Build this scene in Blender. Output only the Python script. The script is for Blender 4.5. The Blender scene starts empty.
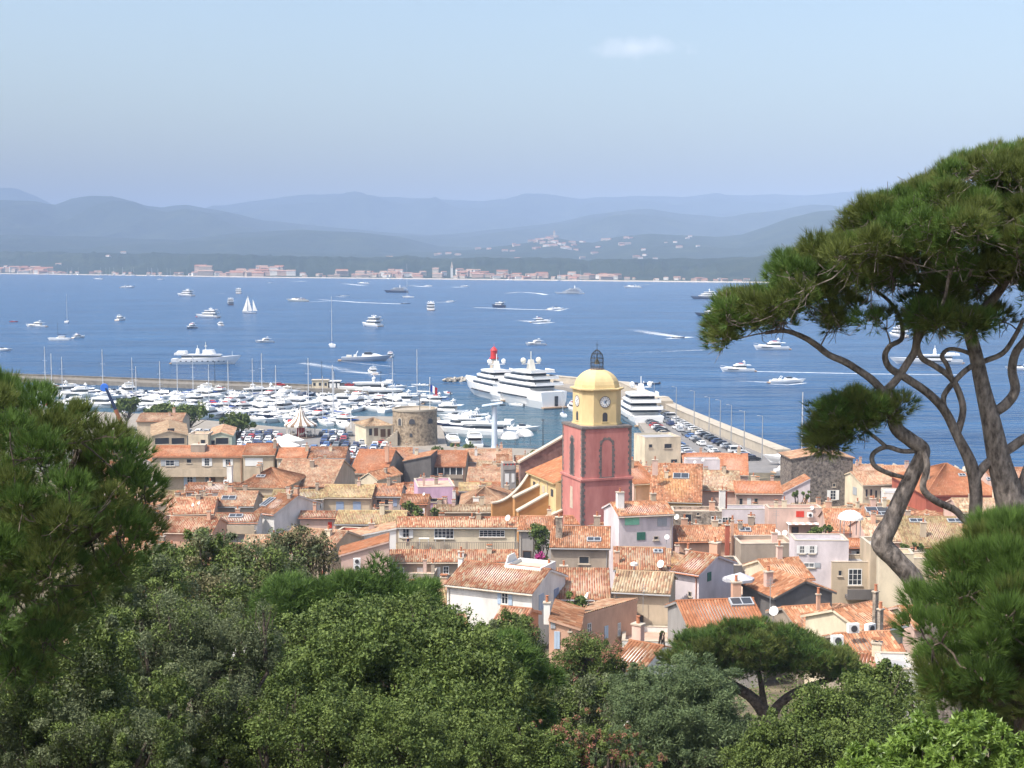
import bpy, math, random
import numpy as np
from mathutils import Vector, Matrix, noise
R = math.radians
SC = bpy.context.scene
COL = SC.collection
# ---------------------------------------------------------------- camera
F = 1422.0
CAMZ = 55.0
PITCH = math.atan(127.0 / F)
cd = bpy.data.cameras.new('camera')
cam = bpy.data.objects.new('camera', cd)
COL.objects.link(cam)
cd.sensor_width = 36.0
cd.lens = 36.0 * F / 1024.0
cd.clip_start = 0.5
cd.clip_end = 60000.0
cam.location = (0, 0, CAMZ)
cam.rotation_euler = (math.pi / 2 - PITCH, 0, 0)
SC.camera = cam
# ---------------------------------------------------------------- world and sun
SUN_EL, SUN_AZ = R(56), R(35)          # the sun stands to the left and a little behind the viewer
sun_dir = Vector((-math.cos(SUN_EL) * math.cos(SUN_AZ), -math.cos(SUN_EL) * math.sin(SUN_AZ), math.sin(SUN_EL)))
w = bpy.data.worlds.new('World')
SC.world = w
w.use_nodes = True
nt = w.node_tree
bg = nt.nodes['Background']
sky = nt.nodes.new('ShaderNodeTexSky')
sky.sky_type = 'NISHITA'
sky.sun_disc = False
sky.sun_elevation = SUN_EL
sky.sun_rotation = math.atan2(sun_dir.x, sun_dir.y)
sky.air_density = 1.2
sky.dust_density = 4.0
sky.ozone_density = 1.1
# one faint small cloud high over the hills, placed by direction in the sky
tc = nt.nodes.new('ShaderNodeTexCoord')
sub = nt.nodes.new('ShaderNodeVectorMath'); sub.operation = 'SUBTRACT'
cx, cz = (637 - 512) / F, (257 - 52) / F
cdir = Vector((cx, 1, cz)).normalized()
sub.inputs[1].default_value = cdir
nt.links.new(tc.outputs['Generated'], sub.inputs[0])
scl = nt.nodes.new('ShaderNodeVectorMath'); scl.operation = 'MULTIPLY'
scl.inputs[1].default_value = (27, 27, 125)
nt.links.new(sub.outputs[0], scl.inputs[0])
ln = nt.nodes.new('ShaderNodeVectorMath'); ln.operation = 'LENGTH'
nt.links.new(scl.outputs[0], ln.inputs[0])
nz = nt.nodes.new('ShaderNodeTexNoise'); nz.inputs['Scale'].default_value = 70; nz.inputs['Detail'].default_value = 5
nt.links.new(tc.outputs['Generated'], nz.inputs['Vector'])
ad = nt.nodes.new('ShaderNodeMath'); ad.operation = 'MULTIPLY_ADD'; ad.inputs[1].default_value = 1.6
nt.links.new(nz.outputs['Fac'], ad.inputs[0]); nt.links.new(ln.outputs['Value'], ad.inputs[2])
mr = nt.nodes.new('ShaderNodeMapRange'); mr.inputs['From Min'].default_value = 1.75; mr.inputs['From Max'].default_value = 0.8
mr.inputs['To Min'].default_value = 0; mr.inputs['To Max'].default_value = 0.2
nt.links.new(ad.outputs[0], mr.inputs['Value'])
mx = nt.nodes.new('ShaderNodeMix'); mx.data_type = 'RGBA'
nt.links.new(mr.outputs[0], mx.inputs['Factor'])
nt.links.new(sky.outputs[0], mx.inputs['A'])
mx.inputs['B'].default_value = (8.6, 7.9, 8.2, 1)
nt.links.new(mx.outputs['Result'], bg.inputs['Color'])
bg.inputs['Strength'].default_value = 0.15
sd = bpy.data.lights.new('sun', 'SUN')
sun = bpy.data.objects.new('sun', sd)
COL.objects.link(sun)
sd.energy = 3.25
sd.angle = R(0.53)
sd.color = (1.0, 0.955, 0.89)
sun.rotation_euler = sun_dir.to_track_quat('Z', 'Y').to_euler()
sun.location = (-60, -30, 120)
SC.view_settings.view_transform = 'Standard'
SC.view_settings.look = 'None'
SC.view_settings.exposure = 0.78
SC.view_settings.gamma = 1.0
SC.view_settings.use_curve_mapping = False
SC.cycles.max_bounces = 5
SC.cycles.diffuse_bounces = 2
SC.cycles.glossy_bounces = 2
SC.cycles.transmission_bounces = 2
SC.cycles.transparent_max_bounces = 8
SC.cycles.volume_bounces = 0
SC.cycles.use_denoising = True

# ---------------------------------------------------------------- helpers
UPV = Vector((0, math.sin(PITCH), math.cos(PITCH)))
FWD = Vector((0, math.cos(PITCH), -math.sin(PITCH)))
def ray(px, py): return FWD + Vector((1, 0, 0)) * ((px - 512) / F) + UPV * ((384 - py) / F)
def at(px, py, Y):
    d = ray(px, py)
    return Vector((0, 0, CAMZ)) + d * (Y / d.y)
def gz(px, py, z=0.0):
    d = ray(px, py)
    return Vector((0, 0, CAMZ)) + d * ((z - CAMZ) / d.z)
def lerp(a, b, t): return a + (b - a) * t
def interp(x, pts):
    if x <= pts[0][0]: return pts[0][1]
    for (a, b), (c, d) in zip(pts, pts[1:]):
        if x <= c: return b + (d - b) * (x - a) / (c - a)
    return pts[-1][1]

def mat(name, col, rough=0.8, var=0.0, scale=1.0, bump=0.0, col2=None, detail=4, metal=0.0, spec=0.3, stretch=None, lo=0.35, hi=0.65):
    """plain or two-tone noise material in object space"""
    m = bpy.data.materials.new(name); m.use_nodes = True
    n = m.node_tree.nodes; l = m.node_tree.links
    b = n['Principled BSDF']
    b.inputs['Roughness'].default_value = rough
    b.inputs['Metallic'].default_value = metal
    b.inputs['Specular IOR Level'].default_value = spec
    c = tuple(col) + (1,)
    b.inputs['Base Color'].default_value = c
    if var or col2 or bump:
        t = n.new('ShaderNodeTexCoord'); g = n.new('ShaderNodeNewGeometry')
        src = g.outputs['Position']
        if stretch:
            mp = n.new('ShaderNodeMapping'); mp.inputs['Scale'].default_value = stretch
            l.new(src, mp.inputs['Vector']); src = mp.outputs['Vector']
        nz = n.new('ShaderNodeTexNoise'); nz.inputs['Scale'].default_value = scale; nz.inputs['Detail'].default_value = detail
        nz.inputs['Roughness'].default_value = 0.65
        l.new(src, nz.inputs['Vector'])
        if var or col2:
            r = n.new('ShaderNodeValToRGB')
            r.color_ramp.elements[0].position = lo; r.color_ramp.elements[1].position = hi
            a = tuple(x * (1 - var) for x in col) + (1,)
            z = tuple(min(1, x * (1 + var * 0.6)) for x in (col2 or col)) + (1,)
            r.color_ramp.elements[0].color = a; r.color_ramp.elements[1].color = z
            l.new(nz.outputs['Fac'], r.inputs['Fac']); l.new(r.outputs['Color'], b.inputs['Base Color'])
        if bump:
            bp = n.new('ShaderNodeBump'); bp.inputs['Distance'].default_value = bump; bp.inputs['Strength'].default_value = 0.7
            l.new(nz.outputs['Fac'], bp.inputs['Height']); l.new(bp.outputs['Normal'], b.inputs['Normal'])
    return m

class MB:
    """collects faces; build() links them as ONE mesh object"""
    def __init__(s): s.v = []; s.f = []; s.m = []; s.uv = []; s.ms = []
    def mi(s, m):
        if m not in s.ms: s.ms.append(m)
        return s.ms.index(m)
    def face(s, pts, m, uvs=None):
        i = len(s.v); s.v += [tuple(p) for p in pts]; s.f.append(list(range(i, i + len(pts))))
        s.m.append(s.mi(m)); s.uv.append(uvs)
    def box(s, x0, x1, y0, y1, z0, z1, m, T=None, top=None):
        P = [Vector((x, y, z)) for z in (z0, z1) for y in (y0, y1) for x in (x0, x1)]
        if top: # top inset (tx, ty)
            cx_, cy_ = (x0 + x1) / 2, (y0 + y1) / 2
            for k in range(4, 8): P[k] = Vector((cx_ + (P[k].x - cx_) * top[0], cy_ + (P[k].y - cy_) * top[1], P[k].z))
        if T: P = [T @ p for p in P]
        i = len(s.v); s.v += [tuple(p) for p in P]
        for q in ((0, 2, 3, 1), (4, 5, 7, 6), (0, 1, 5, 4), (2, 6, 7, 3), (0, 4, 6, 2), (1, 3, 7, 5)):
            s.f.append([i + k for k in q]); s.m.append(s.mi(m)); s.uv.append(None)
        return s
    def grid(s, rows, m, closed=False, cap=True, flip=False):
        """rows of points, skinned; closed joins each row's ends"""
        i = len(s.v); n = len(rows[0])
        for r in rows: s.v += [tuple(p) for p in r]
        k = s.mi(m)
        for a in range(len(rows) - 1):
            for b in range(n if closed else n - 1):
                c = (b + 1) % n
                q = [i + a * n + b, i + a * n + c, i + (a + 1) * n + c, i + (a + 1) * n + b]
                s.f.append(q[::-1] if flip else q); s.m.append(k); s.uv.append(None)
        if closed and cap:
            s.f.append([i + b for b in range(n)][::-1]); s.m.append(k); s.uv.append(None)
            s.f.append([i + (len(rows) - 1) * n + b for b in range(n)]); s.m.append(k); s.uv.append(None)
        return s
    def lathe(s, prof, m, n=12, c=(0, 0, 0), ph=0.0):
        rows = [[Vector((c[0] + r * math.cos(ph + 2 * math.pi * k / n), c[1] + r * math.sin(ph + 2 * math.pi * k / n), c[2] + z)) for k in range(n)] for r, z in prof]
        return s.grid(rows, m, closed=True)
    def tube(s, pts, rad, m, n=7, T=None):
        pts = [Vector(p) for p in pts]
        if not hasattr(rad, '__len__'): rad = [rad] * len(pts)
        rows = []; up = None
        for i, p in enumerate(pts):
            d = (pts[min(i + 1, len(pts) - 1)] - pts[max(i - 1, 0)])
            if d.length < 1e-9: d = Vector((0, 0, 1))
            d.normalize()
            if up is None: up = d.orthogonal().normalized()
            up = (up - d * up.dot(d)); up = up.normalized() if up.length > 1e-6 else d.orthogonal().normalized()
            sd_ = d.cross(up)
            rows.append([p + (up * math.cos(2 * math.pi * k / n) + sd_ * math.sin(2 * math.pi * k / n)) * rad[i] for k in range(n)])
        if T: rows = [[T @ q for q in r] for r in rows]
        return s.grid(rows, m, closed=True)
    def prism(s, pts, z0, z1, m):
        n = len(pts)
        return s.grid([[Vector((p[0], p[1], z0)) for p in pts], [Vector((p[0], p[1], z1)) for p in pts]], m, closed=True)
    def build(s, name, parent=None, smooth=False, T=None):
        me = bpy.data.meshes.new(name)
        v = [tuple(T @ Vector(p)) for p in s.v] if T else s.v
        me.from_pydata(v, [], s.f)
        for m in s.ms: me.materials.append(m)
        me.polygons.foreach_set('material_index', s.m)
        if any(u for u in s.uv):
            ul = me.uv_layers.new(name='UVMap'); flat = []
            for f_, u in zip(s.f, s.uv):
                if u: flat += [c for p in u for c in p]
                else: flat += [0.0, 0.0] * len(f_)
            ul.data.foreach_set('uv', flat)
        if smooth: me.polygons.foreach_set('use_smooth', [True] * len(s.f))
        me.update()
        return link(name, me, parent)

def link(name, me, parent=None):
    o = bpy.data.objects.new(name, me); COL.objects.link(o)
    if parent: o.parent = parent
    return o
def tag(o, label=None, cat=None, group=None, kind=None):
    if label: o['label'] = label
    if cat: o['category'] = cat
    if group: o['group'] = group
    if kind: o['kind'] = kind
    return o
def thing(name, label, cat, loc=(0, 0, 0), rz=0.0, group=None):
    o = link(name, None); o.location = loc; o.rotation_euler = (0, 0, rz); o.empty_display_size = 0.5
    return tag(o, label, cat, group)
CH = {}
def remember(o):
    """note the children tree of a finished prototype, for fast copying"""
    return o
def kids(o): return [c for c in o.children]
def dup(o, loc, rz, label=None, group=None, scale=None, kd=None):
    def cp(a, par):
        c = a.copy(); COL.objects.link(c); c.parent = par
        for ch in KD[a.name]: cp(ch, c)
        return c
    c = cp(o, None); c.location = loc; c.rotation_euler = (0, 0, rz)
    if scale: c.scale = scale if hasattr(scale, '__len__') else (scale,) * 3
    if label: c['label'] = label
    if group: c['group'] = group
    return c
KD = {}
def freeze(o):
    """cache the child lists (Object.children walks the whole scene)"""
    def rec(a):
        ch = list(a.children); KD[a.name] = ch
        for b in ch: rec(b)
    rec(o); return o
rnd = random.Random(7)
# ---------------------------------------------------------------- setting: water, far land, haze
def ground_h(Y):
    return interp(Y, [(-40, 56), (0, 52.5), (8, 49), (20, 43), (40, 35.5), (70, 28), (100, 22.5), (135, 17), (170, 13.5), (200, 11), (250, 7.5), (300, 4), (335, 1.6), (900, 1.6)])

# water
def water_mat():
    m = bpy.data.materials.new('sea water'); m.use_nodes = True
    n = m.node_tree.nodes; l = m.node_tree.links; b = n['Principled BSDF']
    g = n.new('ShaderNodeNewGeometry')
    mp = n.new('ShaderNodeMapping'); mp.inputs['Scale'].default_value = (0.35, 1.0, 1)
    l.new(g.outputs['Position'], mp.inputs['Vector'])
    hs = []
    for sc, w_ in ((0.45, 0.45), (0.12, 0.9), (0.03, 1.6)):
        a = n.new('ShaderNodeTexNoise'); a.inputs['Scale'].default_value = sc; a.inputs['Detail'].default_value = 3
        l.new(mp.outputs[0], a.inputs['Vector'])
        k = n.new('ShaderNodeMath'); k.operation = 'MULTIPLY'; k.inputs[1].default_value = w_
        l.new(a.outputs['Fac'], k.inputs[0]); hs.append(k)
    s1 = n.new('ShaderNodeMath'); l.new(hs[0].outputs[0], s1.inputs[0]); l.new(hs[1].outputs[0], s1.inputs[1])
    s2 = n.new('ShaderNodeMath'); l.new(s1.outputs[0], s2.inputs[0]); l.new(hs[2].outputs[0], s2.inputs[1])
    bp = n.new('ShaderNodeBump'); bp.inputs['Distance'].default_value = 3.2; bp.inputs['Strength'].default_value = 1.0
    l.new(s2.outputs[0], bp.inputs['Height']); l.new(bp.outputs[0], b.inputs['Normal'])
    # wind streaks and shallower, greener harbour water
    mp2 = n.new('ShaderNodeMapping'); mp2.inputs['Scale'].default_value = (0.25, 1, 1); mp2.inputs['Rotation'].default_value = (0, 0, 0.12)
    l.new(g.outputs['Position'], mp2.inputs['Vector'])
    a = n.new('ShaderNodeTexNoise'); a.inputs['Scale'].default_value = 0.02; a.inputs['Detail'].default_value = 11; a.inputs['Roughness'].default_value = 0.78
    l.new(mp2.outputs[0], a.inputs['Vector'])
    r = n.new('ShaderNodeValToRGB'); r.color_ramp.elements[0].position = 0.36; r.color_ramp.elements[1].position = 0.66
    r.color_ramp.elements[0].color = (0.005, 0.038, 0.108, 1); r.color_ramp.elements[1].color = (0.022, 0.094, 0.215, 1)
    l.new(a.outputs['Fac'], r.inputs['Fac'])
    sx = n.new('ShaderNodeSeparateXYZ'); l.new(g.outputs['Position'], sx.inputs[0])
    mr = n.new('ShaderNodeMapRange'); mr.inputs['From Min'].default_value = 640; mr.inputs['From Max'].default_value = 480
    l.new(sx.outputs['Y'], mr.inputs['Value'])
    mr2 = n.new('ShaderNodeMapRange'); mr2.inputs['From Min'].default_value = 60; mr2.inputs['From Max'].default_value = 35
    l.new(sx.outputs['X'], mr2.inputs['Value'])
    mu = n.new('ShaderNodeMath'); mu.operation = 'MULTIPLY'; l.new(mr.outputs[0], mu.inputs[0]); l.new(mr2.outputs[0], mu.inputs[1])
    mx = n.new('ShaderNodeMix'); mx.data_type = 'RGBA'; l.new(mu.outputs[0], mx.inputs['Factor'])
    l.new(r.outputs[0], mx.inputs['A']); mx.inputs['B'].default_value = (0.035, 0.085, 0.115, 1)
    l.new(mx.outputs['Result'], b.inputs['Base Color'])
    b.inputs['Roughness'].default_value = 0.22; b.inputs['IOR'].default_value = 1.33
    b.inputs['Specular IOR Level'].default_value = 0.32
    return m
WATER = water_mat()
mb = MB(); mb.face([(-4000, 300, 0), (4000, 300, 0), (4000, 6500, 0), (-4000, 6500, 0)], WATER)
tag(mb.build('water'), 'blue sea water of the bay', None, kind='structure')

# far land: one height field in rings round the bay, ridges at their real distances
R_FAR = [(-400, 215), (-200, 205), (-60, 194), (0, 190), (22, 191.5), (42, 199), (58, 206), (130, 214), (195, 210), (215, 206.5), (250, 201), (290, 196), (315, 194.5), (350, 195), (400, 197), (450, 198.5), (480, 200.5), (505, 199), (522, 195), (540, 194), (560, 196), (580, 199), (610, 197.5), (640, 195.5), (680, 196), (710, 193.5), (740, 194.5), (768, 194), (800, 197), (830, 195), (850, 193), (870, 190.5), (895, 192), (950, 196), (1024, 194), (1200, 205), (1450, 212)]
R_MID = [(-400, 215), (-100, 208), (0, 202), (40, 203), (58, 206), (75, 199.5), (92, 196.5), (115, 196.5), (135, 201), (150, 205.5), (165, 206.5), (188, 203.5), (205, 206.5), (230, 211), (262, 219), (330, 226), (380, 231), (430, 234), (470, 231), (520, 226), (560, 221), (590, 214), (615, 211), (650, 209), (680, 214), (720, 217), (745, 213), (790, 208), (840, 206), (900, 204), (1024, 204), (1400, 210)]
R_LOW = [(-400, 240), (0, 234), (90, 236), (180, 239), (240, 232), (300, 229), (360, 231), (400, 236), (440, 245), (500, 247), (700, 250), (1400, 250)]
R_VIL = [(-400, 252), (380, 252), (430, 251), (470, 248.5), (512, 244), (535, 240.5), (552, 236.5), (570, 240), (592, 242), (618, 236), (650, 233), (690, 235), (718, 236.5), (740, 234), (765, 226), (790, 217), (815, 211.5), (840, 209), (900, 204), (1024, 200), (1400, 205)]
R_WOOD = [(-400, 250), (0, 250.5), (100, 252.5), (200, 253), (300, 256), (400, 257), (520, 258), (600, 259), (700, 260), (768, 255), (850, 250), (1400, 245)]
SHORE = [(-400, 272.5), (0, 273.8), (130, 275.6), (260, 277.6), (420, 279.2), (560, 280.8), (700, 282.3), (1400, 288)]
def shore_dist(px):
    return gz(512, interp(px, SHORE)).y
def far_h(px, r):
    rs = shore_dist(px)
    x = (px - 512) / F * r; y = r
    v = 0.0
    for prof, Rr, wf, wb in ((R_WOOD, rs * 1.22, rs * 0.20, 1600), (R_VIL, 6400, 1500, 1500), (R_LOW, 7600, 1700, 1500), (R_MID, 9800, 2300, 1500), (R_FAR, 13200, 2700, 2500)):
        top = 55 + (255.4 - interp(px, prof)) / F * Rr
        if top <= 0: continue
        if prof is R_VIL: Rr = max(Rr, rs + 1500)
        d = (r - Rr) / (wf if r < Rr else wb)
        nz_ = noise.fractal(Vector((x / 900.0, y / 900.0, Rr)), 0.9, 2.1, 5)
        ridged = abs(noise.noise(Vector((x / 620.0, y / 1100.0, Rr * 0.7))))
        sh = math.exp(-d * d * 1.6)
        k = min(1.0, abs(d) * 1.5)
        hh = top * sh * (1 + k * (0.34 * nz_ - 0.55 * ridged + 0.12)) + (top * 0.010 * noise.fractal(Vector((x / 240.0, y / 240.0, 3)), 0.8, 2.2, 3))
        v = max(v, hh)
    if r < rs * 1.6: v += 9 * noise.noise(Vector((x / 130.0, y / 170.0, 5))) + 5 * noise.noise(Vector((x / 48.0, y / 90.0, 9)))
    edge = min(1, max(0, (r - rs) / (rs * 0.16)))
    return max(1.2, 2.0 + (v - 0) * edge ** 0.9)
nx_, nr_ = 420, 200
pxs = [-330 + 1680 * i / (nx_ - 1) for i in range(nx_)]
vs, fs = [], []
for j in range(nr_):
    t = j / (nr_ - 1)
    for px in pxs:
        rs = shore_dist(px)
        r = rs * (17500.0 / rs) ** (t ** 0.9)
        x = (px - 512) / F * r
        z = -3.0 if j == 0 else far_h(px, r)
        vs.append((x, r, z))
for j in range(nr_ - 1):
    for i in range(nx_ - 1):
        a = j * nx_ + i; fs.append((a, a + 1, a + nx_ + 1, a + nx_))
me = bpy.data.meshes.new('hills'); me.from_pydata(vs, [], fs)
me.polygons.foreach_set('use_smooth', [True] * len(fs))
def hills_mat():
    m = bpy.data.materials.new('wooded hills'); m.use_nodes = True
    n = m.node_tree.nodes; l = m.node_tree.links; b = n['Principled BSDF']; b.inputs['Roughness'].default_value = 0.95
    b.inputs['Specular IOR Level'].default_value = 0.1
    g = n.new('ShaderNodeNewGeometry')
    a = n.new('ShaderNodeTexNoise'); a.inputs['Scale'].default_value = 0.006; a.inputs['Detail'].default_value = 9; a.inputs['Roughness'].default_value = 0.72
    l.new(g.outputs['Position'], a.inputs['Vector'])
    r = n.new('ShaderNodeValToRGB'); e = r.color_ramp.elements
    e[0].position = 0.34; e[0].color = (0.014, 0.030, 0.022, 1); e[1].position = 0.56; e[1].color = (0.032, 0.048, 0.028, 1)
    x = e.new(0.68); x.color = (0.06, 0.075, 0.04, 1); x = e.new(0.75); x.color = (0.17, 0.14, 0.10, 1)
    l.new(a.outputs['Fac'], r.inputs['Fac']); l.new(r.outputs[0], b.inputs['Base Color'])
    bp = n.new('ShaderNodeBump'); bp.inputs['Distance'].default_value = 35; bp.inputs['Strength'].default_value = 0.9
    l.new(a.outputs['Fac'], bp.inputs['Height']); l.new(bp.outputs[0], b.inputs['Normal'])
    return m
me.materials.append(hills_mat())
tag(link('hills', me), 'wooded hills beyond the bay', None, kind='structure')
# pale beach along the far waterline
SAND = mat('pale sand', (0.44, 0.39, 0.32), 0.9, 0.15, 0.05)
mb = MB()
for i in range(60):
    a, b = -300 + i * 27, -300 + (i + 1) * 27
    for q in ((a, b),):
        r0, r1 = shore_dist(a), shore_dist(b)
        f = lambda px, r, z: Vector(((px - 512) / F * r, r, z))
        mb.face([f(a, r0 - 10, 0.05), f(b, r1 - 10, 0.05), f(b, r1 + 20, 2.3), f(a, r0 + 20, 2.3)], SAND)
tag(mb.build('beach'), 'pale beach on the far shore', None, kind='structure')

# the air: one box of even pale haze round everything
hz = MB(); hm = bpy.data.materials.new('sea haze'); hm.use_nodes = True
n = hm.node_tree.nodes; n.remove(n['Principled BSDF'])
pv = n.new('ShaderNodeVolumePrincipled')
pv.inputs['Color'].default_value = (0.52, 0.69, 1.0, 1)
pv.inputs['Density'].default_value = 0.00012
pv.inputs['Anisotropy'].default_value = -0.42
hm.node_tree.links.new(pv.outputs[0], n['Material Output'].inputs['Volume'])
hz.box(-16000, 16000, -200, 18500, -6, 665, hm)
tag(hz.build('haze'), 'pale summer haze over the bay', None, kind='stuff')
# ---------------------------------------------------------------- boats
WHITE = mat('white gelcoat', (0.78, 0.78, 0.77), 0.25, spec=0.5)
CREAM = mat('cream paint', (0.70, 0.66, 0.56), 0.3, spec=0.5)
NAVY = mat('navy hull paint', (0.020, 0.030, 0.070), 0.2, spec=0.5)
GREYH = mat('silver grey hull paint', (0.42, 0.45, 0.50), 0.25, spec=0.5)
GLASS = mat('dark glass', (0.018, 0.024, 0.032), 0.08, spec=0.6)
TEAK = mat('teak deck', (0.38, 0.26, 0.16), 0.7, 0.15, 1.5)
ALU = mat('aluminium spar', (0.62, 0.63, 0.65), 0.4, metal=0.3)
DARKM = mat('dark fittings and opening shade', (0.06, 0.06, 0.065), 0.5)  # also painted into openings and loggias, where it stands for shade
RED = mat('red paint', (0.52, 0.035, 0.03), 0.5)
BLUEC = mat('blue canvas', (0.03, 0.085, 0.33), 0.8)
CANVAS = mat('sail canvas', (0.74, 0.72, 0.67), 0.9)
FENDER = mat('red cushion', (0.45, 0.07, 0.06), 0.8)
ORANGE = mat('orange paint', (0.65, 0.16, 0.03), 0.6)

def hull(mb, L, B, hs, hb, m, rake=0.10, y0=0.0, full=2.3, low=-0.4, boot=None):
    rows = []
    N = 11
    for i in range(N):
        t = i / (N - 1)
        b = B / 2 * (0.86 + 0.14 * min(1, t / 0.35)) * (1 - max(0, (t - 0.42) / 0.58) ** full)
        b = max(b, 0.03)
        z = hs + (hb - hs) * t ** 1.7
        xt = -L / 2 + L * t
        xl = -L / 2 + L * (t * (1 - rake))
        xm = xl + (xt - xl) * 0.55
        bl = b * (0.72 if t < 0.7 else 0.72 - 0.5 * (t - 0.7) / 0.3)
        rows.append([Vector((xl, y0 + bl, low)), Vector((xm, y0 + b * 0.93, z * 0.45)), Vector((xt, y0 + b, z)),
                     Vector((xt, y0 - b, z)), Vector((xm, y0 - b * 0.93, z * 0.45)), Vector((xl, y0 - bl, low))])
    mb.grid(rows, m, closed=True)
def outline(x0, x1, w, fr=0.35, n=5, back=0.0):
    """plan of a deckhouse: square at the stern, rounded at the bow; counter-clockwise"""
    r = (x1 - x0) * fr; h = w / 2
    pts = [(x0 + back, -h * 0.96), (x0 + (x1 - x0) * 0.3, -h)]
    for k in range(n + 1):
        a = math.pi / 2 * k / n
        pts.append((x1 - r + r * math.sin(a), -h * math.cos(a) * 1.0 if k < n else 0))
    for k in range(n - 1, -1, -1):
        a = math.pi / 2 * k / n
        pts.append((x1 - r + r * math.sin(a), h * math.cos(a)))
    pts += [(x0 + (x1 - x0) * 0.3, h), (x0 + back, h * 0.96)]
    return pts
def tier(mb, x0, x1, w, z0, z1, m, rf=0.6, rb=0.1, tw=0.9, fr=0.35):
    """deckhouse with raked front and back"""
    a = outline(x0, x1, w, fr); H = z1 - z0
    b = outline(x0 + rb * H, x1 - rf * H, w * tw, fr)
    mb.grid([[Vector((x, y, z0)) for x, y in a], [Vector((x, y, z1)) for x, y in b]], m, closed=True)
def band(mb, x0, x1, w, z0, z1, f0, f1, m, rf=0.6, rb=0.1, tw=0.9, fr=0.35, out=0.03):
    """glass band round a tier between height fractions f0, f1"""
    H = z1 - z0; rows = []
    for f in (f0, f1):
        k = outline(x0 + rb * H * f - out, x1 - rf * H * f + out, w * (1 + (tw - 1) * f) + 2 * out, fr)
        rows.append([Vector((x, y, z0 + H * f)) for x, y in k])
    mb.grid(rows, m, closed=True)
def deckplate(mb, x0, x1, w, z, m, t=0.12, fr=0.4):
    a = outline(x0, x1, w, fr)
    mb.grid([[Vector((x, y, z)) for x, y in a], [Vector((x, y, z + t)) for x, y in a]], m, closed=True)
def sphere(mb, c, r, m, n=8, k=5, sz=1.0):
    prof = [(max(0.01, r * math.sin(math.pi * i / k)), -r * sz * math.cos(math.pi * i / k)) for i in range(k + 1)]
    mb.lathe(prof, m, n, c)

def flybridge(name, label, L=15.0, hm=WHITE, sm=WHITE, cover=None, group=None):
    """motor yacht with a saloon and an open upper helm"""
    B = L * 0.30; s = L / 15.0
    t = thing(name, label, 'motor yacht', group=group)
    mb = MB(); hull(mb, L, B, 1.25 * s, 2.0 * s, hm); mb.box(-L / 2 - 1.0 * s, -L / 2 + .1, -B * .4, B * .4, .15 * s, .42 * s, TEAK); mb.build('hull', t)
    mb = MB(); band(mb, -L * .1, L * .30, B * .97, .55 * s, 1.7 * s, .35, .6, GLASS, rf=-.2, rb=0, tw=1, out=.02); mb.build('hull_window', t)
    mb = MB(); tier(mb, -L * .26, L * .20, B * .80, 1.35 * s, 2.85 * s, sm, rf=1.0); 
    tier(mb, L * .12, L * .40, B * .62, 1.7 * s, 2.1 * s, sm, rf=2.0, fr=.6); c = mb.build('cabin', t)
    mb = MB(); band(mb, -L * .26, L * .20, B * .80, 1.35 * s, 2.85 * s, .38, .82, GLASS, rf=1.0); mb.build('window', c)
    mb = MB(); deckplate(mb, -L * .40, L * .12, B * .84, 2.86 * s, sm, .14 * s)
    tier(mb, -L * .20, L * .07, B * .76, 3.0 * s, 3.55 * s, sm, rf=1.0, tw=1.02); fb = mb.build('flybridge', t)
    mb = MB(); mb.box(-L * .16, -L * .04, -B * .3, B * .3, 3.5 * s, 3.68 * s, FENDER if rnd.random() < .3 else CREAM); mb.build('seat', fb)
    mb = MB(); 
    for sy in (-1, 1): mb.tube([(-L * .24, sy * B * .38, 2.9 * s), (-L * .20, sy * B * .33, 4.3 * s)], .10 * s, sm, 5)
    mb.box(-L * .235, -L * .165, -B * .35, B * .35, 4.25 * s, 4.42 * s, sm); a = mb.build('radar_arch', t)
    mb = MB(); sphere(mb, (-L * .2, 0, 4.65 * s), .28 * s, sm); mb.build('radome', a)
    if cover:
        mb = MB(); mb.box(-L * .45, -L * .27, -B * .36, B * .36, 2.1 * s, 2.25 * s, cover); mb.build('awning', t)
    mb = MB(); mb.tube([(L * .2, B * .42, 1.95 * s), (L * .38, B * .25, 2.5 * s), (L * .5, 0, 2.75 * s), (L * .38, -B * .25, 2.5 * s), (L * .2, -B * .42, 1.95 * s)], .03 * s, ALU, 4); mb.build('bow_rail', t)
    return freeze(t)
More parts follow.
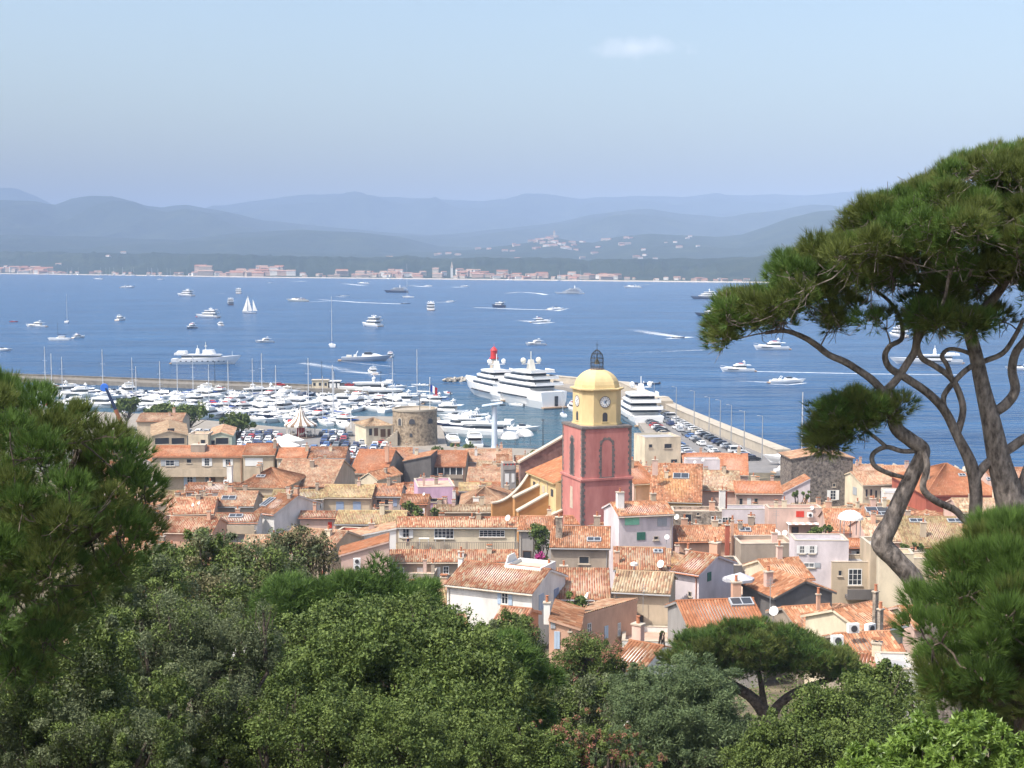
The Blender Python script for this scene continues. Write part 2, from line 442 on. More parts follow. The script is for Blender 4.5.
def sport(name, label, L=12.0, hm=WHITE, cover=None, group=None):
    """low open cruiser with a raked windscreen"""
    B = L * .29; s = L / 12.0
    t = thing(name, label, 'motor boat', group=group)
    mb = MB(); hull(mb, L, B, 1.0 * s, 1.45 * s, hm, rake=.16); mb.box(-L / 2 - .8 * s, -L / 2 + .1, -B * .4, B * .4, .15 * s, .36 * s, TEAK); mb.build('hull', t)
    mb = MB(); tier(mb, -L * .1, L * .36, B * .74, 1.1 * s, 1.75 * s, WHITE, rf=3.2, rb=.2, fr=.6, tw=.8); c = mb.build('foredeck_cabin', t)
    mb = MB(); band(mb, -L * .06, L * .16, B * .66, 1.55 * s, 2.2 * s, .1, .95, GLASS, rf=1.7, rb=.3, tw=.75); mb.build('windscreen', t)
    mb = MB(); mb.box(-L * .40, -L * .30, -B * .36, B * .36, .95 * s, 1.4 * s, CREAM); mb.box(-L * .26, -L * .2, -B * .12, B * .30, .95 * s, 1.5 * s, CREAM); mb.build('seat', t)
    mb = MB(); mb.tube([(-L * .24, -B * .42, 1.1 * s), (-L * .18, -B * .36, 2.3 * s), (-L * .18, B * .36, 2.3 * s), (-L * .24, B * .42, 1.1 * s)], .09 * s, WHITE, 5); mb.build('arch', t)
    if cover:
        mb = MB(); tier(mb, -L * .42, -L * .02, B * .8, 1.1 * s, 1.9 * s, cover, rf=.6, rb=.6, tw=.6, fr=.2); mb.build('cover', t)
    return freeze(t)
def sailboat(name, label, L=12.0, mast=17.0, hm=WHITE, cover=BLUEC, sails=False, group=None, masts=1):
    B = L * .28; s = L / 12.0
    t = thing(name, label, 'sailing boat', group=group)
    mb = MB(); hull(mb, L, B, 1.0 * s, 1.35 * s, hm, rake=.12, full=1.9); mb.build('hull', t)
    mb = MB(); tier(mb, -L * .18, L * .22, B * .55, 1.05 * s, 1.6 * s, WHITE, rf=1.2, fr=.6, tw=.8); c = mb.build('coachroof', t)
    mb = MB(); band(mb, -L * .18, L * .22, B * .55, 1.05 * s, 1.6 * s, .4, .75, GLASS, rf=1.2, fr=.6, tw=.8); mb.build('window', c)
    for k in range(masts):
        x = L * .08 if k == 0 else -L * .28
        mh = mast if k == 0 else mast * .8
        mb = MB(); mb.tube([(x, 0, 1.0 * s), (x, 0, mh)], [.13 * s + .03, .08 * s + .03], ALU, 6); 
        for z in (.45, .7): mb.box(x - .05, x + .05, -B * .32, B * .32, mh * z, mh * z + .06, ALU)
        ms = mb.build('mast', t)
        if sails:
            mb = MB()
            mb.grid([[Vector((x - .15, 0, 2.2 * s)), Vector((x - L * .32, .5 * s, 2.2 * s))], [Vector((x - .15, .12, mh * .55)), Vector((x - L * .18, .7 * s, mh * .55))], [Vector((x - .15, 0, mh * .97)), Vector((x - .25, 0, mh * .97))]], CANVAS)
            mb.build('mainsail', t)
            if k == 0:
                mb = MB(); mb.grid([[Vector((L * .48, 0, 1.6 * s)), Vector((x + .3, .7 * s, 1.9 * s))], [Vector((L * .3, .1, mh * .45)), Vector((x + .3, .8 * s, mh * .45))], [Vector((x + .4, 0, mh * .9)), Vector((x + .25, 0, mh * .9))]], CANVAS); mb.build('jib', t)
        else:
            mb = MB(); mb.tube([(x, 0, 2.3 * s), (x - L * .36, 0, 2.25 * s)], [.22 * s, .12 * s], cover, 6); mb.build('furled_sail', ms)
    mb = MB()
    for p in ((L * .49, 0), (-L * .48, 0)): mb.tube([(p[0], p[1], 1.1 * s), (L * .08, 0, mast * .98)], .022, DARKM, 3)
    for sy in (-1, 1): mb.tube([(L * .06, sy * B * .45, 1.1 * s), (L * .08, sy * B * .32, mast * .7), (L * .08, 0, mast * .97)], .018, DARKM, 3)
    mb.build('rigging', t)
    return freeze(t)
def catamaran(name, label, L=14.0, group=None):
    t = thing(name, label, 'catamaran', group=group); B = L * .5
    for sy in (-1, 1):
        mb = MB(); hull(mb, L, B * .26, 1.3, 1.7, WHITE, y0=sy * B * .38); mb.build('hull', t)
    mb = MB(); mb.box(-L * .42, L * .15, -B * .42, B * .42, .9, 1.4, WHITE); tier(mb, -L * .28, L * .14, B * .7, 1.4, 2.7, WHITE, rf=1.2); c = mb.build('cabin', t)
    mb = MB(); band(mb, -L * .28, L * .14, B * .7, 1.4, 2.7, .35, .8, GLASS, rf=1.2); mb.build('window', c)
    mb = MB(); mb.tube([(L * .05, 0, 2.5), (L * .05, 0, 12)], [.14, .09], DARKM, 6); mb.build('mast', t)
    mb = MB(); mb.tube([(L * .05, 0, 3.6), (-L * .35, 0, 3.6)], [.25, .15], NAVY, 6); mb.build('furled_sail', t)
    return freeze(t)
def dinghy(name, label, L=5.5, hm=WHITE, group=None, person=False):
    t = thing(name, label, 'speedboat', group=group); B = L * .36
    mb = MB(); hull(mb, L, B, .6, .85, hm, low=-.15); mb.build('hull', t)
    mb = MB(); mb.box(-L * .3, -L * .14, -B * .3, B * .3, .62, .95, FENDER if person else CREAM); mb.box(-.1, .35, -B * .15, B * .15, .62, 1.25, WHITE, top=(.6, .9)); mb.build('console', t)
    mb = MB(); mb.box(-L * .56, -L * .48, -.22, .22, .1, 1.05, DARKM, top=(.7, .8)); mb.build('outboard_motor', t)
    return freeze(t)
def superyacht(name, label, L, B, decks=None, hm=WHITE, fb=(2.6, 4.2), group=None, domes=2, cat='yacht', back=.44, low=1.0, mastm=WHITE, sm=WHITE, smooth=False):
    """many-decked motor yacht; decks step back from the bow and overhang aft"""
    t = thing(name, label, cat, group=group)
    hs, hb = fb
    decks = decks or (3 if L > 32 else 2)
    mb = MB(); hull(mb, L, B, hs, hb, hm, rake=.12, full=2.6); mb.box(-L / 2 - .03 * L, -L / 2 + .2, -B * .42, B * .42, .3, .75, TEAK); mb.build('hull', t)
    bb = B / 2 * .99
    for sy in (-1, 1):
        if cat == 'classic yacht':
            for k in range(9):
                x = -L * .36 + k * L * .62 / 8; mb = MB(); mb.box(x - .45, x + .45, sy * bb - .12, sy * bb + .04 * sy + .02, hs * .52, hs * .52 + .42, GLASS); mb.build('porthole', t)
        elif L > 30: mb = MB(); mb.box(-L * .33, L * .08, sy * bb - .12, sy * bb + .04 * sy + .02, hs * .55, hs * .55 + .5, GLASS); mb.build('hull_window', t)
    z = hs + .05; dh = 2.1 * low
    x0, x1, wd = -L * back, L * .24, B * .86
    for k in range(decks):
        H = dh
        mb = MB(); tier(mb, x0 + L * .09, x1, wd, z, z + H, sm, rf=.75, rb=-.1, tw=.95); hs_ = mb.build('deckhouse', t)
        mb = MB(); band(mb, x0 + L * .09, x1, wd, z, z + H, .34, .72, GLASS, rf=.75, rb=-.1, tw=.95, out=.05); mb.build('window', hs_)
        mb = MB(); deckplate(mb, x0 - L * .015, x1 - L * .015, wd * 1.12, z + H, sm, .28)
        pl = mb.build('deck', t)
        mb = MB()
        for sy in (-1, 1): mb.box(x0, x0 + L * .12, sy * wd * .54 - .05, sy * wd * .54 + .05, z + H + .28, z + H + 1.15, sm)
        mb.box(x0 - L * .012, x0 - L * .012 + .12, -wd * .52, wd * .52, z + H + .28, z + H + 1.1, sm)
        mb.build('bulwark', pl)
        mb = MB(); mb.box(x0 + L * .015, x0 + L * .05, -wd * .3, wd * .3, z + H + .28, z + H + .75, FENDER if k == 1 else CREAM); mb.build('sofa', pl)
        z += H + .2
        x0 += L * (.045 if k < decks - 1 else .08); x1 -= L * .105; wd *= .94
    mb = MB(); mx_ = (x0 + x1) / 2 - L * .02
    mb.box(mx_ - L * .022, mx_ + L * .022, -wd * .16, wd * .16, z, z + L * .075, mastm, top=(.5, .6))
    mb.box(mx_ - .25, mx_ + .25, -wd * .42, wd * .42, z + L * .045, z + L * .045 + .3, mastm)
    mb.tube([(mx_, 0, z + L * .07), (mx_, 0, z + L * .13)], .10 + L * .0012, mastm, 5)
    ms = mb.build('radar_mast', t)
    for sy in ((-1, 1) if domes == 2 else (0,)):
        mb = MB(); sphere(mb, (mx_, sy * wd * .36, z + L * .045 + L * .026), L * .02, mastm); mb.build('radome', ms)
    return freeze(t)

def heading(deg):  # 0 = bow to the right of the picture, 90 = away from the viewer
    return R(deg)
def put(o, px, py, deg, z=0.0):
    p = gz(px, py, z); o.location = (p.x, p.y, z - 0.02); o.rotation_euler = (0, 0, heading(deg)); return o

FOAM = bpy.data.materials.new('foam'); FOAM.use_nodes = True
_n = FOAM.node_tree.nodes; _l = FOAM.node_tree.links
_b = _n['Principled BSDF']; _b.inputs['Base Color'].default_value = (0.78, 0.82, 0.84, 1); _b.inputs['Roughness'].default_value = 0.8
_g = _n.new('ShaderNodeNewGeometry'); _z = _n.new('ShaderNodeTexNoise'); _z.inputs['Scale'].default_value = 0.35; _z.inputs['Detail'].default_value = 6; _z.inputs['Roughness'].default_value = .75
_l.new(_g.outputs['Position'], _z.inputs['Vector'])
_at = _n.new('ShaderNodeAttribute'); _at.attribute_name = 'foam'
_m1 = _n.new('ShaderNodeMath'); _m1.operation = 'ADD'; _l.new(_z.outputs['Fac'], _m1.inputs[0]); _l.new(_at.outputs['Fac'], _m1.inputs[1])
_mr = _n.new('ShaderNodeMapRange'); _mr.inputs['From Min'].default_value = .95; _mr.inputs['From Max'].default_value = 1.6
_l.new(_m1.outputs[0], _mr.inputs['Value']); _l.new(_mr.outputs[0], _b.inputs['Alpha'])
wake_n = [0]
def wake(pts, w0, w1, label, a0=.85, a1=.35):
    """foam strip from the boat back along pts (pixels on the water); widths in metres"""
    P = [gz(x, y, 0.0) for x, y in pts]
    N = 24; rows = []; al = []
    seg = [(P[i + 1] - P[i]).length for i in range(len(P) - 1)]; tot = sum(seg)
    for i in range(N + 1):
        d = tot * i / N; k = 0
        while k < len(seg) - 1 and d > seg[k]: d -= seg[k]; k += 1
        p = P[k].lerp(P[k + 1], min(1, d / seg[k])); tdir = (P[k + 1] - P[k]).normalized(); sd_ = Vector((-tdir.y, tdir.x, 0))
        t = i / N; w_ = w0 + (w1 - w0) * t
        for q, e in ((-1, -.35), (-.45, 0), (0, .1), (.45, 0), (1, -.35)):
            rows.append(p + sd_ * q * w_ + Vector((0, 0, .06))); al.append(lerp(a0, a1, t) + e)
    f = [(i * 5 + j, i * 5 + j + 1, i * 5 + j + 6, i * 5 + j + 5) for i in range(N) for j in range(4)]
    me = bpy.data.meshes.new('wake'); me.from_pydata([tuple(r) for r in rows], [], f); me.materials.append(FOAM)
    at_ = me.attributes.new('foam', 'FLOAT', 'POINT'); at_.data.foreach_set('value', al)
    return tag(link('wake', me), label, None, kind='stuff')

# --- boats in the bay, each with its own look
def bay():
    B = []
    def fly(px, py, deg, L, lab, **k): put(flybridge('motor_yacht', lab, L, **k), px, py, deg)
    def spt(px, py, deg, L, lab, **k): put(sport('motor_boat', lab, L, **k), px, py, deg)
    def sup(px, py, deg, L, lab, **k):
        B_ = k.pop('B', L * .2); put(superyacht('yacht', lab, L, B_, **k), px, py, deg)
    def din(px, py, deg, L, lab, **k): put(dinghy('speedboat', lab, L, **k), px, py, deg)
    spt(128, 288, 10, 27, 'white cruiser far out on its own, above the lone stern-on yacht')
    sup(185, 296, 150, 30, 'white three-deck yacht with twin domes below the far-shore marina', B=10, fb=(2.4, 4), low=1.15)
    spt(98, 279.5, 175, 24, 'tiny white boat close in to the far marina, the more leftward of the two')
    spt(161, 279.8, 20, 17, 'tiny white boat close in to the far shore under the marina masts')
    fly(36, 327, 172, 17, 'white motor yacht with tall arch, broadside beside a red dinghy')
    din(14, 322, 10, 7, 'small red dinghy off the bow of a white motor yacht', hm=RED, person=True)
    put(sailboat('sailing_boat', 'white sailing boat seen end-on with bare pale mast, above the catamaran', 13, 24), 67, 322.5, 100)
    put(catamaran('catamaran', 'white catamaran with dark mast moored beside a small cruiser', 14), 59, 340, 188)
    fly(79, 338, 60, 11, 'small white cruiser moored stern-on right beside the catamaran')
    fly(121, 320.5, 82, 17, 'white motor yacht seen squarely from astern in open water')
    spt(2, 351, 12, 12, 'white boat cut by the picture edge beyond the breakwater masts')
    sup(207, 317.5, 160, 24, 'white yacht with stacked decks and a dark tender alongside', B=8, fb=(2, 3.2))
    din(197, 317, 100, 7, 'dark red tender lying beside a stacked-deck yacht', hm=RED)
    fly(191, 328.5, 255, 15, 'grey-bottomed motor yacht pointing its bow at the town', hm=GREYH)
    fly(220, 325.5, 120, 12, 'small white cruiser anchored right of the bow-on grey yacht')
    sup(230, 305, 110, 20, 'dark-hulled yacht with white upper decks just above the gaff of twin sails', hm=NAVY, B=7, decks=2, fb=(2.2, 3))
    sup(239, 293.5, 95, 22, 'narrow white yacht seen end-on below the far apartment blocks', B=9, fb=(2, 3))
    put(sailboat('sailing_boat', 'two-masted boat with both grey-white sails raised', 14, 17.5, hm=GREYH, sails=True, masts=2), 249, 313.5, 175)
    spt(297, 301.5, 175, 27, 'cream sport yacht with a dark canopy aft and a thin wake', hm=CREAM, cover=NAVY)
    fly(264, 342.5, 210, 12, 'small white cruiser with a dark window band right of the long classic yacht')
    put(sailboat('sailing_boat', 'white sailing boat seen end-on with a very tall bare mast', 15, 31), 332, 346.5, 100)
    spt(367, 361, 4, 27, 'long low silver-grey sport yacht under way past a curved wake', hm=GREYH)
    fly(391, 357, 84, 11, 'white cruiser seen from astern behind the bow of the low grey yacht')
    fly(372, 373.5, 110, 12, 'white motor yacht kicking up foam outside the harbour mouth')
    sup(371, 326.5, 140, 21, 'white three-deck yacht with shaded navy quarter, mid bay', hm=WHITE, B=8, fb=(2.2, 3.4), low=1.1)
    sup(396, 292.5, 178, 38, 'long navy yacht with a low superstructure and dark mast', hm=NAVY, sm=GREYH, decks=2, B=7.5, fb=(3.2, 4), domes=1)
    put(sailboat('sailing_boat', 'large sailing yacht with mast standing above the far beach line', 17, 46), 408, 297.5, 165)
    sup(431, 310, 92, 26, 'tall white yacht seen squarely from astern beside two long wakes', B=9, fb=(2, 3), low=1.1)
    sup(498, 307.5, 150, 16, 'small navy-hulled yacht with white upper deck, crossed by a wake', hm=NAVY, B=7, decks=1, fb=(3, 3.6), domes=1)
    sup(569, 294, 178, 44, 'pale wedge-shaped superyacht lying off the village hill', sm=GREYH, B=9, decks=3, fb=(2, 3.2), low=.9, domes=1)
    fly(541, 322.5, 8, 17, 'white motor yacht throwing spray both sides above an anchored cruiser')
    spt(556, 309.8, 5, 18, 'white speedboat at the head of a long straight wake')
    fly(535, 345, 200, 13, 'white cruiser anchored on its own above the big moored yachts')
    sup(704, 299, 178, 36, 'navy-hulled superyacht with tiered white decks, the farther of a pair', hm=NAVY, B=8, fb=(2.6, 4))
    sup(712, 316, 178, 33, 'navy-hulled superyacht with a domed mast, half behind the pine crown', hm=NAVY, B=8, fb=(2.2, 3.4))
    din(679, 338, 12, 9, 'small dark speedboat leading a broad ring of foam', hm=NAVY)
    fly(737, 371.5, 178, 16.5, 'white motor yacht running with its bow to the pine clump and a straight wake')
    spt(788, 383, 2, 16, 'white sport boat heading for the hanging pine branch')
    fly(771, 349.5, 178, 21, 'white motor yacht glimpsed under the drooping pine twigs')
    sup(897, 337, 100, 22, 'white yacht glimpsed end-on through the pine limbs', B=8, fb=(2, 3))
    sup(925, 363.5, 178, 37, 'long low white yacht behind the twisted pine limbs', decks=1, B=8, fb=(2.2, 3.4), domes=1)
    spt(1019, 370, 178, 14, 'white boat just showing beside the pine trunk')
    spt(632, 288, 178, 32, 'white boat near the far beach, right of the wedge-shaped superyacht')
    din(406, 303.8, 0, 11, 'dark small boat drawing a long double wake', hm=NAVY)
    spt(451, 302, 0, 12, 'small white boat at the end of a wake beyond the stern-on yacht')
    spt(363, 284, 178, 25, 'white boat on a pale wake near the far beach town')
    spt(428, 286.3, 178, 16, 'tiny white boat running near the far beach, below the church spire')
    spt(465, 286.8, 2, 17, 'tiny white boat running near the far beach, farthest along the row of wakes')
    din(345, 296, 4, 14, 'tiny white boat between two thin wakes')
    din(271, 283, 2, 14, 'tiny white boat off the pale apartment terraces')
    spt(398, 387.5, 6, 8, 'low white launch just off the end of the pier')
    din(420, 386, 170, 8, 'white speedboat with a foamy stern coming past the flagpole')
    din(447, 394, 120, 6, 'small boat with a red seat crossing the harbour mouth', person=True)
    din(644, 384, 178, 13, 'flat dark-bottomed launch beyond the domed yacht', hm=NAVY)
    fly(482, 393, 262, 11, 'white cruiser moored bow-on in front of the superyachts')
    fly(500, 394, 268, 10, 'white boat squeezed between the bow-on cruiser and the big hull')
    din(516, 406, 150, 6.5, 'white dinghy lying along the side of the big hull')
    din(498, 402, 190, 6, 'white tender floating above the pale lamp column')
    fly(573, 410, 100, 13, 'white motor yacht between the big stern and the bell tower')
    put(sailboat('sailing_boat', 'small boat with blue cover and short mast below the big stern', 8, 9), 563, 416, 95)
    # the classic yacht
    t = superyacht('classic_yacht', 'long classic white yacht with a row of dark portholes and raised bow', 35.5, 7.5, decks=1, fb=(2.9, 4.6), domes=1, low=.9, cat='classic yacht')
    mb = MB(); tier(mb, -15, -9.5, 5.2, 5.3, 6.9, WHITE, rf=.2); tier(mb, -2, 5, 4.6, 5.2, 7.4, WHITE, rf=.5)
    mb.build('upper_house', t)
    mb = MB(); mb.box(-5.6, -3.6, -.9, .9, 5.2, 8.0, WHITE, top=(.7, .7)); mb.build('funnel', t)
    mb = MB(); mb.tube([(-.5, 0, 7), (-.5, 0, 11.5)], [.22, .1], CREAM, 6); mb.box(-1, 0, -1.2, 1.2, 9.2, 9.4, CREAM); mb.tube([(13, 0, 3.5), (13, 0, 6.5)], .08, WHITE, 5); mb.build('mast', t)
    put(t, 207, 364, 3)
    # wakes
    wk = 'white foam wake '
    wake([(392, 366.5), (340, 361.5), (304, 363)], 2, 5, wk + 'curving out behind the low grey yacht', .6, .35)
    wake([(304, 363), (345, 370), (400, 380), (445, 385)], 7, 12, wk + 'spread wide towards the harbour mouth', .62, .18)
    wake([(376, 373.5), (352, 372), (338, 371)], 4, 6, wk + 'round the yacht at the harbour mouth', .9, .4)
    wake([(372, 374.5), (392, 375)], 3, 2, wk + 'off the bow at the harbour mouth', .9, .4)
    wake([(415, 386.5), (398, 388)], 2, 1, wk + 'of the speedboat near the pier', .9, .3)
    wake([(755, 371.5), (800, 372.5), (870, 374), (960, 375)], 1.2, 3.4, wk + 'trailing the yacht to behind the pine', 1.0, .6)
    wake([(772, 382.5), (735, 381)], 1.3, 2.5, wk + 'behind the sport boat', 1.0, .4)
    wake([(806, 383), (788, 385), (770, 384)], 1, 2, wk + 'under the sport boat hull', .9, .7)
    wake([(552, 310), (520, 309.3), (475, 307.5)], 4, 10, wk + 'of the straight-running speedboat', .95, .6)
    wake([(556, 311), (568, 308.5)], 4, 3, wk + 'at the bow of the straight-running speedboat', .9, .6)
    wake([(535, 322.5), (520, 320)], 4, 14, wk + 'fanning behind the spraying yacht', .8, .4)
    wake([(535, 323.5), (553, 322.5)], 5, 4, wk + 'round the spraying yacht', 1.0, .8)
    wake([(679, 337), (655, 333.5), (630, 329)], 5, 18, wk + 'arching behind the dark speedboat', .85, .35)
    wake([(690, 337), (668, 338.8)], 5, 5, wk + 'ringing the dark speedboat', .95, .7)
    wake([(704, 350), (640, 352.5), (600, 355)], 2.5, 3, wk + 'crossing towards the pine', .7, .3)
    wake([(640, 328), (740, 336)], 3, 2, wk + 'faint and broken in mid bay', .3, .1)
    wake([(400, 304), (360, 302.5), (318, 299.5)], 5, 13, wk + 'doubled behind the dark small boat', .9, .5)
    wake([(450, 302.2), (425, 302.3)], 5, 8, wk + 'behind the stern-on yacht', .9, .6)
    wake([(540, 293.5), (520, 292), (505, 293.5)], 8, 12, wk + 'looping near the wedge yacht', .8, .5)
    wake([(546, 294.8), (536, 293)], 6, 8, wk + 'at the end of a loop', .9, .7)
    wake([(310, 302), (340, 301)], 4, 9, wk + 'behind the cream sport yacht', .8, .4)
    wake([(428, 287), (405, 285)], 12, 18, wk + 'of the tiny boat by the spire', .8, .4)
    wake([(462, 287.3), (452, 287)], 14, 12, wk + 'at the far end of the row', .9, .7)
    wake([(362, 285.5), (344, 283.5)], 12, 20, wk + 'near the far beach town', .8, .5)
    wake([(296, 281.5), (310, 281)], 20, 14, wk + 'close to the far beach', .8, .5)
    wake([(225, 293.5), (205, 293.8)], 5, 6, wk + 'left of the narrow end-on yacht', .7, .4)
    wake([(345, 297), (335, 296.3)], 5, 6, wk + 'between two thin wakes', .8, .5)
    wake([(650, 284.2), (622, 287)], 6, 8, wk + 'near the far beach by the last white boat', .6, .4)
    wake([(640, 384.5), (622, 384)], 2, 3, wk + 'of the flat launch', .6, .3)
bay()
# --- the big yachts at the mole
mega = superyacht('superyacht', 'huge white superyacht moored with its broad stern to the harbour', 56, 12.6, decks=3, fb=(6.2, 7.8), low=.92, back=.43, mastm=CREAM)
p = gz(541, 408); a_ = R(118)
mega.location = (p.x + 3.3 + math.cos(a_) * 25, p.y + math.sin(a_) * 25, -.02); mega.rotation_euler = (0, 0, a_)
mb = MB(); mb.box(-28.3, -27.95, -1.5, -.2, 1.0, 4.6, GLASS); mb.build('stern_door', mega)
m2 = superyacht('superyacht', 'white superyacht with stepped rounded decks beyond the broad-sterned one', 50, 11.5, decks=3, fb=(4.6, 6.4), low=.88, back=.43)
m2.location = (p.x - 7.5 + math.cos(R(110)) * 37, p.y + 12 + math.sin(R(110)) * 37, -.02); m2.rotation_euler = (0, 0, R(112))
m3 = superyacht('superyacht', 'white superyacht with a domed mast moored right behind the bell tower', 44, 11.5, decks=3, fb=(3.4, 4.8), low=.9, back=.42)
p = gz(641, 428); m3.location = (p.x + .5, p.y + 24, -.02); m3.rotation_euler = (0, 0, R(96))
# ---------------------------------------------------------------- town: ground and the house builder
def tile_mat(name, cols, stain=0.35):
    """half-round clay tiles: the mesh carries the corrugation, the UVs (metres) give each tile its own colour"""
    m = bpy.data.materials.new(name); m.use_nodes = True
    n = m.node_tree.nodes; l = m.node_tree.links; b = n['Principled BSDF']
    b.inputs['Roughness'].default_value = 0.9; b.inputs['Specular IOR Level'].default_value = 0.15
    uv = n.new('ShaderNodeUVMap')
    mp = n.new('ShaderNodeVectorMath'); mp.operation = 'MULTIPLY'; mp.inputs[1].default_value = (1 / .24, 1 / .5, 1)
    l.new(uv.outputs[0], mp.inputs[0])
    fl = n.new('ShaderNodeVectorMath'); fl.operation = 'FLOOR'; l.new(mp.outputs[0], fl.inputs[0])
    oi = n.new('ShaderNodeObjectInfo')
    ad = n.new('ShaderNodeVectorMath'); ad.operation = 'ADD'; l.new(fl.outputs[0], ad.inputs[0]); l.new(oi.outputs['Random'], ad.inputs[1])
    wn = n.new('ShaderNodeTexWhiteNoise'); wn.noise_dimensions = '3D'; l.new(ad.outputs[0], wn.inputs['Vector'])
    r = n.new('ShaderNodeValToRGB'); r.color_ramp.interpolation = 'CONSTANT'
    e = r.color_ramp.elements
    pos = 0
    for i, (wt, c) in enumerate(cols):
        if i == 0: e[0].position = 0; e[0].color = tuple(c) + (1,)
        elif i == 1: e[1].position = pos; e[1].color = tuple(c) + (1,)
        else: x = e.new(pos); x.color = tuple(c) + (1,)
        pos += wt
    l.new(wn.outputs['Value'], r.inputs['Fac'])
    g = n.new('ShaderNodeNewGeometry')
    nz = n.new('ShaderNodeTexNoise'); nz.inputs['Scale'].default_value = 0.55; nz.inputs['Detail'].default_value = 6; nz.inputs['Roughness'].default_value = .7
    l.new(g.outputs['Position'], nz.inputs['Vector'])
    mr = n.new('ShaderNodeMapRange'); mr.inputs['From Min'].default_value = .35; mr.inputs['From Max'].default_value = .62
    mr.inputs['To Min'].default_value = 1 - stain; mr.inputs['To Max'].default_value = 1.12
    l.new(nz.outputs['Fac'], mr.inputs['Value'])
    # each roof a little lighter or darker, as its clay has weathered
    m2 = n.new('ShaderNodeMapRange'); m2.inputs['To Min'].default_value = .72; m2.inputs['To Max'].default_value = 1.12
    l.new(oi.outputs['Random'], m2.inputs['Value'])
    mu = n.new('ShaderNodeMath'); mu.operation = 'MULTIPLY'; l.new(mr.outputs[0], mu.inputs[0]); l.new(m2.outputs[0], mu.inputs[1])
    mx = n.new('ShaderNodeMix'); mx.data_type = 'RGBA'; mx.blend_type = 'MULTIPLY'; mx.inputs['Factor'].default_value = 1
    l.new(r.outputs[0], mx.inputs['A']); l.new(mu.outputs[0], mx.inputs['B']); l.new(mx.outputs['Result'], b.inputs['Base Color'])
    return m
TILES = {
 'orange': tile_mat('orange clay tiles', [(.38, (0.350, 0.161, 0.084)), (.25, (0.392, 0.201, 0.113)), (.15, (0.294, 0.129, 0.067)), (.14, (0.435, 0.272, 0.167)), (.08, (0.231, 0.121, 0.073))]),
 'fresh': tile_mat('fresh red clay tiles', [(.45, (0.372, 0.154, 0.077)), (.35, (0.400, 0.179, 0.093)), (.12, (0.322, 0.135, 0.067)), (.08, (0.420, 0.228, 0.134))], .2),
 'old': tile_mat('weathered tan tiles', [(.30, (0.365, 0.258, 0.160)), (.25, (0.420, 0.314, 0.201)), (.17, (0.350, 0.201, 0.121)), (.16, (0.281, 0.179, 0.113)), (.12, (0.463, 0.386, 0.267))]),
 'yellow': tile_mat('yellowish old tiles', [(.35, (0.385, 0.286, 0.147)), (.25, (0.435, 0.344, 0.187)), (.2, (0.365, 0.228, 0.127)), (.2, (0.281, 0.193, 0.106))]),
 'mix': tile_mat('striped pale and red tiles', [(.28, (0.350, 0.157, 0.087)), (.26, (0.420, 0.265, 0.160)), (.18, (0.309, 0.129, 0.073)), (.18, (0.407, 0.228, 0.140)), (.10, (0.435, 0.336, 0.227))]),
 'pink': tile_mat('pinkish worn tiles', [(.35, (0.379, 0.214, 0.134)), (.3, (0.407, 0.265, 0.167)), (.2, (0.322, 0.171, 0.100)), (.15, (0.420, 0.314, 0.214))]),
}
def wallm(name, c, var=.2): return mat(name, c, .92, var, .5, 0, detail=7, spec=.1, stretch=(1, 1, .45))
WALL = {
 'beige': wallm('beige render', (.50, .41, .30)), 'cream': wallm('cream render', (.62, .54, .40)), 'peach': wallm('peach render', (.60, .37, .26)),
 'lilac': wallm('pale lilac render', (.63, .565, .575)), 'white': wallm('white render', (.74, .72, .68)), 'stone': mat('rough rubble stone', (.23, .19, .155), .95, .45, 1.6, .25, col2=(.36, .30, .24), detail=8),
 'taupe': wallm('taupe render', (.36, .30, .24)), 'pink': wallm('pinkish render', (.60, .43, .36)), 'rust': wallm('rust red render', (.38, .115, .075)),
 'ochre': wallm('ochre render', (.62, .41, .16)), 'darkstone': mat('dark rubble stone', (.12, .10, .09), .95, .5, 1.8, .3, col2=(.21, .18, .15), detail=9),
 'grey': wallm('grey render', (.33, .31, .29)), 'lavender': wallm('lavender pink render', (.56, .38, .50)), 'dark': wallm('dark grey cement', (.15, .14, .135), .25),
 'green': wallm('pale green render', (.46, .52, .42)), 'roofgrey': mat('grey felt', (.34, .34, .35), .9, .2, .6), 'terrace': mat('terrace tiles', (.52, .36, .27), .85, .2, .8),
}
SH = {
 'blue': mat('blue grey shutter paint', (.27, .34, .47), .6), 'lightblue': mat('pale blue shutter paint', (.42, .52, .64), .6), 'mint': mat('mint green shutter paint', (.26, .62, .42), .6),
 'green': mat('dark green shutter paint', (.045, .15, .11), .6), 'white': mat('white woodwork', (.74, .74, .72), .6), 'grey': mat('grey shutter paint', (.36, .38, .40), .6), 'brown': mat('brown woodwork', (.13, .075, .045), .7),
 'red': mat('red shutter paint', (.55, .05, .03), .6),
}
PANE = mat('window pane', (.035, .042, .052), .15, spec=.5)
LIME = mat('pale coping stone', (.50, .43, .34), .85, .12, 1.0)
CONC = mat('concrete', (.42, .39, .35), .9, .15, .5)
POT = mat('clay pot', (.42, .17, .09), .85)
STEEL = mat('painted steel', (.30, .31, .32), .5)
SOLAR = mat('dark solar glass', (.05, .055, .065), .25)

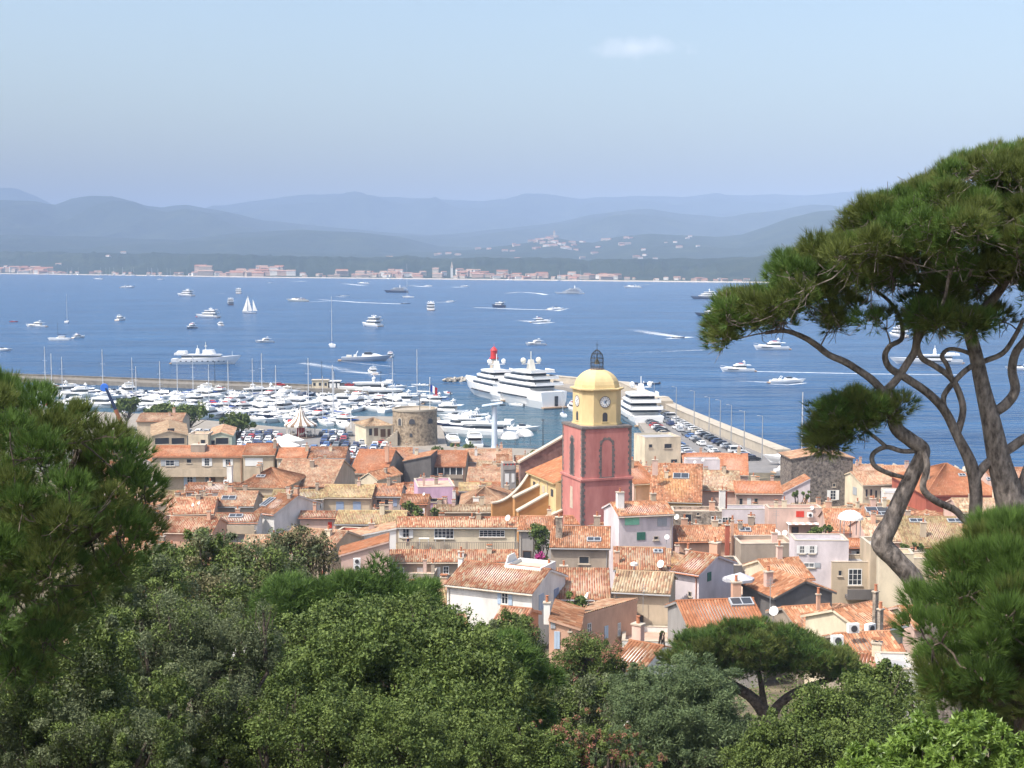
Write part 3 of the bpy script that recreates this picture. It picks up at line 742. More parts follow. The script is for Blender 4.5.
TP = math.tan(R(19))
def slope(mb, A, B, C, D, tm, base, pitch=.24, sag=.03):
    """a tiled roof plane: eave A-B, ridge D-C (D above A); a slab below carries real half-round ridges of tiles"""
    A, B, C, D = map(Vector, (A, B, C, D))
    nrm = (B - A).cross(D - A).normalized()
    if nrm.z < 0: nrm = -nrm
    W = max((B - A).length, (C - D).length); n = max(2, int(W / pitch)); V = ((D - A).length + (C - B).length) / 2
    prof = (0, .075, .10, .075)
    rows, uvs = [], []
    NV = 3
    off = rnd.random() * 50
    for j in range(NV + 1):
        t = j / NV; P = A.lerp(D, t); Q = B.lerp(C, t); row = []; ur = []
        for i in range(n * 4 + 1):
            s_ = i / (n * 4)
            w_ = noise.noise(Vector((s_ * W * .35 + off, t * V * .4, 0))) * sag
            row.append(P.lerp(Q, s_) + nrm * (prof[i % 4] + .10 + w_ - (sag * 1.6 * math.sin(math.pi * s_) if 0 < j < NV else 0))); ur.append((s_ * W + .06, t * V))
        rows.append(row); uvs.append(ur)
    k = mb.mi(tm); i0 = len(mb.v); N = n * 4 + 1
    for r_ in rows: mb.v += [tuple(p) for p in r_]
    for j in range(NV):
        for i in range(N - 1):
            q = [i0 + j * N + i, i0 + j * N + i + 1, i0 + (j + 1) * N + i + 1, i0 + (j + 1) * N + i]
            mb.f.append(q); mb.m.append(k); u = [(uvs[j][i]), (uvs[j][i + 1]), (uvs[j + 1][i + 1]), (uvs[j + 1][i])]
            c = (int((i // 4)) + .5) * .24
            mb.uv.append([(c, v_[1]) for v_ in u])
    lo = [p - Vector((0, 0, .10)) for p in (A, B, C, D)]; hi = [p + nrm * .085 for p in (A, B, C, D)]
    mb.grid([lo, hi], base, closed=True)
def solveY(px, py, he):
    a, b = 60.0, 360.0
    f = lambda Y: at(px, py, Y).z - ground_h(Y) - he
    for _ in range(40):
        m_ = (a + b) / 2
        if f(m_) > 0: a = m_
        else: b = m_
    return (a + b) / 2
VR = []; VBX = {'big blank cream wall right of the pine limb': 600, 'lilac apartment house with grey-shuttered window pairs': 576, 'taupe and mauve blank block left of the lilac apartments': 574, 'tall pinkish white gabled house with a small green window': 604, 'lilac grey flat-roofed house with one small dark window, mid right': 523, 'flat-topped lavender pink house with a tiled terrace': 503, 'large rust-walled hall under a red-orange hipped roof behind the pines': 508, 'rust red flat-topped house rising from the bushes': 560, 'dark grey blank-walled house under a tipped orange roof': 478, 'tall rough dark stone hall with a shallow gable': 500, 'brown-grey house with a single framed window under a broad orange roof': 566, 'dark cement gable house with a sunlit roof side': 612, 'tall plain beige house with one blue shutter pair and a narrow door': 632, 'beige flat-topped block with two small windows, right of the clock': 464}
FOOT = []     # footprints, so that the fillers keep clear
def window_part(root, T, px, pz, w_, h_, style, shut='white', grid=(2, 2), parent=None):
    """T maps (u, out, z) on the wall face to house space"""
    par = parent or root
    if style == 'closed':
        mb = MB()
        for s_ in (-1, 1): mb.box(px + (0 if s_ > 0 else -w_ / 2) + .01, px + (w_ / 2 if s_ > 0 else 0) - .01, -.07, -.012, pz - h_ / 2, pz + h_ / 2, SH[shut], T)
        return mb.build('shutter', par)
    mb = MB(); fm = SH['white'] if style in ('white', 'grid', 'shut') else (SH['brown'] if style == 'brown' else LIME)
    t = min(.09, w_ * .12)
    mb.box(px - w_ / 2, px + w_ / 2, -.022, -.006, pz - h_ / 2, pz + h_ / 2, PANE, T)
    for a in (px - w_ / 2, px + w_ / 2 - t): mb.box(a, a + t, -.06, -.004, pz - h_ / 2, pz + h_ / 2, fm, T)
    for z_ in (pz - h_ / 2, pz + h_ / 2 - t): mb.box(px - w_ / 2 + t, px + w_ / 2 - t, -.058, -.004, z_, z_ + t, fm, T)
    if style in ('white', 'grid', 'shut'):
        nx = max(2, round(w_ / .55)) if style == 'grid' else 2; nz2 = 3 if h_ > 1.6 or style == 'grid' else 2
        for k in range(1, nx): x_ = px - w_ / 2 + w_ * k / nx; mb.box(x_ - .03, x_ + .03, -.05, -.005, pz - h_ / 2 + t, pz + h_ / 2 - t, fm, T)
        for k in range(1, nz2): z_ = pz - h_ / 2 + h_ * k / nz2; mb.box(px - w_ / 2 + t, px + w_ / 2 - t, -.045, -.005, z_ - .02, z_ + .02, fm, T)
    wo = mb.build('window', par)
    mb = MB(); mb.box(px - w_ / 2 - .12, px + w_ / 2 + .12, -.14, -.003, pz - h_ / 2 - .12, pz - h_ / 2 - .004, LIME, T); mb.build('sill', wo)
    if style == 'shut':
        for s_ in (-1, 1):
            mb = MB(); a = px + s_ * (w_ / 2 + .03); b = a + s_ * w_ * .5
            mb.box(min(a, b), max(a, b), -.075, -.01, pz - h_ / 2, pz + h_ / 2, SH[shut], T); mb.build('shutter', wo)
    return wo
def chimney(par, x, y, z, h=1.5, w_=.5, m=None, kind=0):
    mb = MB(); m = m or WALL['peach']
    mb.box(x - w_ / 2, x + w_ / 2, y - w_ * .4, y + w_ * .4, z - .8, z + h, m)
    mb.box(x - w_ / 2 - .07, x + w_ / 2 + .07, y - w_ * .4 - .07, y + w_ * .4 + .07, z + h, z + h + .1, LIME)
    if kind == 0:
        for s_ in (-1, 1): mb.box(x + s_ * w_ * .3 - .06, x + s_ * w_ * .3 + .06, y - .12, y + .12, z + h + .1, z + h + .3, m)
        mb.box(x - w_ / 2 - .05, x + w_ / 2 + .05, y - w_ * .42, y + w_ * .42, z + h + .3, z + h + .37, TILES['fresh'])
    else: mb.lathe([(.13, 0), (.11, .45), (.16, .5)], POT, 7, (x, y, z + h + .1))
    return mb.build('chimney', par)
def dish(par, p, r=.4, az=-40):
    r *= .55 if p.y < 400 else 1
    mb = MB(); rows = []
    Rm = Matrix.Translation(p) @ Matrix.Rotation(R(az), 4, 'Z') @ Matrix.Rotation(R(65), 4, 'X')
    for k in range(4):
        q = k / 3; rows.append([Rm @ Vector((r * q * math.cos(2 * math.pi * j / 10) if k else .001 * math.cos(j), (r * q * math.sin(2 * math.pi * j / 10)) if k else .001 * math.sin(j), .22 * r * q * q)) for j in range(10)])
    mb.grid(rows, SH['white'], closed=True, cap=False)
    mb.tube([p, p + Vector((0, .15, -.1)), p + Vector((0, .2, -.9))], .035, STEEL, 4)
    mb.tube([Rm @ Vector((0, -r * .9, .1 * r)), Rm @ Vector((0, 0, r * .95))], .02, STEEL, 3)
    return mb.build('satellite_dish', par)
def skylight(par, c, n_, u, w_, h_):
    """c on the roof plane with normal n_, u across"""
    v = n_.cross(u).normalized(); M = Matrix((( u.x, v.x, n_.x, c.x), (u.y, v.y, n_.y, c.y), (u.z, v.z, n_.z, c.z), (0, 0, 0, 1)))
    mb = MB(); mb.box(-w_ / 2, w_ / 2, -h_ / 2, h_ / 2, 0, .26, SH['grey'], M); mb.box(-w_ / 2 + .12, -.05, -h_ / 2 + .12, h_ / 2 - .12, .261, .275, SOLAR, M); mb.box(.05, w_ / 2 - .12, -h_ / 2 + .12, h_ / 2 - .12, .261, .275, SOLAR, M)
    return mb.build('skylight', par)
def acunit(par, p, s_=.8):
    mb = MB(); mb.box(p.x - s_ / 2, p.x + s_ / 2, p.y - .2, p.y + .2, p.z - s_ * .4, p.z + s_ * .4, SH['white']); mb.lathe([(.001, 0), (s_ * .3, 0), (s_ * .3, .04)], DARKM, 10, (0, 0, 0))
    k = 10 * 3
    for i in range(len(mb.v) - k, len(mb.v)): # turn the fan to the front
        x, y, z = mb.v[i]; mb.v[i] = (p.x + x, p.y - .21 - z, p.z + y)
    return mb.build('air_conditioner', par)

def house(lab, xl, xr, ye, yr=None, roof='side', wall='beige', tile='orange', yaw=0, he=7.0, Y=None, d=None, wins=(), chim=1, ext=(), name='house', cat='house', pitch=None, group=None, auto=0, ov=.35):
    tp = math.tan(R(pitch)) if pitch else TP
    Yf = Y or solveY(xl, ye, he)
    P = at(xl, ye, Yf); th = R(yaw); c, s = math.cos(th), math.sin(th)
    dr_ = ray(xr, ye); k_ = dr_.x / dr_.y
    w = max(2.2, (k_ * P.y - P.x) / (c - k_ * s))
    gb = min(ground_h(P.y), ground_h(P.y + 8)) - 1.0
    ez = P.z
    dr = None
    if yr is not None:
        rr = ray((xl + xr) / 2, yr); s_ = rr.z / rr.y
        t_ = 0.0 if roof == 'flat' else tp
        dr = (CAMZ + (P.y + w * s / 2) * s_ - ez) / (t_ - s_ * c)
        dr = max(1.5, min(12, dr))
    if d is None:
        d = (2 * dr if roof in ('side', 'hip') else dr) if dr else (8.0 if roof != 'gable' else 9.0)
    base = gb
    ux, uy = Vector((c, s, 0)), Vector((-s, c, 0))
    org = Vector((P.x, P.y, 0)) + ux * w / 2 + uy * d / 2; org.z = base
    t = thing(name, lab, cat, org, th, group)
    Wi = Matrix.Rotation(-th, 4, 'Z') @ Matrix.Translation(-org)
    h = ez - base
    wm = WALL[wall]; tm = TILES.get(tile, TILES['orange'])
    x0, x1, y0, y1 = -w / 2, w / 2, -d / 2, d / 2
    mb = MB(); rb = MB(); rp = None; z = h
    if roof == 'flat':
        mb.box(x0, x1, y0, y1, 0, h - .55, wm)
        for a in ((x0, x1, y0, y0 + .25), (x0, x1, y1 - .25, y1), (x0, x0 + .25, y0 + .25, y1 - .25), (x1 - .25, x1, y0 + .25, y1 - .25)): mb.box(*a, h - .55, h - .06, wm); mb.box(a[0] - .03, a[1] + .03, a[2] - .03, a[3] + .03, h - .06, h, LIME)
        rb.box(x0 + .25, x1 - .25, y0 + .25, y1 - .25, h - .55, h - .5, WALL['terrace'] if tile != 'grey' else WALL['roofgrey']); zr = lambda x, y: h - .5
        nf = Vector((0, 0, 1))
    elif roof in ('side', 'hip'):
        rise = (d / 2) * tp
        if roof == 'side':
            mb.grid([[Vector((x_, y0, 0)), Vector((x_, y0, h - .1)), Vector((x_, 0, h - .1 + rise)), Vector((x_, y1, h - .1)), Vector((x_, y1, 0))] for x_ in (x0, x1)], wm, closed=True)
            zo = -ov * tp
            slope(rb, (x0 - .2, y0 - ov, h + zo), (x1 + .2, y0 - ov, h + zo), (x1 + .2, 0, h + rise), (x0 - .2, 0, h + rise), tm, wm)
            slope(rb, (x1 + .2, y1 + ov, h + zo), (x0 - .2, y1 + ov, h + zo), (x0 - .2, .02, h + rise), (x1 + .2, .02, h + rise), tm, wm)
            rb.tube([(x0 - .22, 0, h + rise + .12), (x1 + .22, 0, h + rise + .12)], .12, tm, 6)
        else:
            mb.box(x0, x1, y0, y1, 0, h - .06, wm); q = min(d / 2, w / 2 * .98)
            o = ov; zo = -o * tp; rz = h + (d / 2) * tp
            a, b, c_, e_ = Vector((x0 - o, y0 - o, h + zo)), Vector((x1 + o, y0 - o, h + zo)), Vector((x1 + o, y1 + o, h + zo)), Vector((x0 - o, y1 + o, h + zo))
            r1, r2 = Vector((x0 + q, 0, rz)), Vector((x1 - q, 0, rz))
            slope(rb, a, b, r2, r1, tm, wm); slope(rb, c_, e_, r1, r2, tm, wm)
            slope(rb, b, c_, r2 + Vector((0, .02, 0)), r2, tm, wm); slope(rb, e_, a, r1, r1 + Vector((0, .02, 0)), tm, wm)
            for pq in ((a, r1), (b, r2), (c_, r2), (e_, r1), (r1, r2)): rb.tube([pq[0] + Vector((0, 0, .12)), pq[1] + Vector((0, 0, .14))], .11, tm, 5)
        zr = lambda x, y: h + (d / 2 - abs(y)) * tp
        nf = Vector((0, -tp, 1)).normalized()
    elif roof == 'gable':
        rise = (w / 2) * tp
        mb.grid([[Vector((x0, y_, 0)), Vector((x1, y_, 0)), Vector((x1, y_, h - .1)), Vector((0, y_, h - .1 + rise)), Vector((x0, y_, h - .1))] for y_ in (y0, y1)], wm, closed=True)
        zo = -ov * tp
        slope(rb, (x0 - ov, y1 + .2, h + zo), (x0 - ov, y0 - .2, h + zo), (0, y0 - .2, h + rise), (0, y1 + .2, h + rise), tm, wm)
        slope(rb, (x1 + ov, y0 - .2, h + zo), (x1 + ov, y1 + .2, h + zo), (.02, y1 + .2, h + rise), (.02, y0 - .2, h + rise), tm, wm)
        rb.tube([(0, y0 - .22, h + rise + .12), (0, y1 + .22, h + rise + .12)], .12, tm, 6)
        zr = lambda x, y: h + (w / 2 - abs(x)) * tp
        nf = Vector((-tp, 0, 1)).normalized()
    elif roof in ('shedL', 'shedR'):
        rise = w * tp; zl, zq = (h, h + rise) if roof == 'shedL' else (h + rise, h)
        mb.grid([[Vector((x0, y_, 0)), Vector((x1, y_, 0)), Vector((x1, y_, zq - .1)), Vector((x0, y_, zl - .1))] for y_ in (y0, y1)], wm, closed=True)
        if roof == 'shedL': slope(rb, (x0 - .3, y1 + .2, zl - .1), (x0 - .3, y0 - .2, zl - .1), (x1 + .05, y0 - .2, zq), (x1 + .05, y1 + .2, zq), tm, wm)
        else: slope(rb, (x1 + .3, y0 - .2, zq - .1), (x1 + .3, y1 + .2, zq - .1), (x0 - .05, y1 + .2, zl), (x0 - .05, y0 - .2, zl), tm, wm)
        zr = lambda x, y: (zl + (x - x0) / w * (zq - zl)); nf = Vector((-tp if roof == 'shedL' else tp, 0, 1)).normalized()
    elif roof == 'shed':   # one slope falling to the front
        rise = d * tp
        mb.grid([[Vector((x_, y0, 0)), Vector((x_, y0, h - .1)), Vector((x_, y1, h - .1 + rise)), Vector((x_, y1, 0))] for x_ in (x0, x1)], wm, closed=True)
        slope(rb, (x0 - .2, y0 - ov, h - ov * tp), (x1 + .2, y0 - ov, h - ov * tp), (x1 + .2, y1 + .1, h + rise), (x0 - .2, y1 + .1, h + rise), tm, wm)
        zr = lambda x, y: h + (y - y0) * tp; nf = Vector((0, -tp, 1)).normalized()
    mb.build('wall', t); rf = rb.build('roof', t)
    if roof in ('side', 'shed'):
        gm = rnd.choice((POT, STEEL, LIME)); gz_ = h - ov * tp - .02; mb = MB()
        mb.tube([(x0 - .2, y0 - ov - .06, gz_), (x1 + .2, y0 - ov - .06, gz_)], .07, gm, 5); mb.build('gutter', rf)
        xq = x1 - .25 if rnd.random() < .5 else x0 + .25
        mb = MB(); mb.tube([(xq, y0 - ov - .04, gz_), (xq, y0 - .08, gz_ - .35), (xq, y0 - .08, 0)], .05, gm, 5); mb.build('downpipe', t)
    # windows given by where they show on the front (F), left (L) or right (R) wall
    Tf = Matrix.Translation((0, y0, 0))
    Tr = Matrix.Translation((x1, 0, 0)) @ Matrix.Rotation(R(90), 4, 'Z')
    Tl = Matrix.Translation((x0, 0, 0)) @ Matrix.Rotation(R(-90), 4, 'Z')
    def hit(px, py, face):
        o_ = Wi @ Vector((0, 0, CAMZ)); dd = (Matrix.Rotation(-th, 4, 'Z') @ ray(px, py))
        if face == 'F': tt = (y0 - o_.y) / dd.y
        elif face == 'R': tt = (x1 - o_.x) / dd.x
        else: tt = (x0 - o_.x) / dd.x
        q = o_ + dd * tt
        u = q.x if face == 'F' else (q.y if face == 'R' else -q.y)
        return u, q.z, (P.y / F)
    for wn_ in wins:
        px, py, wp, hp, st = wn_[:5]; sh_ = wn_[5] if len(wn_) > 5 else 'white'; fc = wn_[6] if len(wn_) > 6 else 'F'
        u, z_, sc = hit(px, py, fc); half = (w if fc == 'F' else d) / 2
        ww = wp * sc / (max(.35, c) if fc == 'F' else max(.35, abs(s)))
        ww = min(ww, half * 1.9)
        u = max(-half + ww / 2 + .05, min(half - ww / 2 - .05, u))
        window_part(t, {'F': Tf, 'R': Tr, 'L': Tl}[fc], u, z_, ww, hp * sc, st, sh_)
    if auto:
        nfl = max(1, int((h - 1.0) / 3.0)); nw = max(1, int(w / 3.0))
        stl = rnd.choice(['shut', 'shut', 'white', 'closed', 'dark']); shc = rnd.choice(['blue', 'white', 'green', 'grey', 'lightblue', 'brown'])
        for fl in range(nfl):
            for k in range(nw):
                if rnd.random() < .25: continue
                window_part(t, Tf, x0 + w * (k + .5) / nw, h - 1.7 - fl * 3.0, .85, 1.25, stl, shc)
            for T_ in ((Tr,) if th < 0 else (Tl,)):
                if rnd.random() < .6: window_part(t, T_, rnd.uniform(-d * .25, d * .25), h - 1.8 - fl * 3.0, .7, 1.1, stl, shc)
    for k in range(chim):
        x_ = x0 + w * (rnd.uniform(.12, .88)); y_ = y0 + d * rnd.uniform(.3, .7)
        chimney(rf, x_, y_, zr(x_, y_), rnd.uniform(.7, 1.5), rnd.uniform(.45, .8), WALL[rnd.choice(['peach', 'beige', 'pink', 'taupe', 'cream'])], rnd.randint(0, 1))
    for e_ in ext:
        kk = e_[0]
        if kk == 'sky': # on the front slope
            px, py = e_[1], e_[2]; o_ = Wi @ Vector((0, 0, CAMZ)); dd = (Matrix.Rotation(-th, 4, 'Z') @ ray(px, py))
            p0 = Vector((0, y0, h)); tt = (p0 - o_).dot(nf) / dd.dot(nf); q = o_ + dd * tt
            skylight(rf, q + nf * .05, nf, Vector((1, 0, 0)), e_[3], e_[4])
        elif kk in ('dish', 'ac', 'chim', 'ant'):
            q = Wi @ at(e_[1], e_[2], P.y + (e_[3] if len(e_) > 3 else .0))
            if kk == 'dish': dish(t, q, e_[4] if len(e_) > 4 else .45)
            elif kk == 'ac': acunit(t, q)
            elif kk == 'ant':
                mb = MB(); mb.tube([q, q + Vector((0, 0, 2.6))], .03, STEEL, 4)
                for zz in (1.9, 2.15, 2.4): mb.tube([q + Vector((-.4, 0, zz)), q + Vector((.4, 0, zz))], .015, STEEL, 3)
                mb.build('antenna', rf)
            else: chimney(rf, q.x, q.y, q.z, e_[4] if len(e_) > 4 else 1.2, e_[5] if len(e_) > 5 else .5, WALL[e_[6]] if len(e_) > 6 else None, 1)
        elif kk == 'balcony':  # xl,xr,ytop,ybot
            u0, z1_, _ = hit(e_[1], e_[3], 'F'); u1, z0_, _ = hit(e_[2], e_[4], 'F'); u0 = max(u0, x0 - .8); u1 = min(u1, x1 + .3)
            z0_ = min(z0_, z1_ - .7)
            mb = MB(); m_ = WALL[e_[5]] if len(e_) > 5 else WALL['taupe']; bd = 1.3
            mb.box(u0, u1, y0 - bd, y0 - .003, z0_ - .35, z0_, m_)
            if len(e_) > 6 and e_[6] == 'rail':
                mb.box(u0, u1, y0 - bd, y0 - bd + .08, z1_ - .1, z1_, m_)
                nn = int((u1 - u0) / .24)
                for k in range(nn + 1): xx = u0 + (u1 - u0 - .05) * k / nn; mb.box(xx, xx + .11, y0 - bd + .01, y0 - bd + .06, z0_, z1_ - .1, m_)
                for k in range(6): xx = u0 + (u1 - u0 - .3) * k / 5; mb.box(xx, xx + .3, y0 - bd - .02, y0 - bd + .12, z0_, z1_ + .05, m_)
            else: mb.box(u0, u1, y0 - bd, y0 - bd + .15, z0_, z1_, m_)
            mb.build('balcony', t)
        elif kk == 'loggia':   # xl,xr,ytop,ybot, posts
            u0, z1_, _ = hit(e_[1], e_[3], 'F'); u1, z0_, _ = hit(e_[2], e_[4], 'F'); u0 = max(u0, x0 + .1); u1 = min(u1, x1 - .1)
            mb = MB(); mb.box(u0, u1, y0 - .02, y0 - .006, z0_, z1_, DARKM)  # dark sheet on the wall paints the shade of the open recess
            for k in range(e_[5] + 1): xx = u0 + (u1 - u0 - .18) * k / max(1, e_[5]); mb.box(xx, xx + .18, y0 - .2, y0 - .021, z0_, z1_, SH[e_[6]] if len(e_) > 6 else LIME)
            mb.box(u0, u1, y0 - .22, y0 - .021, z0_ - .1, z0_ + .75, WALL[wall]); mb.build('loggia', t)
        elif kk == 'awning':
            u0, z1_, _ = hit(e_[1], e_[3], 'F'); u1, z0_, _ = hit(e_[2], e_[3], 'F')
            mb = MB(); nn = 10
            for k in range(nn):
                a, b = u0 + (u1 - u0) * k / nn, u0 + (u1 - u0) * (k + 1) / nn
                mb.box(a, b, y0 - 1.8, y0 - .01, z1_ - .1, z1_ - .04, WALL['pink'] if k % 2 else SH['white'])
            for xx in (u0, u1 - .08): mb.box(xx, xx + .08, y0 - 1.8, y0 - 1.7, z1_ - 2.4, z1_ - .1, SH['white'])
            mb.build('awning', t)
    FOOT.append((org.x, org.y, max(w, 3) / 2 + .6, d / 2 + .6, th))
    if not auto or wins:
        vb = ye + 3.5; xa, xb = xl, xr
        for q in wins: vb = max(vb, q[1] + q[3] / 2 + 2); xb = max(xb, q[0] + q[2] / 2 + 1); xa = min(xa, q[0] - q[2] / 2 - 1)
        for q in ext:
            if q[0] in ('balcony', 'loggia'): vb = max(vb, q[4] + 1)
        VR.append((xa - 1, xb + 1, (yr or ye - 8), VBX.get(lab, vb), P.y))
    t['_z'] = 0; del t['_z']
    return t, Wi, P.y
# ---------------------------------------------------------------- town ground, quays, mole
EARTH = mat('dry earth and scrub', (.10, .085, .055), .95, .4, .25, .2, col2=(.16, .13, .08))
ASPH = mat('sun-bleached asphalt', (.20, .19, .18), .9, .15, .3)
PAVE = mat('pale paving', (.27, .24, .20), .9, .12, .4)
xs = [-420, -300, -200, -140, -100, -75] + [-60 + 8 * i for i in range(24)] + [140, 180, 240, 320, 420]
ys = [-40, -20, -8, 0, 5, 10, 16, 24, 32, 42, 54, 68, 84, 100, 118, 135, 152, 170, 186, 200, 225, 250, 275, 300, 320, 335, 350]
mb = MB(); mb.grid([[Vector((x, y, ground_h(y) + .35 * noise.noise(Vector((x * .05, y * .05, 1))) * (1 if y < 320 else 0))) for x in xs] for y in ys], EARTH)
tag(mb.build('terrain', smooth=True), 'slope falling from the citadel hill to the port', None, kind='structure')
def gzp(px, py, z): p = gz(px, py, z); return (p.x, p.y)
# quay and car park along the port: one slab with its edge on the water
edge = [(-420, 430), gzp(0, 408, 1.5), gzp(80, 411, 1.5), gzp(150, 414, 1.5), gzp(205, 420, 1.5), gzp(280, 427, 1.5), gzp(346, 430, 1.5), gzp(354, 416, 1.5), gzp(440, 417, 1.5), gzp(447, 446, 1.5), gzp(540, 449, 1.5), gzp(600, 455, 1.5), (40, 362), (41.5, 520), (36, 560), (-6, 628), (-6, 640), (6, 640), (50, 575), (55, 522), (70, 400), (74, 372), (86, 352), (420, 345), (420, 330), (-420, 330)]
mb = MB(); mb.prism(edge, -3, 1.5, PAVE)
tag(mb.build('quay'), 'stone quay, car park and mole of the old port', None, kind='structure')
mb = MB()
mb.face([(*gzp(215, 428, 1.51), 1.512), (*gzp(345, 430, 1.51), 1.512), (*gzp(352, 440, 1.51), 1.512), (*gzp(440, 452, 1.51), 1.512), (-25, 336, 1.512), (-130, 336, 1.512), (-140, 390, 1.512)][::-1], ASPH)
mb.face([(47, 505, 1.512), (60, 505, 1.512), (64, 440, 1.512), (72, 385, 1.512), (72, 350, 1.512), (42.5, 350, 1.512)], ASPH)
tag(mb.build('road'), 'asphalt of the car park and the mole road', None, kind='structure')
# sea wall on the outer side of the mole
mb = MB()
pw = [(-4, 636), (46, 578), (52, 522), (56.5, 480), (62, 440), (67.5, 402), (72, 374)]
def wallstrip(mb, pts, w_, z0, z1, m, cap=None):
    L_, R_ = [], []
    for i, p in enumerate(pts):
        a = Vector(pts[max(0, i - 1)]); b = Vector(pts[min(len(pts) - 1, i + 1)]); d_ = (b - a).normalized(); n_ = Vector((-d_.y, d_.x))
        L_.append(Vector(p) + n_ * w_ / 2); R_.append(Vector(p) - n_ * w_ / 2)
    ring = L_ + R_[::-1]
    mb.prism([(q.x, q.y) for q in ring], z0, z1, m)
    if cap:
        L2, R2 = [], []
        for i, p in enumerate(pts):
            a = Vector(pts[max(0, i - 1)]); b = Vector(pts[min(len(pts) - 1, i + 1)]); d_ = (b - a).normalized(); n_ = Vector((-d_.y, d_.x))
            L2.append(Vector(p) + n_ * (w_ / 2 + .15)); R2.append(Vector(p) - n_ * (w_ / 2 + .15))
        mb.prism([(q.x, q.y) for q in L2 + R2[::-1]], z1, z1 + .2, cap)
SANDST = mat('sand-coloured masonry', (.38, .325, .25), .9, .15, .4)
SANDW = mat('sun-bleached sand masonry', (.42, .37, .295), .9, .12, .4)
wallstrip(mb, pw, 3.8, .8, 4.0, SANDW, SANDW)
o = tag(mb.build('sea_wall'), 'long sand-coloured sea wall with a walkway on top, along the mole', 'sea wall')
mb = MB(); wallstrip(mb, [(40, 506), (56, 512)], 3.5, 1.6, 4.6, SANDST, LIME); mb.box(49, 56, 492, 504, 1.6, 5.2, SANDST)
tag(mb.build('harbour_shelter'), 'square sand-coloured block closing the car row on the mole', 'building')
# boulders
ROCK = mat('pale breakwater rock', (.40, .36, .30), .95, .3, .5, .1)
def rocks(pts, wd, n, name, lab, top=1.6, sz=(.8, 1.9)):
    mb = MB(); tot = [0]
    for i in range(len(pts) - 1): tot.append(tot[-1] + (Vector(pts[i + 1]) - Vector(pts[i])).length)
    for _ in range(n):
        d_ = rnd.uniform(0, tot[-1]); k = 0
        while tot[k + 1] < d_: k += 1
        a, b = Vector(pts[k]), Vector(pts[k + 1]); p = a.lerp(b, (d_ - tot[k]) / (b - a).length); q = rnd.uniform(-1, 1)
        nrm = Vector((-(b - a).y, (b - a).x)).normalized(); p = p + nrm * q * wd
        s_ = rnd.uniform(*sz); c0 = Vector((p.x, p.y, top * (1 - abs(q)) * rnd.uniform(.5, 1)))
        Mx = Matrix.Translation(c0) @ Matrix.Rotation(rnd.uniform(0, 6), 4, Vector((rnd.random(), rnd.random(), rnd.random())).normalized())
        mb.box(-s_ / 2, s_ / 2, -s_ * .4, s_ * .4, -s_ * .35, s_ * .35, ROCK, Mx, top=(.7, .75))
    return tag(mb.build(name), lab, None, kind='stuff')
rocks([(58, 520), (63, 470), (70, 420), (77, 382), (92, 362), (120, 356), (170, 352)], 4, 620, 'boulders', 'rock armour along the seaward side of the mole')
rocks([(-4, 640), (-16, 636), (-29, 626)], 4, 150, 'boulders', 'low rocks running out from the mole head', 1.4)
# outer pier on the left
PIERM = mat('weathered pier stone', (.20, .18, .15), .9, .25, .5)
PL = [(-300, 672), gzp(0, 377, 1.8), gzp(200, 384.5, 1.8), gzp(387, 391, 1.8)]
mb = MB(); wallstrip(mb, [(p[0], p[1] + 5) for p in PL], 11, -3, 1.8, PIERM); 
tag(mb.build('pier'), 'outer stone pier of the marina', None, kind='structure')
mb = MB(); wallstrip(mb, [(p[0], p[1] + 9.6) for p in PL[:3]] + [(gzp(340, 390, 1.8)[0], gzp(340, 390, 1.8)[1] + 9.6)], .9, 1.7, 2.5, PIERM, PIERM)
tag(mb.build('pier_parapet'), 'low stone parapet on the seaward side of the outer pier', 'parapet')
rocks([(p[0], p[1] + 13) for p in PL[:3]], 2.5, 260, 'boulders', 'rocks below the outer pier parapet', 1.2)

# ---------------------------------------------------------------- the bell tower and church
PINKR = mat('weathered rose red render', (.49, .17, .15), .92, .28, .45, 0, detail=9, stretch=(1, 1, .3), col2=(.50, .22, .19), lo=.3, hi=.72)
YEL = mat('pale yellow render', (.62, .48, .25), .9, .16, .5, 0, detail=9, stretch=(1, 1, .4))
OCHR = mat('orange ochre render', (.48, .25, .10), .92, .15, .5)
QUOIN = mat('dark grey quoin stone', (.17, .145, .135), .95, .3, 2.0, .1)
IRON = mat('black wrought iron', (.045, .05, .055), .6)
PURP = mat('purple brown rubble wall', (.22, .145, .13), .95, .3, 1.5, .15)
TC = Vector((11.6, 193.6, ground_h(193) - 2)); TH = R(19.4); B0 = TC.z
tw = thing('bell_tower', 'rose red bell tower with a yellow clock stage, dome and iron bell cage', 'bell tower', TC, TH)
H1, H2, H3 = 25.0 - B0, 32.0 - B0, 37.0 - B0
mb = MB(); mb.box(-3.7, 3.7, -3.7, 3.7, 0, H1, PINKR); mb.box(-3.6, 3.6, -3.6, 3.6, H1 + .28, H2, PINKR); mb.build('shaft', tw)
mb = MB(); mb.box(-3.85, 3.85, -3.85, 3.85, H1, H1 + .28, PINKR); mb.box(-3.72, 3.72, -3.72, 3.72, H2, H2 + .22, QUOIN); mb.box(-3.58, 3.58, -3.58, 3.58, H2 + .22, H2 + .3, QUOIN); mb.build('string_course', tw)
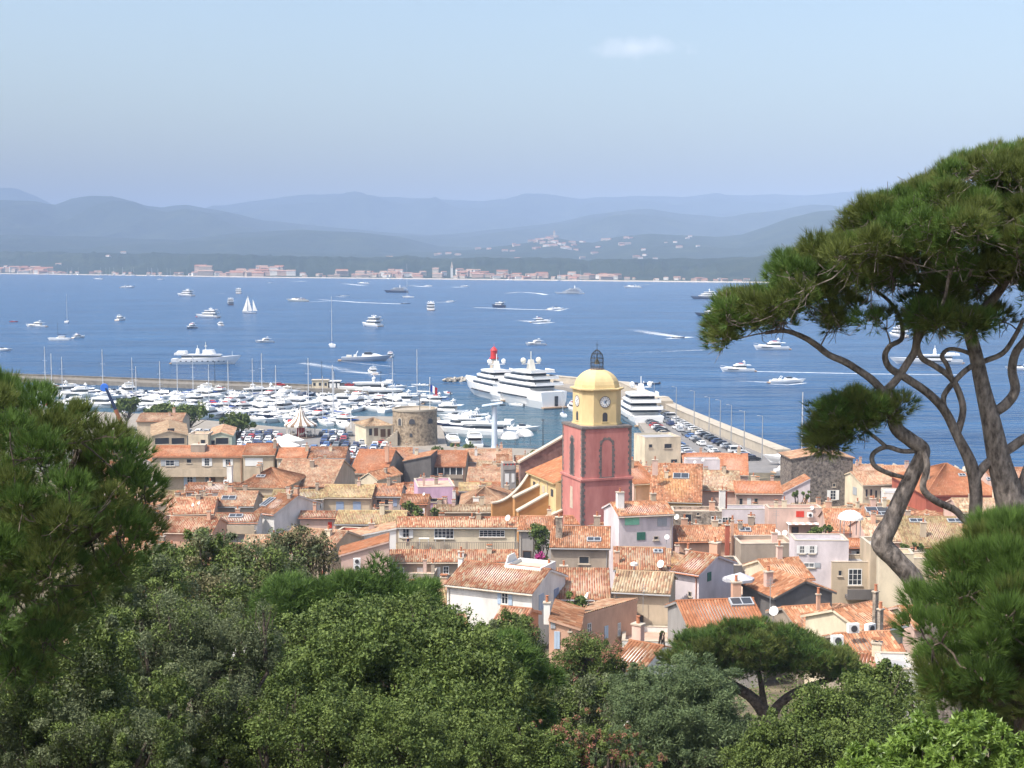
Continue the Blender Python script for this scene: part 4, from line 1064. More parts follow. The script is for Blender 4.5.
for sx, sy in ((-1, -1), (1, -1), (1, 1), (-1, 1)):
    mb = MB(); z_ = 0; k = 0
    while z_ < H2 - .3:
        big = k % 2; a, b = (.50, .34) if big else (.34, .50)
        hh = 3.7 if z_ < H1 else 3.6
        if not (H1 - .4 < z_ < H1 + .3):
            for (lx, ly) in ((a, .02), (.02, b)):
                x0_, x1_ = sorted((sx * (hh - lx), sx * (hh + .025))); y0_, y1_ = sorted((sy * (hh - ly), sy * (hh + .025)))
                if lx > .1: y0_, y1_ = sorted((sy * (hh + .003), sy * (hh + .025)))
                else: x0_, x1_ = sorted((sx * (hh + .003), sx * (hh + .025)))
                mb.box(x0_, x1_, y0_, y1_, z_, z_ + .38, QUOIN)
        z_ += .4; k += 1
    mb.build('quoin', tw)
def arch_pts(w_, h_, n=8):
    r_ = w_ / 2; pts = [(-r_, 0), (r_, 0)]
    for k in range(n + 1): a = math.pi * k / n; pts.append((r_ * math.cos(a), h_ - r_ + r_ * 1.0 * math.sin(a)))
    return pts
def arch_plate(mb, T, u, z_, w_, h_, out0, out1, m):
    p_ = arch_pts(w_, h_)
    mb.grid([[T @ Vector((u + x, -o_, z_ + y)) for x, y in p_] for o_ in (out0, out1)], m, closed=True, cap=True)
faces = [Matrix.Rotation(math.pi / 2 * k, 4, 'Z') @ Matrix.Translation((0, -3.6, 0)) for k in range(4)]  # 0 front, 3 left
for k, T in enumerate(faces):
    mb = MB(); lw, lh = (1.5, 5.0)
    if k == 3 or k == 1: lw, lh = 1.0, 5.0
    zb = H1 + .45
    for i in range(13): # toothed stone surround
        z_ = zb + i * .38; q = .42 if i % 2 else .28
        if z_ + .38 > zb + lh - lw / 2: break
        for s_ in (-1, 1): a, b = sorted((s_ * lw / 2, s_ * (lw / 2 + q))); mb.box(a, b, -.03, -.003, z_, z_ + .36, QUOIN, T)
    n_ = 9
    for i in range(n_):
        a0, a1 = math.pi * i / n_, math.pi * (i + 1) / n_; r0, r1 = lw / 2, lw / 2 + (.42 if i % 2 else .3)
        zc = zb + lh - lw / 2
        mb.grid([[T @ Vector((r_ * math.cos(a_), -o_, zc + r_ * math.sin(a_))) for r_, a_ in ((r0, a0), (r1, a0), (r1, a1), (r0, a1))] for o_ in (.003, .03)], QUOIN, closed=True)
    mb.box(-lw / 2 - .4, lw / 2 + .4, -.04, -.003, zb - .2, zb - .002, QUOIN, T)
    o = mb.build('belfry_opening', tw)
    mb = MB(); arch_plate(mb, T, 0, zb, lw - .02, lh, .001, .012, DARKM if k in (1, 3) else PINKR); mb.build('infill' if k in (0, 2) else 'opening_shade', o)  # dark plate paints the shade inside the two side openings
mb = MB(); mb.box(-.5, .55, -.016, -.004, H1 - 4.2, H1 - 1.2, LIME, Matrix.Rotation(-math.pi / 2, 4, 'Z') @ Matrix.Translation((0, -3.7, 0)), top=(.8, 1)); mb.build('bare_plaster_patch', tw)
# clock stage: square with cut corners
def cham(s_, c_): # half width, half flat
    return [(-c_, -s_), (c_, -s_), (s_, -c_), (s_, c_), (c_, s_), (-c_, s_), (-s_, c_), (-s_, -c_)]
mb = MB(); mb.prism(cham(2.87, 1.65), H2 + .3, H3, YEL); mb.prism(cham(3.0, 1.72), H2 + .3, H2 + .55, YEL); mb.build('clock_stage', tw)
mb = MB(); mb.prism(cham(3.02, 1.75), H3, H3 + .12, YEL); mb.prism(cham(3.22, 1.86), H3 + .12, H3 + .3, YEL); mb.build('cornice', tw)
mb = MB(); rows = []
for k in range(9):
    a = math.pi / 2 * k / 8 * .93; f_ = math.cos(a); rows.append([Vector((x * f_, y * f_, H3 + .3 + 2.55 * math.sin(a))) for x, y in cham(2.75, 1.45)])
mb.grid(rows, YEL, closed=True); mb.build('dome', tw)
CF = [Matrix.Rotation(math.pi / 2 * k, 4, 'Z') @ Matrix.Translation((0, -2.87, 0)) for k in range(4)]
for k, T in enumerate(CF):
    zc = H3 - 1.5
    def disc(mb, r0, r1, o0, o1, m, n=24):
        mb.grid([[T @ Vector((r1 * math.cos(2 * math.pi * i / n), -o_, zc + r1 * math.sin(2 * math.pi * i / n))) for i in range(n)] for o_ in (o0, o1)], m, closed=True)
    mb = MB(); disc(mb, 0, .80, .003, .05, QUOIN); disc(mb, 0, .70, .051, .06, SH['white'])
    for i in range(12):
        a = math.pi / 6 * i; Mx = T @ Matrix.Translation((0, 0, zc)) @ Matrix.Rotation(a, 4, 'Y')
        for dx in ((-.05, 0, .05) if i % 3 else (-.03, .03)): mb.box(dx - .013, dx + .013, -.068, -.061, .48, .66, DARKM, Mx)
    disc(mb, 0, .24, .0605, .064, SH['lightblue'])
    o = mb.build('clock_face', tw)
    for ln_, wd_, an in ((.40, .05, R(48)), (.58, .035, R(146))):
        mb = MB(); Mx = T @ Matrix.Translation((0, 0, zc)) @ Matrix.Rotation(an, 4, 'Y'); mb.box(-wd_, wd_, -.08, -.07, -.08, ln_, DARKM, Mx, top=(1, 1)); mb.build('clock_hand', o)
    mb = MB(); arch_plate(mb, T, 0, H3 - 4.15, .72, 1.25, .003, .02, DARKM); mb.box(-.5, .5, -.1, -.003, H3 - 4.28, H3 - 4.16, YEL, T); mb.build('small_opening', tw)
zt = H3 + 2.75
mb = MB(); mb.lathe([(1.0, 0), (1.0, .2), (.8, .25)], QUOIN, 8, (0, 0, zt - .1), R(22.5)); mb.build('cage_base', tw)
mb = MB()
for k in range(12):
    a = 2 * math.pi * k / 12; mb.tube([(.85 * math.cos(a), .85 * math.sin(a), zt), (.88 * math.cos(a), .88 * math.sin(a), zt + 1.5), (.72 * math.cos(a), .72 * math.sin(a), zt + 2.1), (.35 * math.cos(a), .35 * math.sin(a), zt + 2.5), (.04 * math.cos(a), .04 * math.sin(a), zt + 2.7)], .035, IRON, 4)
for z_, r_ in ((.35, .86), (.9, .87), (1.5, .89), (2.1, .73)):
    mb.tube([(r_ * math.cos(2 * math.pi * k / 16), r_ * math.sin(2 * math.pi * k / 16), zt + z_) for k in range(17)], .04, IRON, 4)
mb.tube([(0, 0, zt + 2.6), (0, 0, zt + 3.9)], [.05, .02], IRON, 5); mb.box(-.25, .25, -.02, .02, zt + 3.3, zt + 3.35, IRON); mb.build('bell_cage', tw)
mb = MB(); mb.lathe([(.42, 0), (.34, .15), (.24, .5), (.18, .68), (.02, .74)], mat('bronze', (.12, .10, .06), .5, metal=.6), 12, (0, 0, zt + .7)); mb.tube([(0, 0, zt + 1.4), (0, 0, zt + 2.1)], .05, IRON, 5); mb.build('bell', tw)
# the church nave behind it, in the tower's frame
ch = thing('church', 'yellow church nave with tiled roof and sloping orange buttresses beside the bell tower', 'church', TC, TH)
ze = 23.7 - B0
mb = MB(); mb.box(-4.5, 3.4, 3.75, 15, 0, ze, YEL); mb.build('wall', ch)
rb = MB(); slope(rb, (-4.9, 15, ze - .1), (-4.9, 3.75, ze - .1), (3.4, 3.75, ze + 2.9), (3.4, 15, ze + 2.9), TILES['fresh'], YEL, sag=.02); rb.build('roof', ch)
mb = MB()
pts = [(-5.7, 0), (3.5, 0), (3.5, 29.6 - B0), (-5.7, 25.0 - B0)]
mb.grid([[Vector((x, y_, z_)) for x, z_ in pts] for y_ in (15.05, 15.7)], PURP, closed=True); g_ = mb.build('gable_wall', ch)
mb = MB()
for (xa, za), (xb, zb_) in (((-5.9, 24.95 - B0), (3.6, 29.7 - B0)),):
    mb.grid([[Vector((x, y_, z_ + dz)) for x, z_, dz in ((xa, za, .02), (xb, zb_, .02), (xb, zb_, .3), (xa, za, .3))] for y_ in (14.9, 15.85)], LIME, closed=True)
mb.build('coping', g_)
mb = MB(); pr = []
for k in range(9):
    t_ = k / 8; pr.append((-4.6 - 5.8 * t_, ze - .1 - 4.2 * (1 - (1 - t_) ** 2.2)))
ring = pr + [(-10.4, 0), (-4.6, 0)]
mb.grid([[Vector((x, y_, z_)) for x, z_ in ring] for y_ in (14.0, 14.6)], OCHR, closed=True)
mb.grid([[Vector((x, y_, z_ + .01)) for y_ in (13.9, 14.7)] + [Vector((x, y_, z_ + .22)) for y_ in (14.7, 13.9)] for x, z_ in pr], LIME, closed=True)
mb.build('buttress', ch)
for yb, z0_, z1_, xe in ((10.2, 22.3, 20.7, -8.3), (6.6, 21.6, 19.4, -9.0), (3.2, 19.8, 17.8, -8.6)):
    mb = MB()
    mb.grid([[Vector((x, y_, z_)) for x, z_ in ((xe, 0), (-4.52 if yb > 4 else -3.75, 0), (-4.52 if yb > 4 else -3.75, z0_ - B0), (xe, z1_ - B0))] for y_ in (yb, yb + .8)], OCHR, closed=True)
    xr_ = -4.52 if yb > 4 else -3.75
    mb.grid([[Vector((x, y_, z_)) for x, z_ in ((xe - .1, z1_ - B0 + .01), (xr_, z0_ - B0 + .01), (xr_, z0_ - B0 + .24), (xe - .1, z1_ - B0 + .24))] for y_ in (yb - .12, yb + .92)], LIME, closed=True)
    mb.build('buttress', ch)
for yw in (5.2, 8.6, 12.4):
    mb = MB(); T = Matrix.Translation((-4.5, 0, 0)) @ Matrix.Rotation(R(-90), 4, 'Z'); mb.box(-yw - .45, -yw + .45, -.05, -.003, ze - 2.1, ze - 1.1, DARKM if yw != 8.6 else LIME, T); mb.build('window', ch)
    mb = MB(); mb.box(-yw - 1.8, -yw - 1.66, -.12, -.003, 0, ze - .3, LIME, T); mb.build('downpipe', ch)
FOOT.append((TC.x, TC.y, 5, 5, TH)); FOOT.append((TC.x - 3.5, TC.y + 9, 9, 7.5, TH)); FOOT.append((TC.x - 9, TC.y + 6, 6, 7, TH))
VR.append((563, 636, 350, 521, 190)); VR.append((500, 566, 436, 515, 193)); VR.append((750, 832, 452, 482, 330))

# ---------------------------------------------------------------- houses, each read off the photograph
def town():
    H = house
    # harbour-front rows
    H('beige boat shed with a low gable, strip windows and pale ribbed roof, beyond the pine', 152, 187, 436, 420, 'gable', 'beige', 'old', 14, Y=345, d=24, pitch=15, wins=((162, 441, 14, 7, 'dark'), (178, 441, 13, 7, 'dark'), (171, 430, 7, 4, 'dark')), chim=0)
    H('brown-roofed long shed behind the boat shed gable', 137, 182, 421, 413.5, 'side', 'beige', 'pink', 0, Y=372, chim=2)
    H('small cream block with white aerials between two shed gables', 188, 208, 434, 431, 'flat', 'cream', 'orange', 0, Y=338, wins=((203, 442, 5, 5, 'dark'),), ext=(('ant', 193, 440), ('ant', 205, 440)), chim=0)
    H('greenish gable shed with one dark window strip, right of the aerials', 209, 232, 436, 427, 'gable', 'green', 'pink', 8, Y=340, d=16, pitch=17, wins=((213, 443, 4, 6, 'dark'), (222, 441, 13, 7, 'dark')), chim=0)
    H('long beige two-storey house with a balcony band under a straight orange roof', 152, 242, 456.5, 446, 'side', 'beige', 'fresh', 0, Y=318, d=None, wins=((170, 463, 9, 6, 'shut', 'grey'), (189, 461, 5, 4.5, 'dark'), (207, 462, 5, 8, 'shut', 'white'), (228, 463, 5, 8, 'shut', 'white'), (190, 481, 6, 9, 'shut', 'lightblue'), (207, 480, 4, 7, 'white'), (213, 480, 5, 7, 'closed', 'brown'), (160, 481, 5, 8, 'shut', 'white')), ext=(('balcony', 153, 229, 468, 474.5, 'beige'), ('chim', 199, 449, 3, 1.0, 3.2, 'taupe')), chim=0)
    H('beige house with wide closed white shutters, orange roof one step higher', 243, 274, 455, 444, 'side', 'beige', 'fresh', 0, Y=316, wins=((254, 462, 18, 8, 'closed', 'white'),), ext=(('chim', 275, 447, 3, 1.6, .7, 'taupe'),), chim=0)
    H('row house under a short orange roof right of the white-shuttered one', 277, 306, 458, 448, 'side', 'beige', 'fresh', 0, Y=315, wins=((284, 466, 5, 7, 'shut', 'white'), (296, 466, 5, 7, 'shut', 'white')), ext=(('chim', 307, 452, 3, 1.6, .7, 'beige'),), chim=0)
    H('row house with leafy terrace under an orange roof, next to the tall beige chimney', 309, 345, 458, 447.5, 'side', 'grey', 'orange', 0, Y=316, wins=((316, 466, 5, 7, 'closed', 'lightblue'), (328, 467, 5, 7, 'shut', 'white'), (338, 466, 5, 7, 'dark')), chim=1)
    H('house under a tall bare orange roof between row end and chimney cluster', 350, 386, 473, 450, 'side', 'taupe', 'fresh', -6, Y=298, wins=((366, 480, 5, 6, 'dark'),), ext=(('chim', 387, 458, 3, 2.6, .8, 'peach'),), chim=0)
    H('roof ends crowded with clay chimneys beyond the narrow cream gable', 384, 412, 461, 448, 'side', 'pink', 'orange', 4, Y=318, chim=3, auto=1)
    H('narrow cream gabled house with pale rake edges', 361, 377, 478, None, 'gable', 'cream', 'orange', -28, Y=288, d=9, chim=1, pitch=32)
    H('dark grey blank-walled house under a tipped orange roof', 404, 431, 461, None, 'shedL', 'dark', 'orange', -6, Y=308, d=9, pitch=12, chim=1)
    H('house with a dark open loggia and green awning below a clean orange roof', 429, 465, 466, 451, 'side', 'taupe', 'fresh', -2, Y=312, wins=(), ext=(('loggia', 431, 463, 467.5, 478, 5, 'white'), ('dish', 424, 473, 0)), chim=1)
    H('house under tan and orange roofs below the pale lamp column', 466, 512, 462, 449.5, 'side', 'pink', 'pink', 2, Y=322, chim=2, ext=(('chim', 476, 456, 3, 1.6, .6, 'white'),), auto=1)
    H('low house under crumbly pale pink tiles left of the church', 467, 500, 482, 468, 'side', 'taupe', 'pink', -3, Y=275, chim=0, auto=1)
    H('thin grey house with an orange loggia and closed shutters beside the curved buttress', 503, 516, 463, 461, 'flat', 'grey', 'orange', 10, Y=262, wins=((507, 478, 4, 9, 'closed', 'white'), (513, 478, 3, 9, 'closed', 'white')), ext=(('loggia', 503.5, 515, 464, 469, 3, 'red'),), chim=0)
    H('cream blank-sided house wedged before the orange loggia', 497, 507, 463, 455, 'side', 'cream', 'orange', 0, Y=285, chim=0)
    H('flat-topped lavender pink house with a tiled terrace', 418, 455, 487, 479, 'flat', 'lavender', 'orange', 8, he=7.5, d=10, wins=((438, 500, 18, 4, 'dark'),), ext=(('chim', 454, 500, -.6, 1.6, .5, 'white'), ('chim', 424, 482, 4, 1.0, .4, 'pink')), chim=1)
    H('beige house with blue shutters closed below yellowish tiles', 322, 371, 497, 485.5, 'side', 'beige', 'yellow', -3, he=7, wins=((340, 506, 8, 9, 'closed', 'blue'), (357, 506, 8, 9, 'closed', 'blue')), chim=1)
    H('grey-walled house with a pair of dark windows, orange roof beside the yellowish one', 372, 400, 496, 484.5, 'side', 'grey', 'orange', -3, he=7, wins=((379, 502, 6, 6, 'dark'), (387, 502, 6, 6, 'dark'), (395, 502, 4, 9, 'closed', 'blue')), chim=1)
    H('low orange roof dropping toward the courtyard plants by the lavender house', 401, 427, 503, 487, 'side', 'peach', 'orange', -3, he=7, d=5, chim=0, ext=(('dish', 424, 494, -1),))
    H('house under a hipped tan roof with a white dormer, below the pale pink tiles', 461, 507, 508, 488, 'hip', 'beige', 'pink', 0, he=6.5, chim=0, ext=(('chim', 476, 503, 2, .9, .9, 'white'),))
    H('house with a flat old-tile edge and grey parapet above the balcony house', 434, 510, 511.5, 505.5, 'side', 'beige', 'old', 0, he=6.6, wins=((443, 518, 8, 4, 'dark'), (470, 518, 6, 4, 'dark')), chim=2, ext=(('ac', 422, 511, -1),))
    H('long low house under pale tan tiles, in front of the blue shutters', 336, 404, 523.5, 511.5, 'side', 'taupe', 'yellow', -2, he=6.3, wins=((353, 530, 5, 3, 'dark'), (387, 527, 6, 4, 'dark')), chim=2)
    # left cluster
    H('broad orange hipped roof house with a white chimney block, far left', 236, 283, 487, 468, 'hip', 'beige', 'orange', -8, he=6.5, chim=2, ext=(('sky', 261, 477, 1.6, .9), ('ac', 226, 482, -2), ('chim', 230, 478, 0, 2.2, .9, 'white')))
    H('low orange lean-to in front of the beige balcony house', 186, 240, 491, 483, 'shed', 'white', 'orange', 0, he=5.5, chim=2)
    H('sprawling patched roof running down to a chimney stack, behind the plant terrace', 270, 332, 485, 460, 'side', 'beige', 'pink', -6, he=6.0, chim=3)
    H('pinkish roof with a blue-grey skylight among chimney pots', 215, 253, 506, 492, 'side', 'taupe', 'pink', 0, he=7, chim=3, ext=(('sky', 229, 499, 2.2, 1.2),))
    H('lower strip roof with a second skylight and white terrace rail', 214, 257, 522, 514, 'side', 'white', 'mix', 0, he=6.2, chim=1, ext=(('sky', 236, 517, 2.0, .9), ('balcony', 216, 256, 524, 530, 'beige')))
    H('jumble-topped house with dishes at the pine edge', 166, 213, 514, 498, 'side', 'peach', 'mix', 5, he=6.5, chim=4, ext=(('dish', 193, 505, -2), ('dish', 199, 503, -2)))
    H('corrugated-looking red roof peeping over the left bushes', 164, 212, 532, 518, 'side', 'peach', 'mix', -4, he=6, chim=1)
    H('terrace house with potted greenery under a white-edged tan roof', 272, 323, 498.5, 490.5, 'side', 'white', 'yellow', 0, he=6.8, chim=2, ext=(('loggia', 281, 322, 500, 512, 3, 'grey'),))
    H('small pinkish house under a thin tile strip below the plant terrace', 300, 337, 517, 512.5, 'side', 'pink', 'mix', -3, he=6, wins=((330, 525, 4, 6, 'closed', 'red'),), chim=1)
    H('roof corner behind leaning dark panels and white pots', 256, 274, 512, 495, 'side', 'white', 'orange', -30, he=7, chim=3, ext=(('sky', 268, 503, 1.2, 2.6),))
    H('orange roof half screened by pale shrubs on the left', 277, 331, 546, 530, 'side', 'beige', 'pink', -20, he=6, chim=1)
    H('rust red flat-topped house rising from the bushes', 331, 350, 533.5, 527, 'flat', 'rust', 'orange', -12, he=6.5, wins=((340, 547, 4, 6, 'closed', 'brown'),), chim=0)
    # middle
    H('long beige house with french windows and a balustraded terrace', 398, 517, 527, 518, 'side', 'cream', 'mix', 0, he=6.8, wins=((406, 533, 7, 10, 'shut', 'white'), (444, 533, 20, 12, 'grid'), (492, 533.5, 26, 7.5, 'grid')), ext=(('balcony', 388, 518, 540, 549.5, 'taupe', 'rail'), ('chim', 472, 524, 2, .9, .6, 'peach'), ('dish', 508, 518, 0, .8), ('chim', 427, 560, -9, .5, .6, 'white')), chim=1)
    H('lower wing under striped tiles right below the balustrade', 386, 517, 561.5, 550.5, 'shed', 'taupe', 'mix', 0, he=5.2, wins=((400, 570, 8, 5, 'white'), (420, 570, 6, 5, 'closed', 'white'), (438, 572, 5, 10, 'closed', 'white'), (446, 570, 6, 8, 'white')), chim=1, ext=(('chim', 461, 556, 1, .5, .7, 'white'),))
    H('whitewashed wall house with a slanting parapet, left of the balustrade', 351, 396, 537, None, 'shedL', 'white', 'pink', 6, he=6.5, d=4, pitch=10, chim=1)
    H('beige house under one slanting tile edge, above the central bushes', 341, 389, 555, None, 'shedL', 'pink', 'fresh', 4, he=6.5, d=4.5, pitch=15, chim=0, ext=(('ac', 357, 561, -1.2), ('ac', 357, 567, -1.2)))
    H('low garden wall house with a tile coping just above the green bushes', 365, 434, 572.5, 570, 'flat', 'taupe', 'orange', -4, he=4.2, d=5, chim=0, ext=(('chim', 433, 572, 0, 1.0, .4, 'taupe'), ('chim', 425, 570, 0, 1.2, .4, 'pink')))
    t, Wi, Yf = H('white house with pale blue shutters and a roof terrace cut into striped tiles', 447, 532, 584, None, 'side', 'white', 'mix', -25, he=6.2, d=8.2, wins=((505, 597, 7, 15, 'shut', 'lightblue'), (541, 602, 5, 16, 'closed', 'lightblue', 'R'), (556, 598, 5, 20, 'closed', 'blue', 'R')), chim=0, ext=(('chim', 549, 575, 3, 1.0, .8, 'white'), ('chim', 461, 562, 6, .4, .5, 'white')))
    a_ = Wi @ at(503, 579, Yf + 1.0); b_ = Wi @ at(535, 583, Yf - 1.6)
    mb = MB(); x0_, x1_ = a_.x, b_.x; y0_ = a_.y + .3; z_ = (Wi @ at(447, 584, Yf)).z + (y0_ - (Wi @ at(447, 584, Yf)).y - .4) * TP
    for q in ((x0_, x1_, y0_, y0_ + .2), (x0_, x0_ + .2, y0_ + .2, y0_ + 3.6), (x1_ - .2, x1_, y0_ + .2, y0_ + 3.6), (x0_, x1_, y0_ + 3.6, y0_ + 3.8)): mb.box(*q, z_ - 1.0, z_ + .55, WALL['white'])
    mb.box(x0_ + .2, x1_ - .2, y0_ + .2, y0_ + 3.6, z_ + .1, z_ + .2, LIME)
    mb.box(x0_ - .12, x0_ - .02, y0_ - .3, y0_ + 3.9, z_ - .5, z_ + 1.3, WALL['white'], top=(1, .35))
    mb.build('roof_terrace', t)
    H('small striped tile roof in the bushes under the white house', 494, 521, 623, 609, 'side', 'peach', 'mix', -20, he=5, chim=0)
    H('grey house with one dark doorway beside the bougainvillea', 519, 552, 529.5, 517, 'side', 'grey', 'orange', -6, he=6.6, wins=((527, 556, 9, 11, 'brown'),), chim=1)
    H('brown-grey house with a single framed window under a broad orange roof', 551, 609, 547, 527.5, 'side', 'taupe', 'orange', -4, he=7.0, wins=((584, 560, 11, 8, 'dark'),), ext=(('sky', 594, 541, 1.7, .9), ('chim', 559, 534, 2, 2.0, .8, 'stone')), chim=1)
    H('house under steep striped tiles with a white dish at its corner', 615, 665, 569, 548.5, 'side', 'taupe', 'mix', -4, he=6.5, wins=((628, 576, 9, 6, 'dark'),), ext=(('dish', 661, 564, -.6, .8), ('sky', 658, 553, 1.0, .7), ('chim', 617, 561, 1, 1, .5, 'peach')), chim=0)
    H('bright striped roof plane between white house and plant-screened dish', 556, 609, 598, 569, 'shed', 'pink', 'mix', -2, he=4.6, d=None, chim=0)
    H('white and lilac house with closed mint green shutters, right of the tower foot', 619, 673, 516, None, 'side', 'lilac', 'orange', 14, Y=176, d=6.2, wins=((632, 520.5, 15, 9, 'closed', 'mint'), (662, 522, 10, 8, 'closed', 'grey'), (641, 536, 9, 8, 'closed', 'green'), (656, 538, 5, 4, 'dark')), ext=(('chim', 620, 505, 2, 1.6, .9, 'white'), ('dish', 667, 537, -1, .6)), chim=1)
    H('low orange roof with clay pots at the foot of the bell tower', 565, 622, 524, 517, 'side', 'peach', 'orange', -3, he=7.2, chim=5)
    H('rubble stone house with dark openings right of the mint shutters', 673, 722, 511, 506, 'flat', 'stone', 'orange', -2, he=7, wins=((688, 518, 8, 9, 'dark'), (714, 519, 6, 6, 'white'), (723, 521, 6, 4, 'white'), (698, 514, 3, 3, 'dark')), ext=(('dish', 677, 517, -1, .8), ('chim', 712, 507, 2, .8, .8, 'peach')), chim=0)
    H('big house under a wide orange roof with a white-framed skylight', 650, 701, 501, 464, 'side', 'ochre', 'orange', -8, Y=222, chim=2, ext=(('sky', 681, 477, 2.6, 1.8), ('chim', 655, 470, 4, 1.6, .9, 'pink')))
    H('orange lean-to roof right behind the bell tower', 634, 656, 484, 463, 'side', 'pink', 'fresh', 20, Y=236, chim=1)
    H('beige flat-topped block with two small windows, right of the clock', 645, 681, 437.5, 432.5, 'flat', 'cream', 'grey', 12, Y=326, wins=((650.5, 446, 4, 4, 'dark'), (668, 446, 8, 5, 'dark'), (674, 461, 7, 4, 'dark')), chim=0)
    H('large worn roof with scattered pale tiles, left of the boats in their cradle', 690, 741, 490, 471, 'side', 'pink', 'old', -5, he=6.8, chim=3, auto=0)
    H('bright orange roof house before the mole road', 720, 748, 474.5, 454, 'side', 'pink', 'fresh', -8, Y=308, chim=1)
    H('orange roof strip behind the grey lilac shed', 684, 722, 462, 453.5, 'side', 'pink', 'fresh', 0, Y=325, chim=1)
    H('grey lilac flat shed with white dishes', 686, 720, 459.5, 457, 'flat', 'lilac', 'grey', 0, Y=300, ext=(('dish', 695, 462, -1, .6), ('dish', 703, 460, -1, .6)), chim=0)
    H('house with an orange roof running up to a bluish white side wall', 736, 782, 493, 482, 'side', 'pink', 'fresh', -3, he=6.5, wins=((741, 502, 4, 8, 'dark'), (749, 502, 4, 8, 'closed', 'white'), (756, 502, 4, 8, 'dark')), chim=3)
    H('bluish white wedge-walled house before the rough stone hall', 781, 810, 494, None, 'shedL', 'lilac', 'orange', 0, Y=252, d=5, pitch=28, chim=0)
    H('tall rough dark stone hall with a shallow gable', 792, 853, 459, None, 'gable', 'darkstone', 'pink', 5, Y=268, d=8, pitch=9, wins=((833, 495, 6, 10, 'shut', 'white'), (834, 485, 3, 4, 'dark')), chim=0)
    H('lilac grey flat-roofed house with one small dark window, mid right', 722, 769, 509, 507, 'flat', 'lilac', 'grey', 0, he=6.5, d=4, wins=((731, 520, 5, 6, 'dark'), (714, 520, 6, 6, 'white')), ext=(('chim', 722, 512, 1, 3.4, .9, 'white'), ('chim', 726, 505, 1, 2.2, .3, 'rust')), chim=0)
    H('terrace house with a red shutter and striped awning over plants', 769, 822, 508, 504, 'flat', 'pink', 'orange', 0, he=7.5, wins=((800, 514, 8, 6, 'closed', 'red'), (795, 531, 7, 9, 'brown')), ext=(('awning', 786, 820, 522), ('ac', 810, 515, -.4), ('dish', 812, 508, 0, .6), ('dish', 778, 534, -4, .8)), chim=2)
    H('orange-roofed house right of the awning terrace', 828, 868, 531, 510, 'side', 'pink', 'orange', -6, he=6.2, chim=2, ext=(('dish', 868, 534, -1, .7),))
    H('wide jumble of orange tiles above the taupe block', 680, 730, 541, 526.5, 'side', 'peach', 'orange', 3, he=6.3, chim=3)
    H('orange roof with a broken skylight and aerials, centre right', 731, 778, 541, 525.5, 'side', 'peach', 'orange', -3, he=6.3, chim=3, ext=(('sky', 745, 531, 1.5, .9), ('ant', 776, 530, 0), ('dish', 776, 532, -1, .6), ('dish', 785, 533, -1, .7)))
    H('tall pinkish white gabled house with a small green window', 673, 699, 570, None, 'side', 'lilac', 'mix', -38, he=8.2, d=6.5, wins=((709, 576.5, 4.5, 9, 'closed', 'green', 'R'), (690, 594, 3, 5, 'dark')), ext=(('chim', 688, 560, 3, 1.0, .4, 'pink'), ('chim', 715, 553, 6, 1.0, .9, 'peach')), chim=0)
    H('taupe and mauve blank block left of the lilac apartments', 741, 795, 543.5, 541, 'flat', 'taupe', 'orange', 3, he=7.5, d=5, ext=(('chim', 727, 560, 3, 4.2, .5, 'rust'), ('chim', 732, 555, 4, 4.2, .35, 'peach')), chim=1)
    H('low dark cement annex before the taupe block', 723, 742, 565, 563, 'flat', 'dark', 'grey', 0, he=5.5, d=5, chim=0)
    H('lilac apartment house with grey-shuttered window pairs', 795, 849, 540, 538, 'flat', 'lilac', 'grey', -2, he=8.5, d=4, wins=((802, 549.5, 5, 8, 'shut', 'white'), (812, 549.5, 5, 8, 'shut', 'white'), (809, 565, 11, 5, 'shut', 'grey')), chim=0)
    H('cream house with an orange roof stepping down before the lilac apartments', 774, 812, 580, 559.5, 'side', 'cream', 'orange', 14, he=6.5, chim=1)
    H('pink top floor with one white window beside the pine limb', 848, 872, 546.5, 541.5, 'side', 'pink', 'fresh', 0, Y=164, wins=((859.5, 555, 8, 9, 'shut', 'white'),), chim=0)
    H('warm beige house with a tall white french window and ledge', 832, 872, 561.5, 559, 'flat', 'beige', 'grey', 0, Y=158, d=4, wins=((855, 577, 14, 17, 'grid'), (840, 573, 4, 6, 'dark')), ext=(('balcony', 845, 886, 587, 594, 'dark'),), chim=0)
    H('tall beige pier wall between french-window house and cream gable wall', 871, 880, 545, 543, 'flat', 'beige', 'grey', 0, Y=157, d=5, chim=0)
    H('big blank cream wall right of the pine limb', 880, 914, 553, 548, 'flat', 'cream', 'orange', -8, Y=150, d=3, chim=0)
    H('sandy flat roof with a stone rim behind the cream wall', 903, 938, 558, 552, 'flat', 'cream', 'orange', 0, he=7, chim=0)
    H('wide tan roof with one chimney seen between the two pine trunks', 905, 968, 546, 517.5, 'side', 'pink', 'yellow', -3, he=5.6, chim=0, ext=(('chim', 923, 538, 2, 2.0, .7, 'beige'), ('sky', 917, 522, 2.0, .9), ('sky', 955, 522, 2.0, .9)))
    H('tan roof behind the slanted pine trunk', 869, 904, 541, 519, 'side', 'pink', 'old', 0, he=6, chim=2)
    H('house with glass roof panels and dark vents behind the pine trunk', 866, 892, 516, 508, 'side', 'grey', 'pink', 0, he=6.5, chim=2, ext=(('sky', 877, 511, 3.4, 1.5), ('sky', 881, 515, 3.4, 1.0)))
    H('cream classical house with tall narrow windows and a stone cornice', 863, 905, 485, 471.5, 'side', 'cream', 'pink', 14, Y=262, wins=((866.5, 493, 2.6, 8, 'dark'), (871, 493, 2.6, 8, 'dark'), (876, 494, 2.6, 8, 'dark'), (881, 494.5, 2.6, 8, 'dark'), (855, 491, 3, 8, 'closed', 'grey', 'L')), chim=0)
